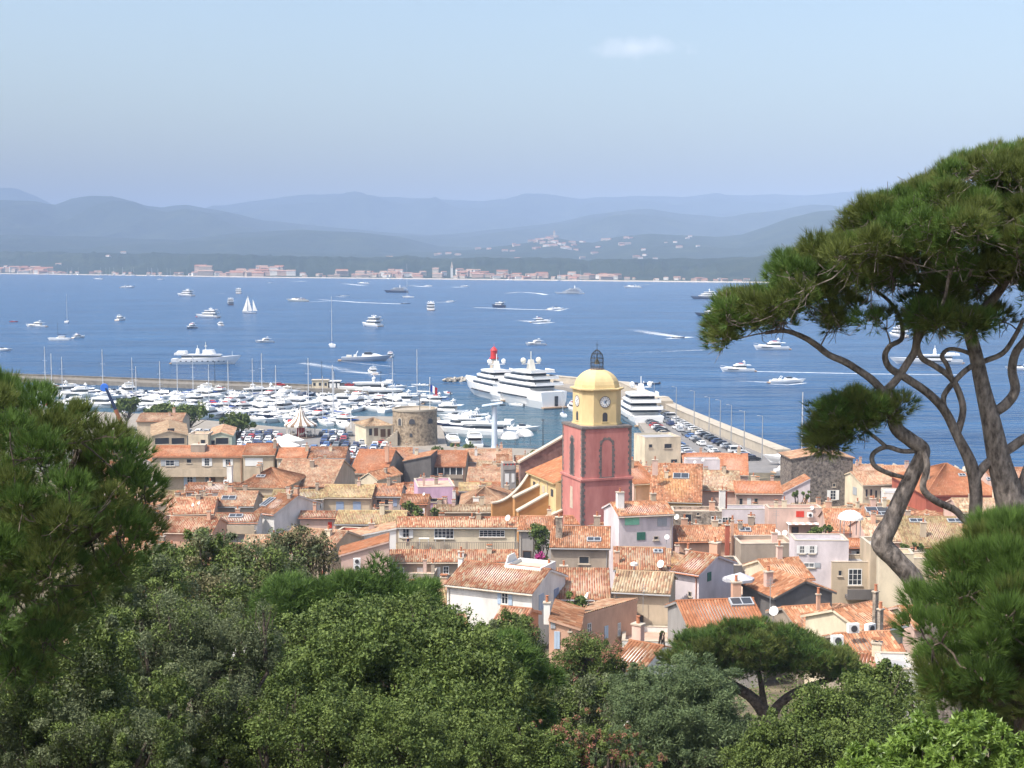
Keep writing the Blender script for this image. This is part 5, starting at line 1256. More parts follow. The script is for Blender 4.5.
    H('pale annexe with a long white parapet right of the cornice house', 884, 921, 493, 488, 'flat', 'white', 'grey', -10, Y=250, chim=1)
    H('large rust-walled hall under a red-orange hipped roof behind the pines', 926, 1004, 495, 464, 'hip', 'rust', 'fresh', 0, Y=238, chim=1, ext=(('sky', 962, 476, 1.2, .9), ('sky', 990, 480, 1.2, .9)))
    H('pale tiled roof just beyond the rough stone hall', 853, 886, 472, 465, 'side', 'pink', 'pink', 0, Y=290, chim=2)
    H('orange roof below the sea, right of the stone hall', 886, 925, 474, 466, 'side', 'cream', 'orange', 0, Y=285, chim=2)
    H('orange roof by the right picture edge behind the thick trunk', 994, 1040, 482, 468, 'side', 'pink', 'orange', 4, Y=275, chim=2)
    H('tan roofs between rust hall and thick trunk', 960, 1030, 512, 499, 'side', 'pink', 'old', 0, he=6, chim=3)
    # near right
    t, _, _ = H('dark cement gable house with a sunlit roof side', 776, 832, 597, None, 'gable', 'dark', 'orange', 20, he=6.2, d=6, pitch=22, chim=1)
    H('small pinkish gabled house with a white dish', 779, 797, 606, None, 'shedR', 'pink', 'orange', -8, he=4.5, d=5, pitch=14, wins=((786, 613, 4, 6, 'closed', 'brown'),), ext=(('dish', 774, 610, -.5, .6), ('ac', 776, 617, -.5)), chim=0)
    H('low orange roof with a thin pipe chimney below the dark gable', 799, 843, 629, 607, 'side', 'taupe', 'orange', 14, he=4.6, ext=(('chim', 818, 614, 2, 1.6, .28, 'peach'),), chim=0)
    H('cream-gabled house with two chimneys under a wide spotted orange roof', 864, 903, 632, None, 'side', 'cream', 'orange', 34, he=5.2, d=6, ext=(('chim', 875, 626, .5, 2.6, .35, 'stone'), ('chim', 880, 636, -.5, 2.0, .35, 'stone'), ('ac', 870, 628, -1.5)), chim=0)
    H('low house with a crumbling orange roof and white tank, nearest the right pine', 850, 900, 654, 634, 'side', 'taupe', 'orange', 10, he=4.4, ext=(('ac', 837, 640, -1), ('ac', 853, 628, 1)), chim=0)
    H('thin striped roof strip over dark windows by the right pine', 868, 906, 659, 653, 'shed', 'taupe', 'mix', 0, he=4, wins=((890, 664, 8, 4, 'white'), (876, 664, 5, 4, 'white')), chim=0)
    H('little whitewashed cube house low by the right pine', 884, 908, 668, 664, 'flat', 'white', 'grey', -6, he=4.0, d=4, chim=0, wins=((894, 672, 4, 4, 'dark'),))
    H('low red-tiled outbuilding above the umbrella pine', 850, 884, 668, 655, 'side', 'pink', 'mix', -20, he=3.6, chim=1)
    H('house under a deep orange-red roof with a flat solar panel, above the umbrella pine', 689, 764, 627, 601, 'side', 'grey', 'fresh', 8, he=5.0, ext=(('sky', 741, 604, 1.9, 1.1), ('ant', 770, 610, 0), ('dish', 774, 611, -1, .7)), chim=1)
    H('low terrace house with grey parasols behind the solar roof', 722, 778, 594, 588, 'flat', 'white', 'orange', -10, he=5.0, d=7, chim=1)
    H('tall plain beige house with one blue shutter pair and a narrow door', 614, 669, 590.5, 573, 'side', 'beige', 'old', -12, he=6.8, wins=((629, 607, 8, 13, 'closed', 'lightblue'), (641, 622, 5, 14, 'brown')), chim=0, ext=(('ant', 643, 612, -1), ('chim', 617, 588, 2, .7, .5, 'peach')))
    H('peach house with lanterns, white doors and a small tiled porch', 553, 583, 616, None, 'shedL', 'peach', 'pink', -42, he=5.0, d=7.5, pitch=10, wins=((589, 628, 4, 10, 'white', 'white', 'R'), (606, 632, 4, 13, 'closed', 'lightblue', 'R'), (619, 629, 3, 13, 'white', 'white', 'R')), ext=(('dish', 587, 597, 3, .8),), chim=0)
    H('narrow peach gable house with grey shutters and a black-capped chimney', 549, 574, 627, None, 'shedR', 'peach', 'orange', -6, he=5.0, d=6, pitch=16, wins=((553, 624, 5, 9, 'closed', 'grey'), (557, 640, 6, 18, 'closed', 'lightblue'), (570, 630, 2, 2, 'dark')), chim=0, ext=(('chim', 547, 614, 1, .9, .5, 'white'),))
    H('low house with orange tiles and a whitewashed flank behind the round tree', 613, 643, 664, 645, 'side', 'white', 'orange', -34, he=4.2, chim=1)
    H('pale wall house above the potted terrace', 622, 682, 640, 634, 'flat', 'white', 'orange', -6, he=3.0, d=5, chim=0)
    # half-hidden neighbours that fill the lanes between them
    walls = ['beige', 'cream', 'peach', 'pink', 'taupe', 'white', 'grey', 'ochre', 'lilac']; tls = ['orange', 'orange', 'old', 'mix', 'pink', 'fresh', 'yellow']
    wn = {'beige': 'beige', 'cream': 'cream', 'peach': 'peach', 'pink': 'pinkish', 'taupe': 'brown-grey', 'white': 'white', 'grey': 'grey', 'ochre': 'ochre', 'lilac': 'pale lilac'}
    tn = {'orange': 'orange', 'old': 'weathered tan', 'mix': 'striped', 'pink': 'faded pinkish', 'fresh': 'clean red-orange', 'yellow': 'yellowish'}
    spec = [o for o in COL.objects if o.get('category') in ('house', 'church', 'bell tower')]
    cand = []
    Y = 128.0
    while Y < 330:
        x = -Y * .30
        if Y > 150: x = -Y * .30
        while x < Y * .40:
            cand.append((x + rnd.uniform(-1, 1), Y + rnd.uniform(-1.5, 1.5))); x += 6.4
        Y += 7.2
    cnt = 0
    for x, Yc in cand:
        wd = rnd.uniform(4.8, 7.6); dp = rnd.uniform(5, 7.5)
        if Yc > 282 and x > 55: continue
        if any(abs(x - fx) < (hw * abs(math.cos(th)) + hd * abs(math.sin(th)) + wd / 2) * .80 and abs(Yc - fy) < (hd * abs(math.cos(th)) + hw * abs(math.sin(th)) + dp / 2) * .80 for fx, fy, hw, hd, th in FOOT): continue
        hh = rnd.uniform(4.6, 6.3)
        yf = Yc - dp / 2
        # project the eave's left corner
        def proj(X, Yw, Z):
            v = Vector((X, Yw, Z - CAMZ)); dpt = v.dot(FWD); return 512 + F * v.x / dpt, 384 - F * v.dot(UPV) / dpt
        ok = False
        while hh > 2.6:
            Pz = ground_h(Yc) + hh
            a, b = proj(x - wd / 2, yf, Pz), proj(x + wd / 2, yf, Pz); tp_ = proj(x, Yc, Pz + dp / 2 * TP + .6)[1]
            if not any(yv < 900 and Yc > 0 and yf < Yv + 1 and a[0] - 3 < x1v and b[0] + 3 > x0v and tp_ < y1v and a[1] + 40 > y0v for x0v, x1v, y0v, y1v, Yv in VR for yv in (0,)): ok = True; break
            hh -= .6
        if not ok or a[1] > 640: continue
        if b[0] < 120 or a[0] > 1060: continue
        wl, tl = rnd.choice(walls), rnd.choice(tls)
        near = min(spec, key=lambda o: (o.location.x - x) ** 2 + (o.location.y - Yc) ** 2)
        nl = ' '.join(near['label'].split()[:8])
        for cut in (' with', ' under', ' and'):
            pass
        ws = nl.split()
        while ws and ws[-1] in ('with', 'a', 'an', 'the', 'and', 'under', 'of', 'in', 'one', 'by', 'before', 'beside', 'behind', 'below', 'above', 'to', 'right', 'left', 'into', 'between', 'over', 'two', 'small', 'white', 'wide', 'thin', 'its', 'tall', 'dark', 'plain', 'blue'): ws.pop()
        side = 'behind' if Yc > near.location.y + 2 else 'before'
        lab = ' '.join(f"{wn[wl]} house, {tn[tl]} roof, {side} the {' '.join(ws)}".split()[:16])
        house(lab, a[0], b[0], a[1], None, rnd.choice(['side', 'side', 'side', 'gable', 'hip']), wl, tl, rnd.uniform(-14, 14), Y=yf, d=dp, chim=rnd.randint(0, 2), auto=1, group='small tiled houses crowding the old town')
        cnt += 1
    print('fillers', cnt)
town()
# ---------------------------------------------------------------- marina, car park, props of the port
def inpoly(x, y, P):
    c = False; j = len(P) - 1
    for i in range(len(P)):
        if (P[i][1] > y) != (P[j][1] > y) and x < (P[j][0] - P[i][0]) * (y - P[i][1]) / (P[j][1] - P[i][1]) + P[i][0]: c = not c
        j = i
    return c
def proj(X, Yw, Z):
    v = Vector((X, Yw, Z - CAMZ)); dpt = v.dot(FWD); return 512 + F * v.x / dpt, 384 - F * v.dot(UPV) / dpt
KINDS = [
 (lambda: flybridge('motor_yacht', 'white flybridge motor yacht', 17), 'white flybridge motor yacht', 5, 17),
 (lambda: flybridge('motor_yacht', 'white flybridge motor yacht with a blue awning', 14, cover=BLUEC), 'blue-awninged white motor yacht', 3, 14),
 (lambda: sport('motor_boat', 'white open sports cruiser', 13), 'white open sports cruiser', 5, 13),
 (lambda: sport('motor_boat', 'white cruiser under a cream cover', 11, cover=CANVAS), 'white cruiser under a cream cover', 3, 11),
 (lambda: sport('motor_boat', 'navy sports cruiser', 13, hm=NAVY, cover=NAVY), 'navy-hulled sports cruiser under a dark cover', 2.4, 13),
 (lambda: superyacht('yacht', 'large white yacht', 24, 6.2, decks=1, fb=(2.2, 3.0)), 'large white long-decked yacht', 1.2, 24),
 (lambda: flybridge('motor_yacht', 'white motor yacht', 20, hm=NAVY), 'navy-hulled motor yacht with white upper works', 1.6, 20),
 (lambda: sailboat('sailing_boat', 'white sailing boat', 12, 16), 'white sailing boat with furled blue-covered sail', 2.0, 12),
 (lambda: sailboat('sailing_boat', 'white sailing boat', 14, 19, cover=CANVAS), 'white sailing boat with furled cream-covered sail', 1.6, 14),
 (lambda: sport('motor_boat', 'red covered boat', 10, cover=RED), 'white boat under a red cover', .9, 10),
]
protos = []
def marina():
    w_ = [k[2] for k in KINDS]
    made = {}
    ordw = ['nearest the outer pier', 'second from the outer pier', 'third from the outer pier', 'fourth from the outer pier', 'fifth from the outer pier', 'sixth from the outer pier', 'seventh from the outer pier', 'next to the port quay', 'lining the port quay', 'lining the port quay']
    taken = []
    def place(ki, x, y, deg, row, lab=None, group=True):
        f, base, _, L = KINDS[ki]
        lab = lab or f'{base} in the marina row {row}'
        gp = f'marina boats in the row {row}' if group else None
        if ki not in made:
            o = f(); made[ki] = o; o.location = (x, y, -.02); o.rotation_euler = (0, 0, R(deg)); o['label'] = lab
            if gp: o['group'] = gp
        else: dup(made[ki], (x, y, -.02), R(deg), lab, gp)
    rows = [(0, 556, 1), (1, 543, -1), (2, 531, 1), (3, 519, -1), (4, 507, 1), (5, 496, -1), (6, 485, 1), (7, 475, -1), (8, 466, 1), (9, 457, 1)]
    for r_, yb, sgn in rows:
        x = -215 + rnd.uniform(0, 5)
        while x < 40:
            ki = rnd.choices(range(len(KINDS)), w_)[0]
            if r_ > 1 and ki in (5, 6): ki = rnd.choice([0, 2, 3])
            L = KINDS[ki][3]
            bw = L * .3
            yy = yb + (abs(x + 60) * .13 if r_ < 2 and x < -60 else 0)
            px, py = proj(x, yy, 0)
            lim = {0: 330, 1: 385, 2: 400, 3: 405, 4: 405, 5: 390, 6: 375, 7: 350, 8: 345, 9: 345}[r_]
            if px > -15 and px < lim:
                deg = rnd.choice([62, 66, 118, 122, 64]) if rnd.random() < .65 else rnd.choice([150, 28, 12, 170])
                if sgn < 0: deg += 180
                # stay off the quay edge
                if py < interp(px, [(0, 406), (150, 412), (205, 418), (280, 425), (345, 428), (352, 414), (440, 415)]):
                    place(ki, x, yy + rnd.uniform(-1, 1), deg, ordw[r_])
            x += bw + (1.6 if 25 < (deg if px > -15 and px < lim else 60) % 180 < 155 else L * .35) + rnd.uniform(0, 1.0)
    # the ranks right of the round tower, each with its own label
    near = [(0, 444, 414, 168, 'white motor yacht tucked against the round stone tower'), (2, 456, 419, 172, 'white sports cruiser, second out from the round tower'), (0, 467, 424, 170, 'white flybridge yacht broadside between round tower and lamp column'),
            (6, 459, 430, 165, 'dark-hulled yacht low between round tower and lamp column'), (2, 481, 431, 172, 'white low cruiser passing behind the lamp column'), (5, 478, 437, 168, 'large white yacht nearest the quay by the lamp column'),
            (3, 505, 433, 174, 'cream-covered cruiser just right of the lamp column'), (2, 521, 431, 6, 'white cruiser pointing its bow at the bell tower'), (0, 474, 446, 95, 'white motor yacht stern-on to the quay with dark windows'), (2, 452, 441, 100, 'white cruiser stern-on beside the stern-on motor yacht'),
            (2, 376, 406, 160, 'white sports cruiser behind the low tiled quay house'), (5, 391, 401, 8, 'large white yacht behind the round tower roof line'), (8, 420, 398, 175, 'white sailing boat beyond the flagpole tower'), (3, 405, 408, 168, 'cream-covered boat just left of the round tower'),
            (5, 366, 393.5, 176, 'large white yacht lying along the end of the pier'), (1, 432, 404, 172, 'white awning yacht beyond the round tower'),
            (8, 806, 468, 178, 'white sailing hull propped up in the boatyard before the stone hall'), (2, 788, 461, 170, 'white motor boat standing in the boatyard'), (3, 797, 473, 4, 'low covered boat in the boatyard nearest the roofs')]
    for ki, px, py, dg, lab in near:
        z = 0 if px < 700 else 2.6
        p = gz(px, py, z); place(ki, p.x, p.y, dg, '', lab, False)
        o = COL.objects[-1]
        if z:
            for q in COL.objects:
                if q.get('label') == lab: q.location.z = z
marina()
# cars
CARP = {n_: mat(n_ + ' car paint', c, .3, spec=.6) for n_, c in (('white', (.72, .72, .71)), ('silver', (.42, .44, .46)), ('black', (.02, .02, .024)), ('navy', (.025, .045, .13)), ('red', (.42, .025, .02)), ('grey', (.14, .15, .16)), ('blue', (.05, .14, .36)), ('beige', (.45, .40, .30)))}
TYRE = mat('tyre rubber', (.025, .025, .026), .8)
def make_car(col, van=False):
    L, W_ = (4.9, 1.9) if van else (4.2, 1.75)
    t = thing('parked_van' if van else 'parked_car', col + (' van' if van else ' car'), 'van' if van else 'car')
    pr = [(-L / 2, .35), (-L / 2, .9), (-L / 2 + .1, 1.0), (L / 2 - 1.1, .98), (L / 2 - .1, .75), (L / 2, .6), (L / 2, .3)]
    gh = [(-L / 2 + .12, 1.0), (-L / 2 + .25, 1.95), (L / 2 - 1.5, 1.95), (L / 2 - .85, 1.0)] if van else [(-L / 2 + .3, .98), (-L / 2 + .75, 1.42), (L / 2 - 2.0, 1.44), (L / 2 - 1.15, .98)]
    mb = MB(); mb.grid([[Vector((x, y, z)) for x, z in pr] for y in (-W_ / 2, W_ / 2)], CARP[col], closed=True)
    mb.grid([[Vector((x, y, z + .005)) for x, z in gh] for y in (-W_ / 2 + .12, W_ / 2 - .12)], CARP[col], closed=True); mb.build('body', t)
    mb = MB(); c0 = sum(x for x, _ in gh) / 4
    g2 = [(c0 + (x - c0) * .9, 1.03 + (z - .98) * .78) for x, z in gh]; mb.grid([[Vector((x, y, z)) for x, z in g2] for y in (-W_ / 2 + .105, W_ / 2 - .105)], PANE, closed=True)
    g3 = [(c0 + (x - c0) * 1.012, 1.03 + (z - .98) * .85) for x, z in gh]; mb.grid([[Vector((x, y, z)) for x, z in g3] for y in (-W_ / 2 + .22, W_ / 2 - .22)], PANE, closed=True); mb.build('window', t)
    for sx in (-1, 1):
        for sy in (-1, 1):
            mb = MB(); mb.tube([(sx * L * .31, sy * (W_ / 2 - .2), .32), (sx * L * .31, sy * (W_ / 2 + .01), .32)], .32, TYRE, 10); mb.build('wheel', t)
    return freeze(t)
cars = {}
def car(col, x, y, deg, lab, gp, van=False, z=1.515):
    k = (col, van)
    if k not in cars: o = make_car(col, van); cars[k] = o; o.location = (x, y, z); o.rotation_euler = (0, 0, R(deg)); o['label'] = lab; o['group'] = gp
    else: dup(cars[k], (x, y, z), R(deg), lab, gp)
def carpark():
    names = ['white', 'silver', 'black', 'navy', 'grey', 'red', 'blue', 'beige']; wt = [5, 5, 3, 3, 3, .7, 1.5, .8]
    blocks = [((-118, 348), (-40, 432), 'in the port car park left of the round tower')]
    ys_ = [352, 357, 364, 369, 376, 381, 388, 393, 400, 405, 412, 417, 424, 429]
    for ri, yy in enumerate(ys_):
        x = -135 + rnd.uniform(0, 2)
        while x < -20:
            px, py = proj(x, yy, 1.5)
            ok = 130 < px < 470 and not (283 < px < 318 and 424 < py < 447) and not (350 < px < 393 and 424 < py < 442) and not (386 < px < 441) and not (px > 440 and py < 450) and py > interp(px, [(130, 417), (190, 421), (280, 428), (345, 430), (352, 438), (440, 452)])
            if ok and rnd.random() < .93:
                col = rnd.choices(names, wt)[0]
                car(col, x, yy + rnd.uniform(-.3, .3), 90 + rnd.choice([0, 180]) + rnd.uniform(-4, 4), f'{col} car parked in the port car park between carousel and quay houses', 'cars in the port car park', rnd.random() < .04 and col == 'white')
            x += 2.75
    for i in range(27):
        t_ = i / 26
        y = 500 - 128 * t_; x = lerp(51, 63.5, t_ ** 1.2)
        col = rnd.choices(names, wt)[0]
        if rnd.random() < .94: car(col, x, y, 10 + rnd.uniform(-4, 4), f'{col} car nosed up to the sea wall on the mole', 'cars along the sea wall of the mole', rnd.random() < .1 and col == 'white')
    for i in range(24):
        t_ = i / 23; y = 470 - 112 * t_; x = lerp(44.5, 49, t_)
        col = rnd.choices(names, wt)[0]
        if rnd.random() < .95: car(col, x, y, 12 + rnd.uniform(-8, 8), f'{col} car on the harbour side of the mole road', 'cars on the harbour side of the mole')
    for i in range(20):
        t_ = i / 19; y = 468 - 104 * t_; x = lerp(49.5, 56.5, t_); col = rnd.choices(names, wt)[0]
        if rnd.random() < .8: car(col, x, y, 100 + rnd.uniform(-10, 10), f'{col} car halted along the middle of the mole road', 'cars in the middle of the mole road')
    for px, py, col, dg, w in ((280, 386, 'red', 5, 'red car alone on the outer pier'), (350, 386.5, 'red', 0, 'red car by the pier kiosk'), (356, 386.6, 'red', 0, 'red car at the pier end of the pair'), (344, 386.2, 'grey', 0, 'grey car hard by the pier kiosk')):
        p = gz(px, py, 1.8); car(col, p.x, p.y, dg, w, 'cars on the outer pier', z=1.81)
carpark()
def props():
    # round stone tower
    p = gz(413.5, 446, 1.5); c = (p.x, p.y + 6.3)
    ROUND = mat('brown rubble of the round tower', (.22, .165, .11), .95, .35, 1.3, .2, col2=(.34, .27, .19), detail=8)
    t = thing('round_tower', 'squat round rubble-stone tower with a pale rim, beside the flagpole', 'tower', (c[0], c[1], 1.5))
    mb = MB(); mb.lathe([(6.7, 0), (6.5, 1), (6.35, 9.6)], ROUND, 40); mb.build('wall', t)
    mb = MB(); mb.lathe([(6.45, 9.6), (6.6, 9.7), (6.6, 10.2), (6.0, 10.2), (6.0, 9.7)], SANDST, 40); mb.build('rim', t)
    def on(px, py, w_, h_, nm, fr):
        o_ = Vector((0, 0, CAMZ)); d_ = ray(px, py); # hit the cylinder
        ox, oy = -c[0], -c[1]; a = d_.x ** 2 + d_.y ** 2; b = 2 * (ox * d_.x + oy * d_.y); cc = ox * ox + oy * oy - 6.42 ** 2
        k = (-b - math.sqrt(max(0, b * b - 4 * a * cc))) / (2 * a); q = d_ * k; an = math.atan2(q.y - c[1], q.x - c[0])
        T = Matrix.Rotation(an + math.pi / 2, 4, 'Z') @ Matrix.Translation((0, -6.4, CAMZ + q.z - 1.5 - h_ / 2))
        mb = MB(); 
        if fr: arch_plate(mb, T, 0, -.15, w_ + .7, h_ + .5, 0, .16, SANDST)
        arch_plate(mb, T, 0, 0, w_, h_, .161, .2, DARKM); mb.build(nm, t)
    on(400, 422, 1.0, 2.0, 'arched_window', True); on(412, 421.5, 1.7, 1.5, 'window', False); on(430, 421, 1.7, 1.5, 'window', False); on(411, 435, .8, 1, 'window', False)
    mb = MB(); 
    for k in range(9): mb.box(-9.5 + k * .55, -8.95 + k * .55, -6.2, -4.6, 0, .6 + k * .45, SANDST)
    mb.build('outer_stair', t)
    # low tiled quay house
    house('low cream quay house, broad tiled roof, brown timber front, left of the round tower', 366, 392, 426.5, 417, 'hip', 'cream', 'old', 24, Y=402, d=10, wins=((370.5, 432, 3, 7, 'brown'), (376, 432, 4, 8, 'closed', 'brown'), (383, 433, 5, 8, 'closed', 'brown'), (389, 433, 3, 8, 'closed', 'brown')), chim=0)
    # flagpole
    p = gz(429.5, 446, 1.5); z = 11.7
    t = thing('flagpole', 'white flagpole flying the French tricolour from the round tower', 'flagpole', (p.x, c[1] - 3, z - .3))
    mb = MB(); mb.tube([(0, 0, 0), (0, 0, 9.2)], [.12, .07], SH['white'], 6); sphere(mb, (0, 0, 9.3), .15, CREAM, 6, 4); mb.build('pole', t)
    mb = MB(); FB = mat('flag blue', (.02, .06, .35), .8); FR = mat('flag red', (.60, .03, .04), .8)
    for i in range(9):
        m_ = (FB, SH['white'], FR)[i // 3]
        f = lambda k: (.12 + k * .22, .25 * math.sin(k * .9), -k * .12)
        a, b = f(i), f(i + 1); mb.face([(a[0], a[1], 5.4 + a[2]), (b[0], b[1], 5.4 + b[2]), (b[0], b[1], 7.4 + b[2]), (a[0], a[1], 7.4 + a[2])], m_)
    mb.build('flag', t)
    # second flag on the mole
    p = gz(824, 470, 2.0)
    t = thing('flagpole', 'pole with a small red and white flag where the mole meets the town', 'flagpole', (p.x, p.y, 1.5))
    mb = MB(); mb.tube([(0, 0, 0), (0, 0, 11)], [.1, .06], SH['white'], 6); mb.build('pole', t)
    mb = MB()
    for i in range(6):
        m_ = (FB, SH['white'], FR)[i // 2]; a = i * .35; mb.face([(a, .2 * math.sin(i), 9 - a * .4), (a + .35, .2 * math.sin(i + 1), 9 - (a + .35) * .4), (a + .35, .2 * math.sin(i + 1), 10.8 - (a + .35) * .4), (a, .2 * math.sin(i), 10.8 - a * .4)], m_)
    mb.build('flag', t)
    # carousel
    p = gz(301, 437, 1.5)
    t = thing('carousel', 'fairground carousel under a cream and brown striped conical tent roof', 'carousel', (p.x, p.y, 1.5))
    BRN = mat('brown canvas', (.22, .15, .10), .9)
    mb = MB(); n_ = 24
    prof = [(4.9, 3.4), (4.9, 3.9), (2.9, 4.9), (1.6, 6.2), (.9, 7.8), (.35, 8.4), (.05, 9.6)]
    for i in range(n_):
        a0, a1 = 2 * math.pi * i / n_, 2 * math.pi * (i + 1) / n_; m_ = CANVAS if i % 2 else BRN
        for (r0, z0), (r1, z1) in zip(prof, prof[1:]): mb.face([(r0 * math.cos(a0), r0 * math.sin(a0), z0), (r0 * math.cos(a1), r0 * math.sin(a1), z0), (r1 * math.cos(a1), r1 * math.sin(a1), z1), (r1 * math.cos(a0), r1 * math.sin(a0), z1)], m_)
    mb.build('canopy', t)
    mb = MB(); mb.lathe([(4.6, 0), (4.6, .35)], BRN, 24); mb.lathe([(1.2, .35), (1.2, 4.5)], FENDER, 12); mb.build('platform', t)
    for i in range(12):
        a = 2 * math.pi * i / 12; mb = MB(); mb.tube([(4.3 * math.cos(a), 4.3 * math.sin(a), .35), (4.3 * math.cos(a), 4.3 * math.sin(a), 3.6)], .07, CREAM, 5); mb.build('post', t)
    for i in range(8):
        a = 2 * math.pi * i / 8 + .2; T = Matrix.Translation((3.0 * math.cos(a), 3.0 * math.sin(a), 1.2)) @ Matrix.Rotation(a + math.pi / 2, 4, 'Z')
        mb = MB(); mb.tube([(-.6, 0, 0), (0, 0, .1), (.5, 0, .15), (.75, 0, .6), (1.0, 0, .55)], [.16, .26, .24, .12, .08], CREAM, 6, T); mb.tube([(0, 0, -.8), (0, 0, 2.4)], .03, ALU, 4, T)
        for lx in (-.4, .4): mb.tube([(lx, .1, 0), (lx + .15, .1, -.5)], .05, CREAM, 4, T); mb.tube([(lx, -.1, 0), (lx - .15, -.1, -.5)], .05, CREAM, 4, T)
        mb.build('carousel_horse', t)
    # parasols and dome canopies
    def parasol(px, py, z, r_, h_, lab, m_=CANVAS, dome=False, gp=None, Y=None):
        p = at(px, py, Y) if Y else gz(px, py, z)
        t = thing('canopy' if dome else 'parasol', lab, 'canopy' if dome else 'parasol', (p.x, p.y, p.z if Y else z), 0, gp)
        mb = MB()
        if dome: mb.lathe([(r_, h_), (r_ * .97, h_ + .25), (r_ * .75, h_ + r_ * .42), (r_ * .4, h_ + r_ * .62), (.05, h_ + r_ * .7)], m_, 16)
        else: mb.lathe([(r_, h_ - .25), (r_, h_), (.06, h_ + r_ * .38)], m_, 8)
        mb.build('cover', t); mb = MB(); mb.tube([(0, 0, 0), (0, 0, h_ + .1)], .06, STEEL, 6); mb.build('pole', t)
        if dome:
            for k in range(4):
                a = math.pi / 4 + math.pi / 2 * k; mb = MB(); mb.tube([(r_ * .9 * math.cos(a), r_ * .9 * math.sin(a), 0), (r_ * .9 * math.cos(a), r_ * .9 * math.sin(a), h_ + .1)], .05, STEEL, 5); mb.build('leg', t)
    parasol(509, 446.5, 1.5, 3.0, 2.4, 'white dome canopy on the quay, the left of the two', dome=True)
    parasol(524, 444.5, 1.5, 2.9, 2.6, 'white dome canopy on the quay over dark stools, the right of the two', dome=True)
    for px, py, r_, l_ in ((281, 449, 2.6, 'cream parasol before the carousel, left of three'), (288, 447, 3.0, 'big cream parasol before the carousel, centre of three'), (296, 449, 2.4, 'cream parasol before the carousel, right of three'), (285, 455, 4.2, 'wide white parasol right behind the row-house roof')):
        parasol(px, py, 1.5, r_, 2.6, l_)
    parasol(850, 537, 0, 1.5, 2.2, 'large white parasol over an orange-roofed house terrace', Y=166, dome=True)
    GP = mat('grey parasol cloth', (.42, .42, .45), .85)
    parasol(740, 593, 0, 1.3, 1.4, 'grey parasol on the low terrace house, right of the pair', GP, Y=127); parasol(733, 592, 0, 1.0, 1.3, 'grey parasol on the low terrace house, left of the pair', GP, Y=129)
    parasol(634, 579, 0, .35, 1.6, 'closed white parasol on the striped-roof house', Y=138)
    # lamp column
    p = gz(494.5, 447.5, 1.5)
    t = thing('lamp_column', 'thick pale blue-white light column with a slanted disc on top, on the quay', 'street lamp', (p.x, p.y, 1.5))
    CW = mat('pale blue painted steel', (.50, .57, .66), .5); mb = MB(); mb.lathe([(.95, 0), (.85, .5), (.7, 11.6)], CW, 14); mb.build('shaft', t)
    mb = MB(); T = Matrix.Translation((-.6, 0, 12.3)) @ Matrix.Rotation(R(-9), 4, 'Y'); mb.box(-3.0, 3.0, -1.6, 1.6, -.12, .12, CW, T, top=(.96, .96)); mb.build('reflector', t)
    mb = MB(); mb.tube([(-.3, 0, 11.6), (-.6, 0, 12.3)], .18, CW, 6); mb.box(1.5, 3.2, -.5, .5, 11.9, 12.15, DARKM); mb.build('lamp_head', t)
    # lamp posts along the mole
    for i, (px, yb, yt, w_) in enumerate(((654, 409, 383, 'farthest out on the mole'), (676, 423, 387, 'second farthest on the mole'), (694, 427, 391, 'behind the car row, third from the mole end'), (709, 433, 397, 'fourth from the mole end'), (720, 440, 400, 'fifth from the mole end'), (731, 447, 405, 'sixth from the mole end'), (744, 453, 411, 'seventh from the mole end'), (762, 459, 416, 'nearest the boatyard'))):
        p = gz(px, yb, 1.5); h_ = at(px, yt, p.y).z - 1.5
        t = thing('street_lamp', f'tall thin grey lamp post {w_}', 'street lamp', (p.x, p.y, 1.5), group='tall lamp posts along the mole')
        mb = MB(); mb.tube([(0, 0, 0), (0, 0, h_)], [.16, .08], STEEL, 6); mb.build('pole', t)
        mb = MB(); mb.tube([(0, 0, h_ - .1), (-.9, 0, h_ + .1)], .05, STEEL, 4); mb.box(-1.5, -.8, -.14, .14, h_ + .02, h_ + .18, STEEL); mb.build('lamp_head', t)
    for px, yb, yt, l_ in ((322, 387, 362, 'tall dark lamp post on the outer pier by the kiosk'), (381, 390, 372, 'short dark lamp post at the very end of the outer pier'), (215, 384, 362, 'dark lamp post on the outer pier left of the red car'), (420, 443, 396, 'dark pole in the port beyond the round tower'), (351, 428, 408, 'white lamp post between cars and moored boats'), (543, 447, 420, 'dark pole right of the dome canopies')):
        p = gz(px, yb, 1.7); h_ = at(px, yt, p.y).z - 1.7
        t = thing('street_lamp', l_, 'street lamp', (p.x, p.y, 1.6)); mb = MB(); mb.tube([(0, 0, 0), (0, 0, h_)], [.16, .09], SH['white'] if 'white' in l_ else IRON, 6); mb.build('pole', t)
        mb = MB(); mb.box(-.4, .4, -.2, .2, h_, h_ + .25, IRON); mb.build('lamp_head', t)
    # bare masts standing in the marina and by the boatyard
    # pier sheds
    for (x0_, x1_, yt, l_, gl) in ((312, 328, 380.5, 'cream flat-roofed shed on the outer pier', False), (329, 340, 381.5, 'glazed kiosk with a white roof on the outer pier', True)):
        a = gz(x0_, 388, 1.8); b = gz(x1_, 388, 1.8); zt = at(x0_, yt, a.y).z
        t = thing('pier_shed' if not gl else 'kiosk', l_, 'shed' if not gl else 'kiosk', ((a.x + b.x) / 2, a.y + 2, 1.8)); w_ = (b.x - a.x) / 2; h_ = zt - 1.8
        mb = MB(); mb.box(-w_, w_, -1.8, 1.8, 0, h_, WALL['cream'] if not gl else PANE); mb.build('wall', t)
        mb = MB(); mb.box(-w_ - .3, w_ + .3, -2.1, 2.1, h_ + .003, h_ + .25, LIME if not gl else SH['white']); mb.build('roof', t)
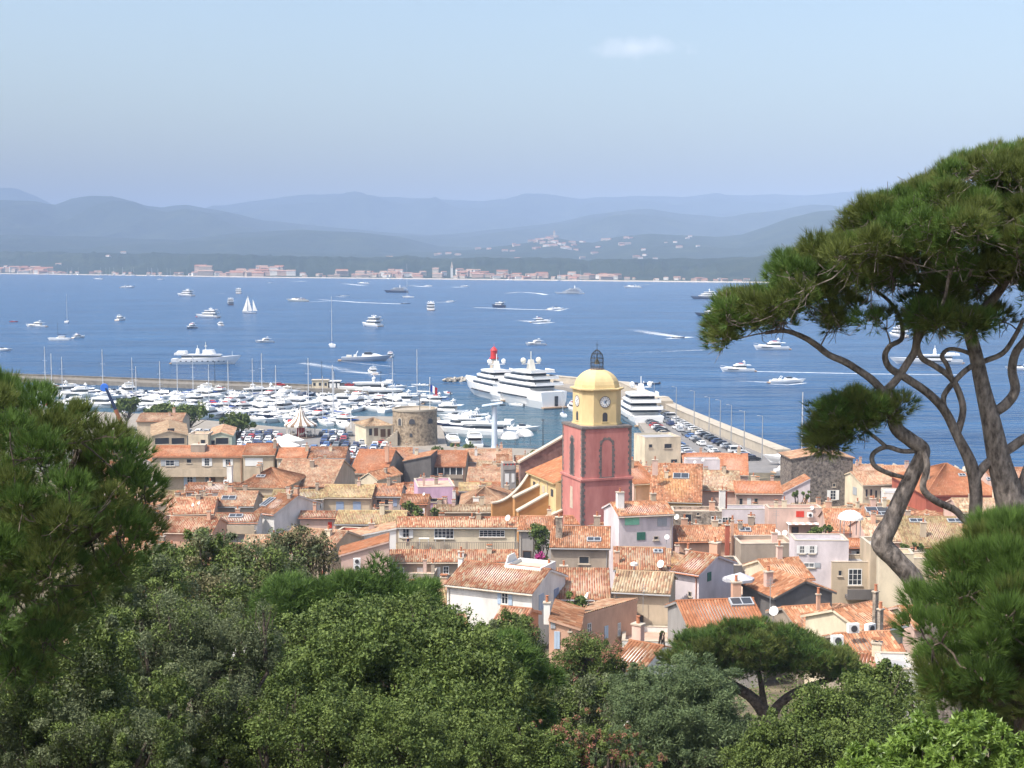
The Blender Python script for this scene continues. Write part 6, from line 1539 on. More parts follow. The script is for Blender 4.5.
        for k in range(3): mb = MB(); xx = -w_ * .7 + k * w_ * .7; mb.box(xx - .5, xx + .5, -1.86, -1.803, .9 if not gl else .1, h_ * .7, PANE if not gl else SH['white']); mb.build('window' if not gl else 'mullion', t)
    # lighthouse
    p = gz(493, 378, 1.5)
    t = thing('lighthouse', 'small stone lighthouse with a red lantern behind the superyachts', 'lighthouse', (p.x + .5, p.y - 4, 1.5)); h1 = at(493, 358, p.y).z - 1.5; h2 = at(493, 346, p.y).z - 1.5
    mb = MB(); mb.lathe([(2.3, 0), (2.0, .6), (1.6, h1)], LIME, 16); mb.build('tower', t)
    mb = MB(); mb.lathe([(2.1, h1), (2.1, h1 + .4), (1.5, h1 + .45), (1.45, h2 - 1.8), (1.7, h2 - 1.7), (.9, h2 - .6), (.2, h2)], RED, 14); mb.build('lantern', t)
    mb = MB(); mb.tube([(0, 0, h2), (0, 0, h2 + 1.3)], .07, RED, 5); mb.build('finial', t)
    # crane boom with blue disc, left
    a, b = at(122, 424, 336), at(106, 388, 336)
    t = thing('crane_boom', 'dark telescopic boom with a blue round tip rising above the left pine', 'crane', (a.x, a.y, 1.4)); o0 = Vector((a.x, a.y, 1.4)); RB = mat('rust brown paint', (.28, .10, .05), .7)
    A_, B_ = a - o0, b - o0
    mb = MB(); mb.tube([Vector((1.2, 0, 0)), A_ + Vector((.3, 0, -1))], [.9, .8], RB, 8); mb.tube([A_ + Vector((.3, 0, -1)), A_.lerp(B_, .4)], [.55, .5], RB, 6); mb.build('lower_boom', t)
    mb = MB(); mb.tube([A_.lerp(B_, .4), B_], [.45, .35], NAVY, 6); mb.build('upper_boom', t)
    mb = MB(); T = Matrix.Translation(B_ + Vector((-.35, -.1, .1))) @ Matrix.Rotation(R(90), 4, 'X'); mb.lathe([(.01, -.15), (.9, -.15), (1.0, 0), (.9, .15), (.01, .15)], mat('bright blue paint', (.04, .16, .60), .5), 16); mb.v = [tuple(T @ Vector(v)) for v in mb.v]; mb.build('disc', t)
    # seated person with dark hair on the balustraded terrace
    SK = mat('skin', (.45, .28, .2), .6); HAIR = mat('dark hair', (.03, .02, .015), .7)
    Yb = solveY(398, 527, 6.8) - .75; q = at(408, 545, Yb)
    t = thing('person', 'person with dark hair sitting behind the terrace balustrade', 'person', (q.x, q.y, q.z - .1))
    mb = MB(); mb.tube([(0, 0, .45), (0, -.02, .75), (0, 0, 1.0), (0, 0, 1.08), (0, -.01, 1.13), (0, -.01, 1.25), (0, 0, 1.36)], [.17, .15, .19, .07, .06, .10, .04], SK, 10); mb.tube([(-.09, 0, .5), (-.1, -.42, .5), (-.1, -.44, .05)], [.1, .08, .05], SK, 6); mb.tube([(.09, 0, .5), (.1, -.42, .5), (.1, -.44, .05)], [.1, .08, .05], SK, 6)
    for s_ in (-1, 1): mb.tube([(s_ * .17, 0, .98), (s_ * .24, -.05, .72), (s_ * .15, -.28, .62)], [.055, .045, .035], SK, 6)
    mb.build('body', t); mb = MB(); sphere(mb, (0, .02, 1.3), .125, HAIR, 10, 7); mb.tube([(0, .08, 1.3), (0, .11, 1.08)], [.1, .06], HAIR, 7); mb.build('hair', t)
    mb = MB(); mb.tube([(0, 0, .42), (0, -.01, .75), (0, 0, .99)], [.19, .17, .2], NAVY, 10); mb.build('shirt', t)
    mb = MB(); mb.box(-.24, .24, -.22, .26, .38, .43, SH['white']); 
    o = thing('terrace_chair', 'white chair under the seated person on the terrace', 'chair', t.location)
    mb.build('seat', o); mb = MB(); mb.box(-.24, .24, .22, .26, .43, .9, SH['white']); mb.build('backrest', o)
    for sx in (-1, 1):
        for sy in (-.2, .23): mb = MB(); mb.tube([(sx * .21, sy, 0), (sx * .21, sy, .38)], .02, SH['white'], 5); mb.build('leg', o)
    for px, l_ in ((440, 'white terrace table near the french windows'), (424, 'white terrace table beside the seated person')):
        q = at(px, 545, Yb); t = thing('terrace_table', l_, 'table', (q.x, q.y, q.z - .1)); mb = MB(); mb.box(-.7, .7, -.35, .35, .98, 1.03, SH['white']); mb.build('top', t)
        for sx in (-1, 1):
            for sy in (-.3, .3): mb = MB(); mb.tube([(sx * .6, sy, 0), (sx * .6, sy, .98)], .03, SH['white'], 5); mb.build('leg', t)
props()
# ---------------------------------------------------------------- settlements across the bay
def far_towns():
    fw = [mat('far wall ' + n_, c, .9) for n_, c in (('cream', (.50, .43, .35)), ('white', (.66, .63, .58)), ('peach', (.46, .33, .26)), ('sand', (.40, .33, .27)))]
    fr = [mat('far roof ' + n_, c, .9) for n_, c in (('orange', (.30, .14, .09)), ('tan', (.34, .22, .16)), ('pink', (.33, .19, .14)))]
    pro = []
    for k in range(8):
        w_, d_, h_ = 16 + 6 * (k % 4), 10, (5, 7, 6, 8)[k % 4]
        mb = MB(); mb.box(-w_ / 2, w_ / 2, -d_ / 2, d_ / 2, -8, h_, fw[k % 4]); m_ = fr[k % 3]
        mb.grid([[Vector((x, y, z)) for y, z in ((-d_ / 2 - .5, h_), (0, h_ + 2.6), (d_ / 2 + .5, h_))] for x in (-w_ / 2 - .4, w_ / 2 + .4)], m_, closed=True)
        for fl in range(int(h_ / 3)):
            for c_ in range(int(w_ / 3)): x = -w_ / 2 + 1.5 + c_ * 3; mb.box(x - .5, x + .5, -d_ / 2 - .06, -d_ / 2 + .01, 1 + fl * 3, 2.4 + fl * 3, PANE)
        me_ = mb.build('far_house'); pro.append((me_, ('cream', 'white', 'peach', 'sand')[k % 4], h_)); 
    used = set(); n = 0
    def put_(k, px, r, z, lab, gp, s=1.0):
        nonlocal n
        o, c_, h_ = pro[k]
        if k not in used: used.add(k)
        else: o = o.copy(); COL.objects.link(o)
        o.location = ((px - 512) / F * r, r, z); o.rotation_euler = (0, 0, rnd.uniform(-.7, .7)); o.scale = (s, s, s)
        tag(o, f'{c_} house {lab}', 'house', gp); n += 1
    # shoreline, denser stretches where the photograph has them
    segs = [(0, 48, 26, 1.75, 'in the tall apartment terraces at the left end of the far shore', 2), (48, 195, 30, .8, 'low behind the far marina at the left', 1), (195, 292, 34, 1.7, 'in the stepped terraces of the far marina', 3), (300, 342, 8, .9, 'scattered among trees right of the far marina', 1), (342, 480, 46, 1.2, 'in the far beach town around the spire', 3), (480, 620, 50, 1.1, 'in the far beach town under the village hill', 2), (620, 780, 22, .7, 'thinning out along the far beach', 1), (-60, 0, 4, 1.2, 'past the left end of the far shore', 1)]
    for x0_, x1_, c_, s_, lab, rows in segs:
        for i in range(c_):
            px = rnd.uniform(x0_, x1_); rs = shore_dist(px); rr = rnd.random() * rows; r = rs + 30 + rr * 60
            put_(rnd.randrange(8), px, r, max(1.0, far_h(px, r)) + rr * 2.6 * s_, lab, 'houses ' + lab, s_ * rnd.uniform(.45, .85))
    # village on the hill and villas scattered round it
    for i in range(34):
        px = rnd.gauss(549, 15); r = rnd.uniform(5700, 6350); put_(rnd.randrange(8), px, r, far_h(px, r), 'in the hilltop village across the bay', 'houses in the hilltop village', .9)
    for i in range(42):
        px = rnd.uniform(575, 700) if rnd.random() < .7 else rnd.uniform(430, 530); r = rnd.uniform(4900, 6300); put_(rnd.randrange(8), px, r, far_h(px, r), 'alone on the wooded slope by the hilltop village', 'villas on the wooded slope', .75)
    for px, r, l_ in ((757, 4400, 'standing white on the slope behind the pine crown edge'), (60, 4900, 'high behind the far marina'), (8, 5000, 'high at the left picture edge'), (110, 5000, 'pale in the woods behind the marina'), (390, 4800, 'peachy in the woods behind the spire'), (125, 5300, 'above the woods at the left')):
        put_(1, px, r, far_h(px, r), l_, None, .9)
    mb = MB(); mb.box(-4, 4, -4, 4, -10, 24, fw[0]); mb.box(-4.6, 4.6, -4.6, 4.6, 24.1, 25, fr[1]); mb.grid([[Vector((x * q, y * q, 25 + z)) for x, y in ((-4, -4), (4, -4), (4, 4), (-4, 4))] for q, z in ((1, 0), (.02, 9))], fr[1], closed=True)
    o = mb.build('village_church'); r = 6300; o.location = ((554 - 512) / F * r, r, far_h(554, r)); o.scale = (1.1, 1.1, .95); tag(o, 'church tower standing over the hilltop village', 'church')
    mb = MB(); mb.box(-3, 3, -3, 3, -3, 26, fw[1]); mb.grid([[Vector((x * q, y * q, 26 + z)) for x, y in ((-3.4, -3.4), (3.4, -3.4), (3.4, 3.4), (-3.4, 3.4))] for q, z in ((1, 0), (.02, 16))], fw[3], closed=True)
    o = mb.build('spire'); r = shore_dist(452) + 90; o.location = ((452 - 512) / F * r, r, 2); tag(o, 'pale spire in the far beach town', 'church')
    # far masts of the marina
    mb0 = None
    for i in range(26):
        px = rnd.choice([rnd.uniform(45, 195), rnd.uniform(45, 195), rnd.uniform(380, 620)]); rs = shore_dist(px)
        if mb0 is None:
            mb = MB(); hull(mb, 16, 4.5, 1.2, 1.6, WHITE); mb.tube([(1, 0, 1), (1, 0, 24)], [.3, .2], ALU, 4); mb.box(-4, 3, -1.2, 1.2, 1.2, 2.2, WHITE, top=(.8, .8)); o = mb0 = mb.build('moored_sailing_boat')
        else: o = mb0.copy(); COL.objects.link(o)
        o.location = ((px - 512) / F * (rs - 25), rs - 25, 0); o.rotation_euler = (0, 0, rnd.uniform(0, 6)); tag(o, 'tiny white sailing boat moored against the far shore', 'sailing boat', 'sailing boats moored against the far shore')
    print('far', n)
far_towns()
# ---------------------------------------------------------------- trees
NR = np.random.default_rng(11)
def leaf_mat(name, dark, light, trans=.13, rough=.6, vmix=1.0, spec=.25):  # the wide dark-to-light span also paints shaded gaps and sunlit leaves
    """leaf colour varies leaf by leaf along the stored number v"""
    m = bpy.data.materials.new(name); m.use_nodes = True
    n = m.node_tree.nodes; l = m.node_tree.links; b = n['Principled BSDF']
    at_ = n.new('ShaderNodeAttribute'); at_.attribute_name = 'v'
    r = n.new('ShaderNodeValToRGB'); r.color_ramp.elements[0].color = tuple(dark) + (1,); r.color_ramp.elements[1].color = tuple(light) + (1,)
    l.new(at_.outputs['Fac'], r.inputs['Fac']); l.new(r.outputs[0], b.inputs['Base Color'])
    b.inputs['Roughness'].default_value = rough; b.inputs['Specular IOR Level'].default_value = spec
    t = n.new('ShaderNodeBsdfTranslucent'); l.new(r.outputs[0], t.inputs['Color'])
    mx = n.new('ShaderNodeMixShader'); mx.inputs[0].default_value = trans
    l.new(b.outputs[0], mx.inputs[1]); l.new(t.outputs[0], mx.inputs[2]); l.new(mx.outputs[0], n['Material Output'].inputs['Surface'])
    return m
PINE = leaf_mat('stone pine needles', (.044, .066, .015), (.205, .245, .064), .30)
PINE2 = leaf_mat('bright pine needles', (.032, .066, .014), (.155, .255, .055), .28)
GREEN = leaf_mat('broad green leaves', (.030, .054, .011), (.170, .225, .055))
VIVID = leaf_mat('vivid green leaves', (.028, .052, .010), (.160, .220, .050))
OLIVE = leaf_mat('grey green olive leaves', (.042, .060, .024), (.185, .215, .105), .16)
FEATH = leaf_mat('feathery blue green leaves', (.040, .068, .026), (.165, .220, .095))
DRY = leaf_mat('dry tipped leaves', (.060, .065, .022), (.26, .23, .12), .2)
LIMEG = leaf_mat('glossy light green leaves', (.07, .13, .02), (.24, .35, .07), .3, .4, spec=.45)
FLOW = leaf_mat('salmon pink blossom', (.30, .11, .08), (.52, .26, .19), .3)
FLOW2 = leaf_mat('magenta bracts', (.30, .03, .14), (.55, .08, .30), .3)
BARK = mat('grey brown pine bark', (.12, .10, .088), .95, .4, 11, .08, col2=(.24, .205, .18), detail=9, stretch=(1, 1, .5), lo=.36, hi=.64)
BARKD = mat('dark bark', (.055, .042, .032), .95, .3, 6, .02, col2=(.12, .095, .075))

def raw_mesh(name, V, nper, mi, mats, vals, parent):
    """V: (n*nper, 3) points; every nper points one face"""
    nf = len(V) // nper
    me = bpy.data.meshes.new(name)
    me.vertices.add(len(V)); me.vertices.foreach_set('co', V.astype(np.float32).ravel())
    me.loops.add(len(V)); me.loops.foreach_set('vertex_index', np.arange(len(V), dtype=np.int32))
    me.polygons.add(nf); me.polygons.foreach_set('loop_start', np.arange(0, len(V), nper, dtype=np.int32)); me.polygons.foreach_set('loop_total', np.full(nf, nper, dtype=np.int32))
    for m in mats: me.materials.append(m)
    me.polygons.foreach_set('material_index', mi.astype(np.int32))
    a = me.attributes.new('v', 'FLOAT', 'FACE'); a.data.foreach_set('value', vals.astype(np.float32))
    me.update(calc_edges=True)
    return link(name, me, parent)
def unit(a): return a / np.maximum(1e-9, np.linalg.norm(a, axis=1, keepdims=True))
def sample(C, Rr, per, up=.5, shell=.55):
    """points in a set of ellipsoid clumps, biased to their outer shell and upper side"""
    n = len(C); d = unit(NR.normal(size=(n * per, 3))); d[:, 2] += up * NR.random(n * per); d = unit(d)
    c = np.repeat(C, per, 0); r = np.repeat(Rr, per, 0)
    q = (shell + (1 - shell) * NR.random((n * per, 1)) ** .7) * (1 + .35 * NR.random((n * per, 1)) ** 5)
    return c + d * r * q, d
def tufts(P, D, L, nn, wd, spread=.55):
    """needle brushes"""
    n = len(P); d = np.repeat(unit(D), nn, 0); p = np.repeat(P, nn, 0)
    dd = unit(d + NR.normal(size=d.shape) * spread); s = unit(np.cross(dd, NR.normal(size=d.shape)))
    ln = (L * (.7 + .5 * NR.random((n * nn, 1)))); b = p + dd * ln * .08
    V = np.empty((n * nn, 3, 3)); V[:, 0] = b - s * wd / 2; V[:, 1] = b + s * wd / 2; V[:, 2] = b + dd * ln
    v = np.repeat(NR.random(n), nn) * .75 + NR.random(n * nn) * .25
    return V.reshape(-1, 3), v
def leaves(P, D, L, W_, flat=.5):
    n = len(P); nr = unit(D * flat + NR.normal(size=P.shape) * .7 + np.array([0, 0, .25])); a = unit(np.cross(nr, NR.normal(size=P.shape))); b = np.cross(nr, a)
    s = (.5 + 1.0 * NR.random((n, 1)) ** 1.5); V = np.empty((n, 4, 3))
    V[:, 0] = P - a * L * s / 2; V[:, 1] = P + b * W_ * s / 2; V[:, 2] = P + a * L * s / 2; V[:, 3] = P - b * W_ * s / 2
    return V.reshape(-1, 3), NR.random(n)

def limb(mb, a, b, r0, r1, m, wob=.12, n=5):
    """crooked tapering branch from a to b"""
    a, b = Vector(a), Vector(b); d_ = (b - a).length; pts = []; ph = Vector((rnd.random() * 9, rnd.random() * 9, rnd.random() * 9))
    for i in range(n + 1):
        t_ = i / n; o_ = noise.noise_vector(ph + Vector((t_ * 2.2, 0, 0))) * wob * d_ * math.sin(math.pi * t_) * 1.6
        o_.z -= .06 * d_ * math.sin(math.pi * t_)
        pts.append(a.lerp(b, t_) + o_)
    mb.tube(pts, [r0 + (r1 - r0) * i / n for i in range(n + 1)], m, 6 if r0 > .03 else 4)
    return pts
def spline(pts, rad, k=5):
    """smooth a traced limb"""
    P = [Vector(p) for p in pts]; out, ro = [], []
    for i in range(len(P) - 1):
        p0, p1, p2, p3 = P[max(0, i - 1)], P[i], P[i + 1], P[min(len(P) - 1, i + 2)]
        for j in range(k):
            t_ = j / k; out.append(.5 * ((2 * p1) + (p2 - p0) * t_ + (2 * p0 - 5 * p1 + 4 * p2 - p3) * t_ * t_ + (3 * p1 - p0 - 3 * p2 + p3) * t_ ** 3)); ro.append(rad[i] + (rad[i + 1] - rad[i]) * t_)
    out.append(P[-1]); ro.append(rad[-1]); return out, ro
def bushy(name, lab, cat, blobs, Y, mats, leafL=.09, leafW=.045, per=900, clump=.55, nclump=26, kind='leaf', bark=BARKD, trunk=True, depth=1.0, group=None, nn=9, spread=.5, gnarl=3, up=.5, trunks=None, shell=.45):
    """a tree or shrub whose crown is made of blobs given as (px, py, rx px, ry px[, dY]) at distance Y"""
    C, Rr = [], []; cs = []
    if kind == 'leaf' and Y < 100: nclump *= 3.3; clump *= .58; per = int(per / 2.6); leafL *= .72; leafW *= .74
    for b in blobs:
        px, py, rx, ry = b[:4]; Yb = Y + (b[4] if len(b) > 4 else 0); c = at(px, py, Yb); sx, sz = rx * Yb / F, ry * Yb / F; sy = (sx + sz) / 2 * depth; cs.append((c, sx, sz))
        for _ in range(max(4, int(nclump * (sx * sz) ** .5 / 1.0))):
            d_ = Vector((rnd.gauss(0, 1), rnd.gauss(0, 1), rnd.gauss(0, 1) + .25)).normalized(); q = rnd.uniform(.45, 1.0) if rnd.random() < .8 else rnd.uniform(1.0, 1.25)
            C.append((c.x + d_.x * sx * q, c.y + d_.y * sy * q, c.z + d_.z * sz * q)); k = clump * rnd.uniform(.45, 1.2) * min(1, (sx + sz) / 2.2) * (.6 if q > 1 else 1); Rr.append((k * rnd.uniform(.7, 1.2), k, k * rnd.uniform(.55, 1.3)))
    C, Rr = np.array(C), np.array(Rr)
    cb = sum((c for c, _, _ in cs), Vector()) / len(cs); base = Vector((cb.x, cb.y, ground_h(cb.y) - .2))
    t = thing(name, lab, cat, base, 0, group)
    cr = C - np.array(base); P, D = sample(cr, Rr, per, up, shell)
    mi = None
    if kind == 'leaf': V, v = leaves(P, D, leafL, leafW); nper = 4
    else: V, v = tufts(P, D + np.array([0, 0, .5]), leafL, nn, leafW, spread); nper = 3
    nf = len(V) // nper
    # each clump has its own mix of the crown's leaf kinds
    cm = NR.random(len(C)); cm = np.repeat(cm, per * (nn if kind != 'leaf' else 1)); thr = 0; mi = np.zeros(nf)
    if len(mats) > 1:
        acc = 0
        for j, (m_, wt) in enumerate(mats): mi[(cm >= acc) & (cm < acc + wt)] = j; acc += wt
    for j, (m_, wt) in enumerate(mats):
        if m_ in (FLOW, FLOW2): mi[(mi == j) & (NR.random(nf) < .55)] = 0
    cv = np.repeat(NR.random(len(C)), per * (nn if kind != 'leaf' else 1)); v = v * .65 + cv * .35  # tone per clump paints darker gaps and lit clumps into the crown
    raw_mesh('crown', V, nper, mi, [m_ for m_, _ in mats], v, t)
    if not trunk:
        mb = MB()
        for e in cr[::9]: limb(mb, Vector((e[0] * .5, e[1] * .5, 0)), Vector(e), .018, .006, bark, .08)
        mb.build('stems', t)
    if trunk:
        mb = MB(); top = Vector((0, 0, (cb.z - base.z)))
        h_ = max(1.5, top.z); r0 = min(.35, .05 * h_ + .06)
        fork = Vector((0, 0, h_ * .45)); limb(mb, (0, 0, 0), fork, r0, r0 * .75, bark, .06)
        for k in range(min(len(cr), 14 + len(blobs) * 5)):
            e = Vector(cr[(k * 7) % len(cr)]); mid = fork.lerp(e, .45) + Vector((0, 0, -.1 * h_)); pts = limb(mb, fork, e, r0 * .42, .025, bark, .12)
            for j in range(gnarl): e2 = Vector(cr[rnd.randrange(len(cr))]); s_ = pts[3]; 
            # twigs inside the clump
            for j in range(gnarl):
                o_ = Vector((rnd.gauss(0, 1), rnd.gauss(0, 1), rnd.gauss(0, 1))).normalized() * Rr[(k * 7) % len(cr)][0] * 1.1; limb(mb, pts[4], e + o_, .02, .006, bark, .1, 3)
        mb.build('trunk', t)
    return t

def poly_clumps(poly, n, Y, thick, rpx, edge=14):
    """clump centres inside a crown's outline as it stands at distance Y; thicker towards the middle"""
    xs_ = [p[0] for p in poly]; ys_ = [p[1] for p in poly]; out = []
    while len(out) < n:
        x, y = rnd.uniform(min(xs_), max(xs_)), rnd.uniform(min(ys_), max(ys_))
        if not inpoly(x, y, poly): continue
        dm = min(abs(((x2 - x1) * (y1 - y) - (x1 - x) * (y2 - y1)) / max(1e-6, math.hypot(x2 - x1, y2 - y1))) if ((x - x1) * (x2 - x1) + (y - y1) * (y2 - y1)) * ((x - x2) * (x1 - x2) + (y - y2) * (y1 - y2)) >= 0 else min(math.hypot(x - x1, y - y1), math.hypot(x - x2, y - y2)) for (x1, y1), (x2, y2) in zip(poly, poly[1:] + poly[:1]))
        if dm < rpx * .55: continue
        th = thick * min(1, (dm / 70.0)) ** .6
        out.append((x, y, Y + rnd.uniform(-th, th)))
    return out
def pine(name, lab, poly, n, Y, thick, rpx, mats, trunks, base, tuftL=.15, needW=.009, per=46, nn=13, up=.9, bark=BARK, twigs=3, extra=(), cy=None, flat=.7, spread=.34):
    t = thing(name, lab, 'pine tree', base); bz = Vector(base)
    cl = [at(*c) for c in poly_clumps(poly, n, Y, thick, rpx)]
    for pl, n2, Y2, th2 in extra: cl += [at(*c) for c in poly_clumps(pl, n2, Y2, th2, rpx)]
    rm = rpx * Y / F
    C = np.array([tuple(c - bz) for c in cl]); k = NR.uniform(.75, 1.25, (len(C), 1)) * rm; Rr = np.hstack([k, k, k * flat])
    P, D = sample(C, Rr, per, up, .5)
    cen = C.mean(0); out = unit(P - cen); D = D + out * .5 + np.array([0, 0, 1.05])
    V, v = tufts(P, D, tuftL, nn, needW, spread)
    cm = np.repeat(NR.random(len(C)), per * nn); mi = (cm > mats[0][1]).astype(int) if len(mats) > 1 else np.zeros(len(V) // 3)
    cv = np.repeat(NR.random(len(C)), per * nn); v = v * .7 + cv * .3  # clump tone adds painted shade and sunlit patches to the needles
    raw_mesh('crown', V, 3, mi, [m_ for m_, _ in mats], v, t)
    nodes = []
    mb = MB()
    for tr in trunks:
        pts = [at(x, y, Y + (dy[0] if dy else 0)) - bz for x, y, w_, *dy in tr]; rad = [w_ * Y / F / 2 for x, y, w_, *dy in tr]
        sp, sr = spline(pts, rad, 6); mb.tube(sp, sr, bark, 9)
        for p, r_ in zip(sp, sr):
            if r_ < .16: nodes.append((p, r_))
    mb.build('trunk', t, smooth=True)
    mb = MB()
    NP = np.array([tuple(p) for p, _ in nodes])
    for i, c in enumerate(C):
        # the branch rises from a limb point nearer the trunk than the clump itself
        dd = np.linalg.norm(NP - c, axis=1); j = int(np.argsort(dd)[min(len(dd) - 1, rnd.randrange(0, 3))])
        a = nodes[j][0]; L_ = (Vector(c) - a).length; pts = limb(mb, a, c, min(nodes[j][1] * .6, .012 + .011 * L_), .010, bark, .14)
        nodes.append((pts[3], .02)); nodes.append((pts[4], .015)); NP = np.vstack([NP, np.array(pts[3]), np.array(pts[4])])
        for q in range(twigs):
            o_ = Vector((rnd.gauss(0, 1), rnd.gauss(0, 1), rnd.gauss(0, 1) - .35)).normalized() * rm * rnd.uniform(.8, 1.8)
            limb(mb, pts[rnd.choice((3, 4))], Vector(c) + o_, .009, .004, bark, .12, 3)
    mb.build('branches', t)
    return t

def right_pine():
    Y = 22.0
    crown = [(708, 352), (707, 325), (719, 298), (738, 285), (760, 284), (764, 262), (780, 251), (800, 251), (826, 230), (842, 210), (871, 201), (896, 192), (909, 177), (940, 164), (978, 153), (1016, 144), (1075, 140), (1120, 160), (1120, 330), (1060, 320), (1024, 300), (1000, 288), (985, 292), (965, 300), (940, 308), (925, 305), (912, 292), (890, 290), (866, 300), (846, 304), (826, 314), (800, 322), (785, 330), (760, 338), (735, 344), (718, 356)]
    low = [(800, 430), (810, 410), (830, 396), (858, 392), (885, 396), (905, 394), (915, 402), (905, 418), (885, 425), (862, 438), (845, 456), (822, 462), (806, 450)]
    sm = [(960, 314), (985, 308), (990, 335), (970, 350), (956, 338)]
    sm2 = [(925, 312), (950, 308), (960, 322), (940, 334), (924, 326)]
    T1 = [(1000, 1130, 34), (965, 800, 28), (935, 640, 24), (915, 584, 21), (897, 561, 20), (882, 543, 22), (891, 522, 18), (902, 497, 17), (913, 474, 15.5), (923, 451, 15), (911, 440, 15), (896, 427, 14), (892, 405, 13), (884, 391, 12)]
    T1L = [(884, 392, 8.2), (872, 380, 8.2), (861, 372, 7.4), (845, 362, 7.4), (829, 355, 6.6), (816, 345, 6.6), (803, 337, 5.7), (785, 331, 4.5), (765, 333, 3.3)]
    T1R = [(884, 392, 8.2), (896, 380, 8.2), (908, 362, 7.8), (915, 350, 7.8), (917, 330, 7.4), (918, 311, 7.0), (922, 290, 6.6), (934, 262, 5.7), (950, 230, 4.1, 1.0), (975, 200, 3.3, 1.5)]
    S1 = [(924, 450, 5.7, -.2), (927, 467, 6.6, -.3), (923, 488, 6.6, -.3), (936, 501, 7.4, -.2), (955, 510, 7.4), (966, 521, 7.4), (977, 524, 7.4)]
    S2 = [(916, 451, 4.9), (902, 451, 4.9), (886, 447, 4.9), (873, 454, 4.9), (874, 465, 4.9), (888, 473, 4.9), (903, 477, 4.1)]
    S2b = [(888, 448, 4.1), (876, 438, 3.7), (862, 428, 3.3), (845, 420, 2.5), (826, 415, 2.0)]
    T2 = [(1030, 1130, 24), (1005, 760, 17), (985, 560, 14.7), (976, 525, 13.8), (976, 492, 12.9), (971, 464, 12.9), (957, 435, 9.8), (945, 411, 9.4), (928, 393, 8.6), (906, 378, 8.2), (890, 368, 7.0), (885, 356, 6.1), (890, 346, 5.3), (902, 338, 4.9, .3), (900, 318, 4.1, .5), (888, 300, 3.7, .8), (868, 286, 2.9, 1.0)]
    T2b = [(957, 435, 7.4), (963, 412, 7.0), (960, 395, 7.0), (951, 378, 6.6), (935, 366, 6.1), (922, 358, 5.7), (918, 345, 4.9), (924, 332, 4.1), (935, 318, 3.7, -.5), (944, 300, 3.3, -1), (950, 270, 2.9, -1.2)]
    T2c = [(945, 410, 5.7), (944, 396, 5.7), (955, 381, 5.7), (969, 368, 5.7), (985, 361, 5.7), (1003, 353, 5.3), (1015, 336, 4.5), (1024, 318, 4.1)]
    T2d = [(952, 379, 4.9), (947, 365, 4.9), (942, 356, 4.5), (950, 349, 4.1), (966, 352, 4.1), (975, 358, 4.1)]
    T3 = [(1060, 1130, 62), (1050, 800, 50), (1035, 620, 40.5), (1022, 540, 36.8), (1011, 500, 31.3), (1000, 462, 23.9), (991, 420, 19.3), (983, 388, 15.6), (976, 355, 13.8), (970, 330, 12.9), (975, 318, 10.7), (988, 305, 9.8), (1004, 284, 9.0), (1016, 258, 7.4), (1030, 225, 5.7)]
    T3b = [(993, 413, 9.8), (1006, 404, 10.7), (1015, 390, 9.8), (1012, 370, 9.0), (1016, 352, 8.2), (1028, 335, 7.4), (1040, 300, 5.7)]
    T3c = [(976, 478, 9.0), (985, 466, 9.8), (1000, 455, 9.8), (1018, 443, 9.8), (1040, 425, 9.8), (1060, 380, 8.2)]
    T3d = [(1016, 520, 18.4), (1024, 490, 16.6), (1034, 460, 13.8), (1055, 420, 9.8), (1070, 350, 7.4), (1080, 280, 5.7)]
    T3e = [(969, 328, 6.6), (958, 318, 5.7), (952, 305, 4.9), (962, 290, 4.1, -.4), (972, 270, 3.3, -.8)]
    b = at(1000, 640, Y); base = (b.x, Y, ground_h(Y) - .3)
    pine('stone_pine', 'big stone pine with twisted grey limbs and a spreading crown, over the sea', crown, 520, Y, 2.6, 15, [(PINE, .62), (PINE2, .38)], [T1, T1L, T1R, S1, S2, S2b, T2, T2b, T2c, T2d, T3, T3b, T3c, T3d, T3e], base, tuftL=.155, needW=.0095, per=58, nn=14, extra=((low, 48, Y, .8), (sm, 6, Y - 1, .3), (sm2, 5, Y - .8, .3), ([(795, 322), (850, 296), (925, 292), (1000, 292), (1040, 335), (1000, 345), (960, 338), (935, 350), (900, 330), (850, 340), (800, 335)], 24, Y, 1.8)), twigs=5)
right_pine()
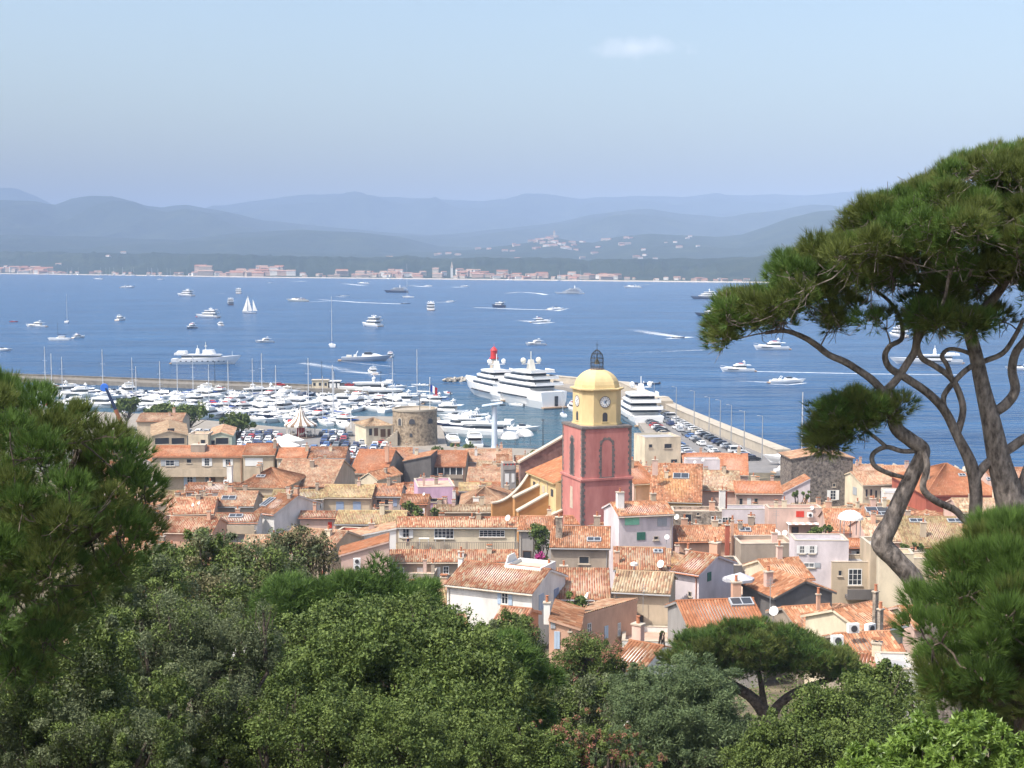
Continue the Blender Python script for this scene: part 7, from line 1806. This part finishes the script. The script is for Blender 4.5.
def left_pine():
    Y = 19.0
    crown = [(-60, 372), (0, 374), (20, 377), (45, 386), (78, 399), (108, 415), (130, 428), (141, 445), (147, 468), (172, 480), (170, 498), (160, 523), (154, 551), (132, 593), (100, 615), (78, 640), (40, 700), (-60, 720)]
    b = at(-10, 700, Y)
    T = [(-30, 900, 34), (-20, 700, 28), (0, 600, 22), (30, 540, 15), (60, 490, 9), (80, 450, 6)]
    Tb = [(0, 600, 14), (50, 570, 10), (90, 540, 7), (130, 510, 4)]
    Tc = [(10, 580, 12), (0, 500, 9), (-10, 430, 6), (10, 400, 4)]
    pine('pine', 'dense dark green pine with upright bright shoots, filling the left side', crown, 250, Y, 2.4, 19, [(PINE2, .6), (PINE, .4)], [T, Tb, Tc], (b.x, Y, ground_h(Y) - .3), tuftL=.15, needW=.0085, per=75, nn=13, twigs=1, spread=.24, bark=BARKD)
    Y = 14.0
    crown = [(899, 622), (901, 603), (915, 592), (921, 578), (931, 556), (943, 543), (958, 547), (974, 530), (982, 515), (1009, 519), (1024, 514), (1100, 520), (1100, 745), (1000, 745), (960, 735), (938, 712), (919, 700), (912, 676), (906, 650)]
    b = at(1030, 760, Y); T = [(1040, 1000, 40), (1030, 760, 26), (1010, 660, 16), (985, 590, 8)]; Tb = [(1025, 720, 14), (970, 680, 9), (935, 640, 5)]; Tc = [(1020, 680, 12), (1040, 600, 8), (1050, 550, 5)]
    pine('pine', 'bushy young pine with long soft needles, below the big trunk at the right edge', crown, 150, Y, 1.5, 20, [(PINE2, .7), (PINE, .3)], [T, Tb, Tc], (b.x, Y, ground_h(Y) - .3), tuftL=.135, needW=.006, per=105, nn=14, twigs=0, spread=.20, bark=BARKD)
    # umbrella pine in the middle distance
    Y = 62.0
    crown = [(655, 662), (672, 642), (700, 628), (730, 621), (755, 620), (790, 626), (825, 637), (852, 653), (878, 676), (900, 700), (880, 706), (850, 690), (815, 680), (780, 676), (740, 682), (700, 678), (670, 672)]
    T = [(772, 800, 20), (772, 740, 18), (766, 716, 16), (752, 698, 12), (730, 684, 10), (705, 670, 6)]; Tb = [(768, 722, 12), (780, 704, 10), (800, 690, 8), (835, 678, 5)]; Tc = [(764, 712, 10), (762, 690, 6), (758, 668, 4)]; Td = [(775, 735, 7), (795, 718, 6), (830, 706, 5), (860, 694, 3)]
    b = at(770, 720, Y)
    pine('umbrella_pine', 'umbrella pine with a flat dense crown over spreading dark limbs, before the orange roofs', crown, 260, Y, 5.0, 12, [(PINE, .6), (PINE2, .4)], [T, Tb, Tc, Td], (b.x, Y, ground_h(Y) - .3), tuftL=.26, needW=.030, per=60, nn=9, bark=BARKD, twigs=2, flat=.6)
left_pine()
def garden():
    B = bushy
    B('broadleaf_tree', 'vivid green leafy tree filling the centre below the white house', 'tree', [(395, 634, 60, 34, 2), (330, 638, 55, 38, 1), (440, 656, 52, 38), (360, 670, 70, 50, -2), (470, 690, 60, 48, -2), (420, 730, 80, 50, -4), (310, 700, 60, 50, -3)], 40, [(VIVID, .45), (GREEN, .55)], .13, .07, per=720, nclump=26, clump=.8)
    B('pine', 'fresh green young pine behind the central leafy tree', 'pine tree', [(345, 600, 48, 20), (290, 612, 30, 22), (410, 606, 36, 16)], 52, [(PINE2, 1)], .34, .035, per=150, nclump=16, clump=.85, kind='tuft')
    B('pine', 'small bright pine at the right flank of the central tree', 'pine tree', [(508, 680, 34, 40), (518, 720, 26, 36)], 44, [(PINE2, .8), (PINE, .2)], .30, .03, per=150, nclump=18, clump=.7, kind='tuft')
    B('holm_oak', 'dark-leaved oak low in the centre', 'tree', [(300, 740, 90, 50), (400, 760, 80, 50), (230, 765, 60, 40)], 32, [(GREEN, .75), (VIVID, .25)], .09, .05, per=900, nclump=26, clump=.6)
    B('holm_oak', 'dark oak with glossy flecks at the bottom, right of the centre', 'tree', [(480, 765, 70, 45), (540, 775, 40, 40)], 34, [(GREEN, .8), (VIVID, .2)], .09, .05, per=850, nclump=26, clump=.6)
    B('olive_tree', 'grey-green olive tree beside the left pine, lower left', 'olive tree', [(160, 640, 58, 42), (230, 650, 50, 44, 1), (120, 690, 50, 44, -1), (190, 700, 60, 46, -1)], 33, [(OLIVE, .75), (GREEN, .25)], .10, .028, per=1000, nclump=26, clump=.62, gnarl=5)
    B('olive_tree', 'silvery olive tree in the bottom left corner', 'olive tree', [(60, 740, 70, 50), (140, 760, 60, 44), (0, 700, 50, 60)], 26, [(OLIVE, .5), (GREEN, .5)], .09, .026, per=1000, nclump=30, clump=.5, gnarl=4)
    B('shrub_tree', 'mixed olive-green tree with pale tips before the left roofs', 'tree', [(205, 568, 44, 32), (250, 583, 40, 32, -1), (165, 580, 30, 34, 1), (225, 610, 56, 34, -3), (283, 590, 30, 34)], 58, [(GREEN, .55), (OLIVE, .3), (DRY, .15)], .17, .08, per=560, nclump=20, clump=1.0, gnarl=4)
    B('shrub_tree', 'sparse tree with dry blond tips just left of the rust red house', 'tree', [(300, 545, 22, 16), (318, 560, 18, 22), (275, 548, 18, 14)], 70, [(DRY, .55), (OLIVE, .45)], .22, .09, per=160, nclump=14, clump=.9, gnarl=5)
    B('shrub_tree', 'dark slim-leaved tree right of the central green one, below the white house', 'tree', [(508, 634, 22, 18), (492, 652, 22, 24), (520, 650, 26, 30), (535, 690, 26, 34)], 60, [(GREEN, .8), (OLIVE, .2)], .18, .06, per=520, nclump=18, clump=.85, gnarl=4)
    B('oleander', 'round dark oleander with reddish undergrowth under the peach houses', 'shrub', [(588, 658, 30, 22), (570, 672, 24, 20), (604, 675, 20, 20)], 62, [(GREEN, .85), (FLOW, .15)], .17, .05, per=560, nclump=18, clump=.8)
    B('garden_shrub', 'dull green shrub mass between oleander and round tree', 'shrub', [(560, 712, 34, 30), (600, 705, 30, 24), (545, 740, 30, 34)], 52, [(GREEN, .6), (OLIVE, .4)], .15, .06, per=600, nclump=20, clump=.8)
    B('pepper_tree', 'rounded feathery blue-green tree left of the umbrella pine trunk', 'tree', [(690, 700, 50, 38), (660, 730, 54, 44, -1), (712, 740, 40, 44, -1), (640, 695, 28, 26, 1)], 44, [(FEATH, 1)], .15, .035, per=1000, nclump=28, clump=.75, up=.3)
    B('oleander', 'oleander dotted with salmon pink flower heads at the bottom centre', 'shrub', [(560, 750, 36, 28), (600, 752, 36, 34), (630, 765, 34, 28)], 36, [(GREEN, .30), (FEATH, .22), (FLOW, .48)], .11, .035, per=420, nclump=34, clump=.30)
    B('broadleaf_tree', 'mid-green leafy tree under the umbrella pine, right of its trunk', 'tree', [(840, 720, 52, 36), (880, 700, 34, 32, 2), (800, 750, 50, 36, -1), (760, 765, 40, 26, -1), (880, 760, 50, 40, -2)], 42, [(GREEN, .6), (VIVID, .4)], .13, .065, per=760, nclump=26, clump=.75)
    B('laurel_bush', 'light green bush of long glossy leaves in the bottom right corner', 'shrub', [(935, 755, 46, 34), (985, 752, 40, 32), (885, 775, 46, 26), (1020, 770, 34, 34)], 10.5, [(LIMEG, 1)], .13, .034, per=330, nclump=70, clump=.30, gnarl=0, up=.8, trunk=False)
    B('broadleaf_tree', 'dim tree in the gap between left pine and olive', 'tree', [(150, 590, 40, 36), (110, 650, 40, 40)], 48, [(GREEN, .8), (OLIVE, .2)], .15, .07, per=560, nclump=18, clump=.8)
    B('broadleaf_tree', 'shaded tree under the left pine, above the corner olive', 'tree', [(85, 650, 50, 56), (30, 690, 50, 60), (118, 615, 32, 40, 6), (90, 740, 70, 60), (10, 760, 60, 60), (150, 720, 40, 50, 3)], 27, [(GREEN, .8), (OLIVE, .2)], .10, .05, per=700, nclump=22, clump=.6, trunk=False)
    B('broadleaf_tree', 'green tree filling the right corner behind the soft-needled pine', 'tree', [(960, 700, 60, 50), (1030, 690, 50, 60)], 30, [(GREEN, 1)], .10, .05, per=700, nclump=20, clump=.6)
    B('broadleaf_tree', 'leafy tree on the slope past the big pine, out at the right', 'tree', [(1120, 730, 70, 60), (1200, 760, 70, 60), (1090, 800, 70, 60)], 34, [(GREEN, .7), (VIVID, .3)], .13, .07, per=500, nclump=20, clump=.8)
    # small greenery in the town and on the port
    B('garden_tree', 'small green tree in the lane beside the grey house, over the bougainvillea', 'tree', [(541, 540, 8, 14), (537, 530, 6, 8)], 172, [(VIVID, 1)], .35, .2, per=90, nclump=8, clump=1.0)
    B('bougainvillea', 'bougainvillea with magenta and white blossom in the lane', 'shrub', [(541, 559, 6, 6)], 160, [(FLOW2, .7), (GREEN, .3)], .25, .16, per=90, nclump=8, clump=.6, trunk=True)
    B('garden_tree', 'small round tree between the white house gable and the dish', 'tree', [(573, 601, 8, 8), (583, 606, 7, 6)], 118, [(GREEN, 1)], .25, .14, per=120, nclump=10, clump=.7)
    B('potted_shrub', 'green plants under the striped awning', 'shrub', [(817, 532, 9, 6), (826, 529, 5, 6)], 168, [(VIVID, 1)], .28, .16, per=100, nclump=8, clump=.7)
    B('hedge', 'clipped dark hedge on a roof terrace behind the slanted trunk', 'hedge', [(902, 547, 6, 3.4), (911, 547, 6, 3.4), (920, 548, 6, 3.4)], 160, [(VIVID, 1)], .2, .12, per=110, nclump=9, clump=.5)
    B('potted_shrub', 'leafy courtyard plants below the orange roof by the lavender house', 'shrub', [(408, 508, 8, 5), (418, 512, 6, 5), (435, 513, 4, 5)], 205, [(GREEN, 1)], .32, .18, per=90, nclump=8, clump=.7)
    B('potted_shrub', 'two round bushes on the ledge before the bluish wedge wall', 'shrub', [(793, 494, 5, 4), (805, 495, 5, 4)], 235, [(GREEN, 1)], .35, .2, per=90, nclump=8, clump=.6)
    B('potted_shrub', 'climber on the terrace of the row house', 'shrub', [(322, 473, 9, 4), (335, 474, 5, 5)], 300, [(GREEN, 1)], .4, .25, per=60, nclump=8, clump=.8)
    B('potted_shrub', 'hanging greenery on the white-edged tan roof terrace, left', 'shrub', [(287, 504, 5, 4)], 229, [(VIVID, 1)], .35, .2, per=80, nclump=8, clump=.6)
    B('potted_shrub', 'hanging greenery on the white-edged tan roof terrace, right', 'shrub', [(317, 505, 6, 5)], 229, [(VIVID, 1)], .35, .2, per=80, nclump=8, clump=.6)
    B('potted_shrub', 'ball-clipped shrub in a pot on the low wall house', 'shrub', [(662, 634, 4, 4)], 98, [(GREEN, 1)], .15, .09, per=140, nclump=10, clump=.35)
    for i, (px, py, rx, ry, Yq, lab) in enumerate(((192, 412, 22, 7, 415, 'dark spreading pine on the port square, the larger of two'), (165, 411, 16, 5, 425, 'low dark trees at the edge of the moored boats'), (238, 422, 16, 7, 385, 'dark green round-topped pine before the car park'), (128, 405, 12, 5, 430, 'dark tree by the boats just right of the left pine'))):
        B('port_pine', lab, 'pine tree', [(px, py, rx, ry), (px - rx * .3, py + 2, rx * .6, ry * .8)], Yq, [(GREEN, .7), (PINE, .3)], .8, .45, per=90, nclump=9, clump=1.5, gnarl=0)
    for px, py, Yq, l_ in ((535, 456, 330, 'small tree on the quay left of the tower'), (455, 449, 400, 'small tree at the foot of the round tower'), (468, 448, 398, 'young tree on the quay by the round tower'), (437, 452, 390, 'dark tree on the quay before the round tower')):
        B('quay_tree', l_, 'tree', [(px, py, 6, 5)], Yq, [(GREEN, 1)], .5, .3, per=60, nclump=8, clump=.8, gnarl=0)
garden()
# loose scrub covering the slope below the trees
def scrub():
    n = 5200; xy = []
    while len(xy) < n:
        y = 18 + 110 * NR.random() ** .9; x = (NR.random() - .5) * y * 1.1
        xy.append((x, y))
    P = np.array([(x, y, ground_h(y) + .3 + .5 * NR.random()) for x, y in xy]); P = np.repeat(P, 26, 0); D = unit(NR.normal(size=P.shape)); D[:, 2] = abs(D[:, 2])
    P = P + D * np.array([.7, .7, .55]) * NR.random((len(P), 1)) ** .5
    V, v = leaves(P, D, .20, .10); o = raw_mesh('undergrowth', V, 4, np.zeros(len(V) // 4), [GREEN], v, None)
    tag(o, 'low green undergrowth on the slope below the trees', None, kind='stuff')
scrub()
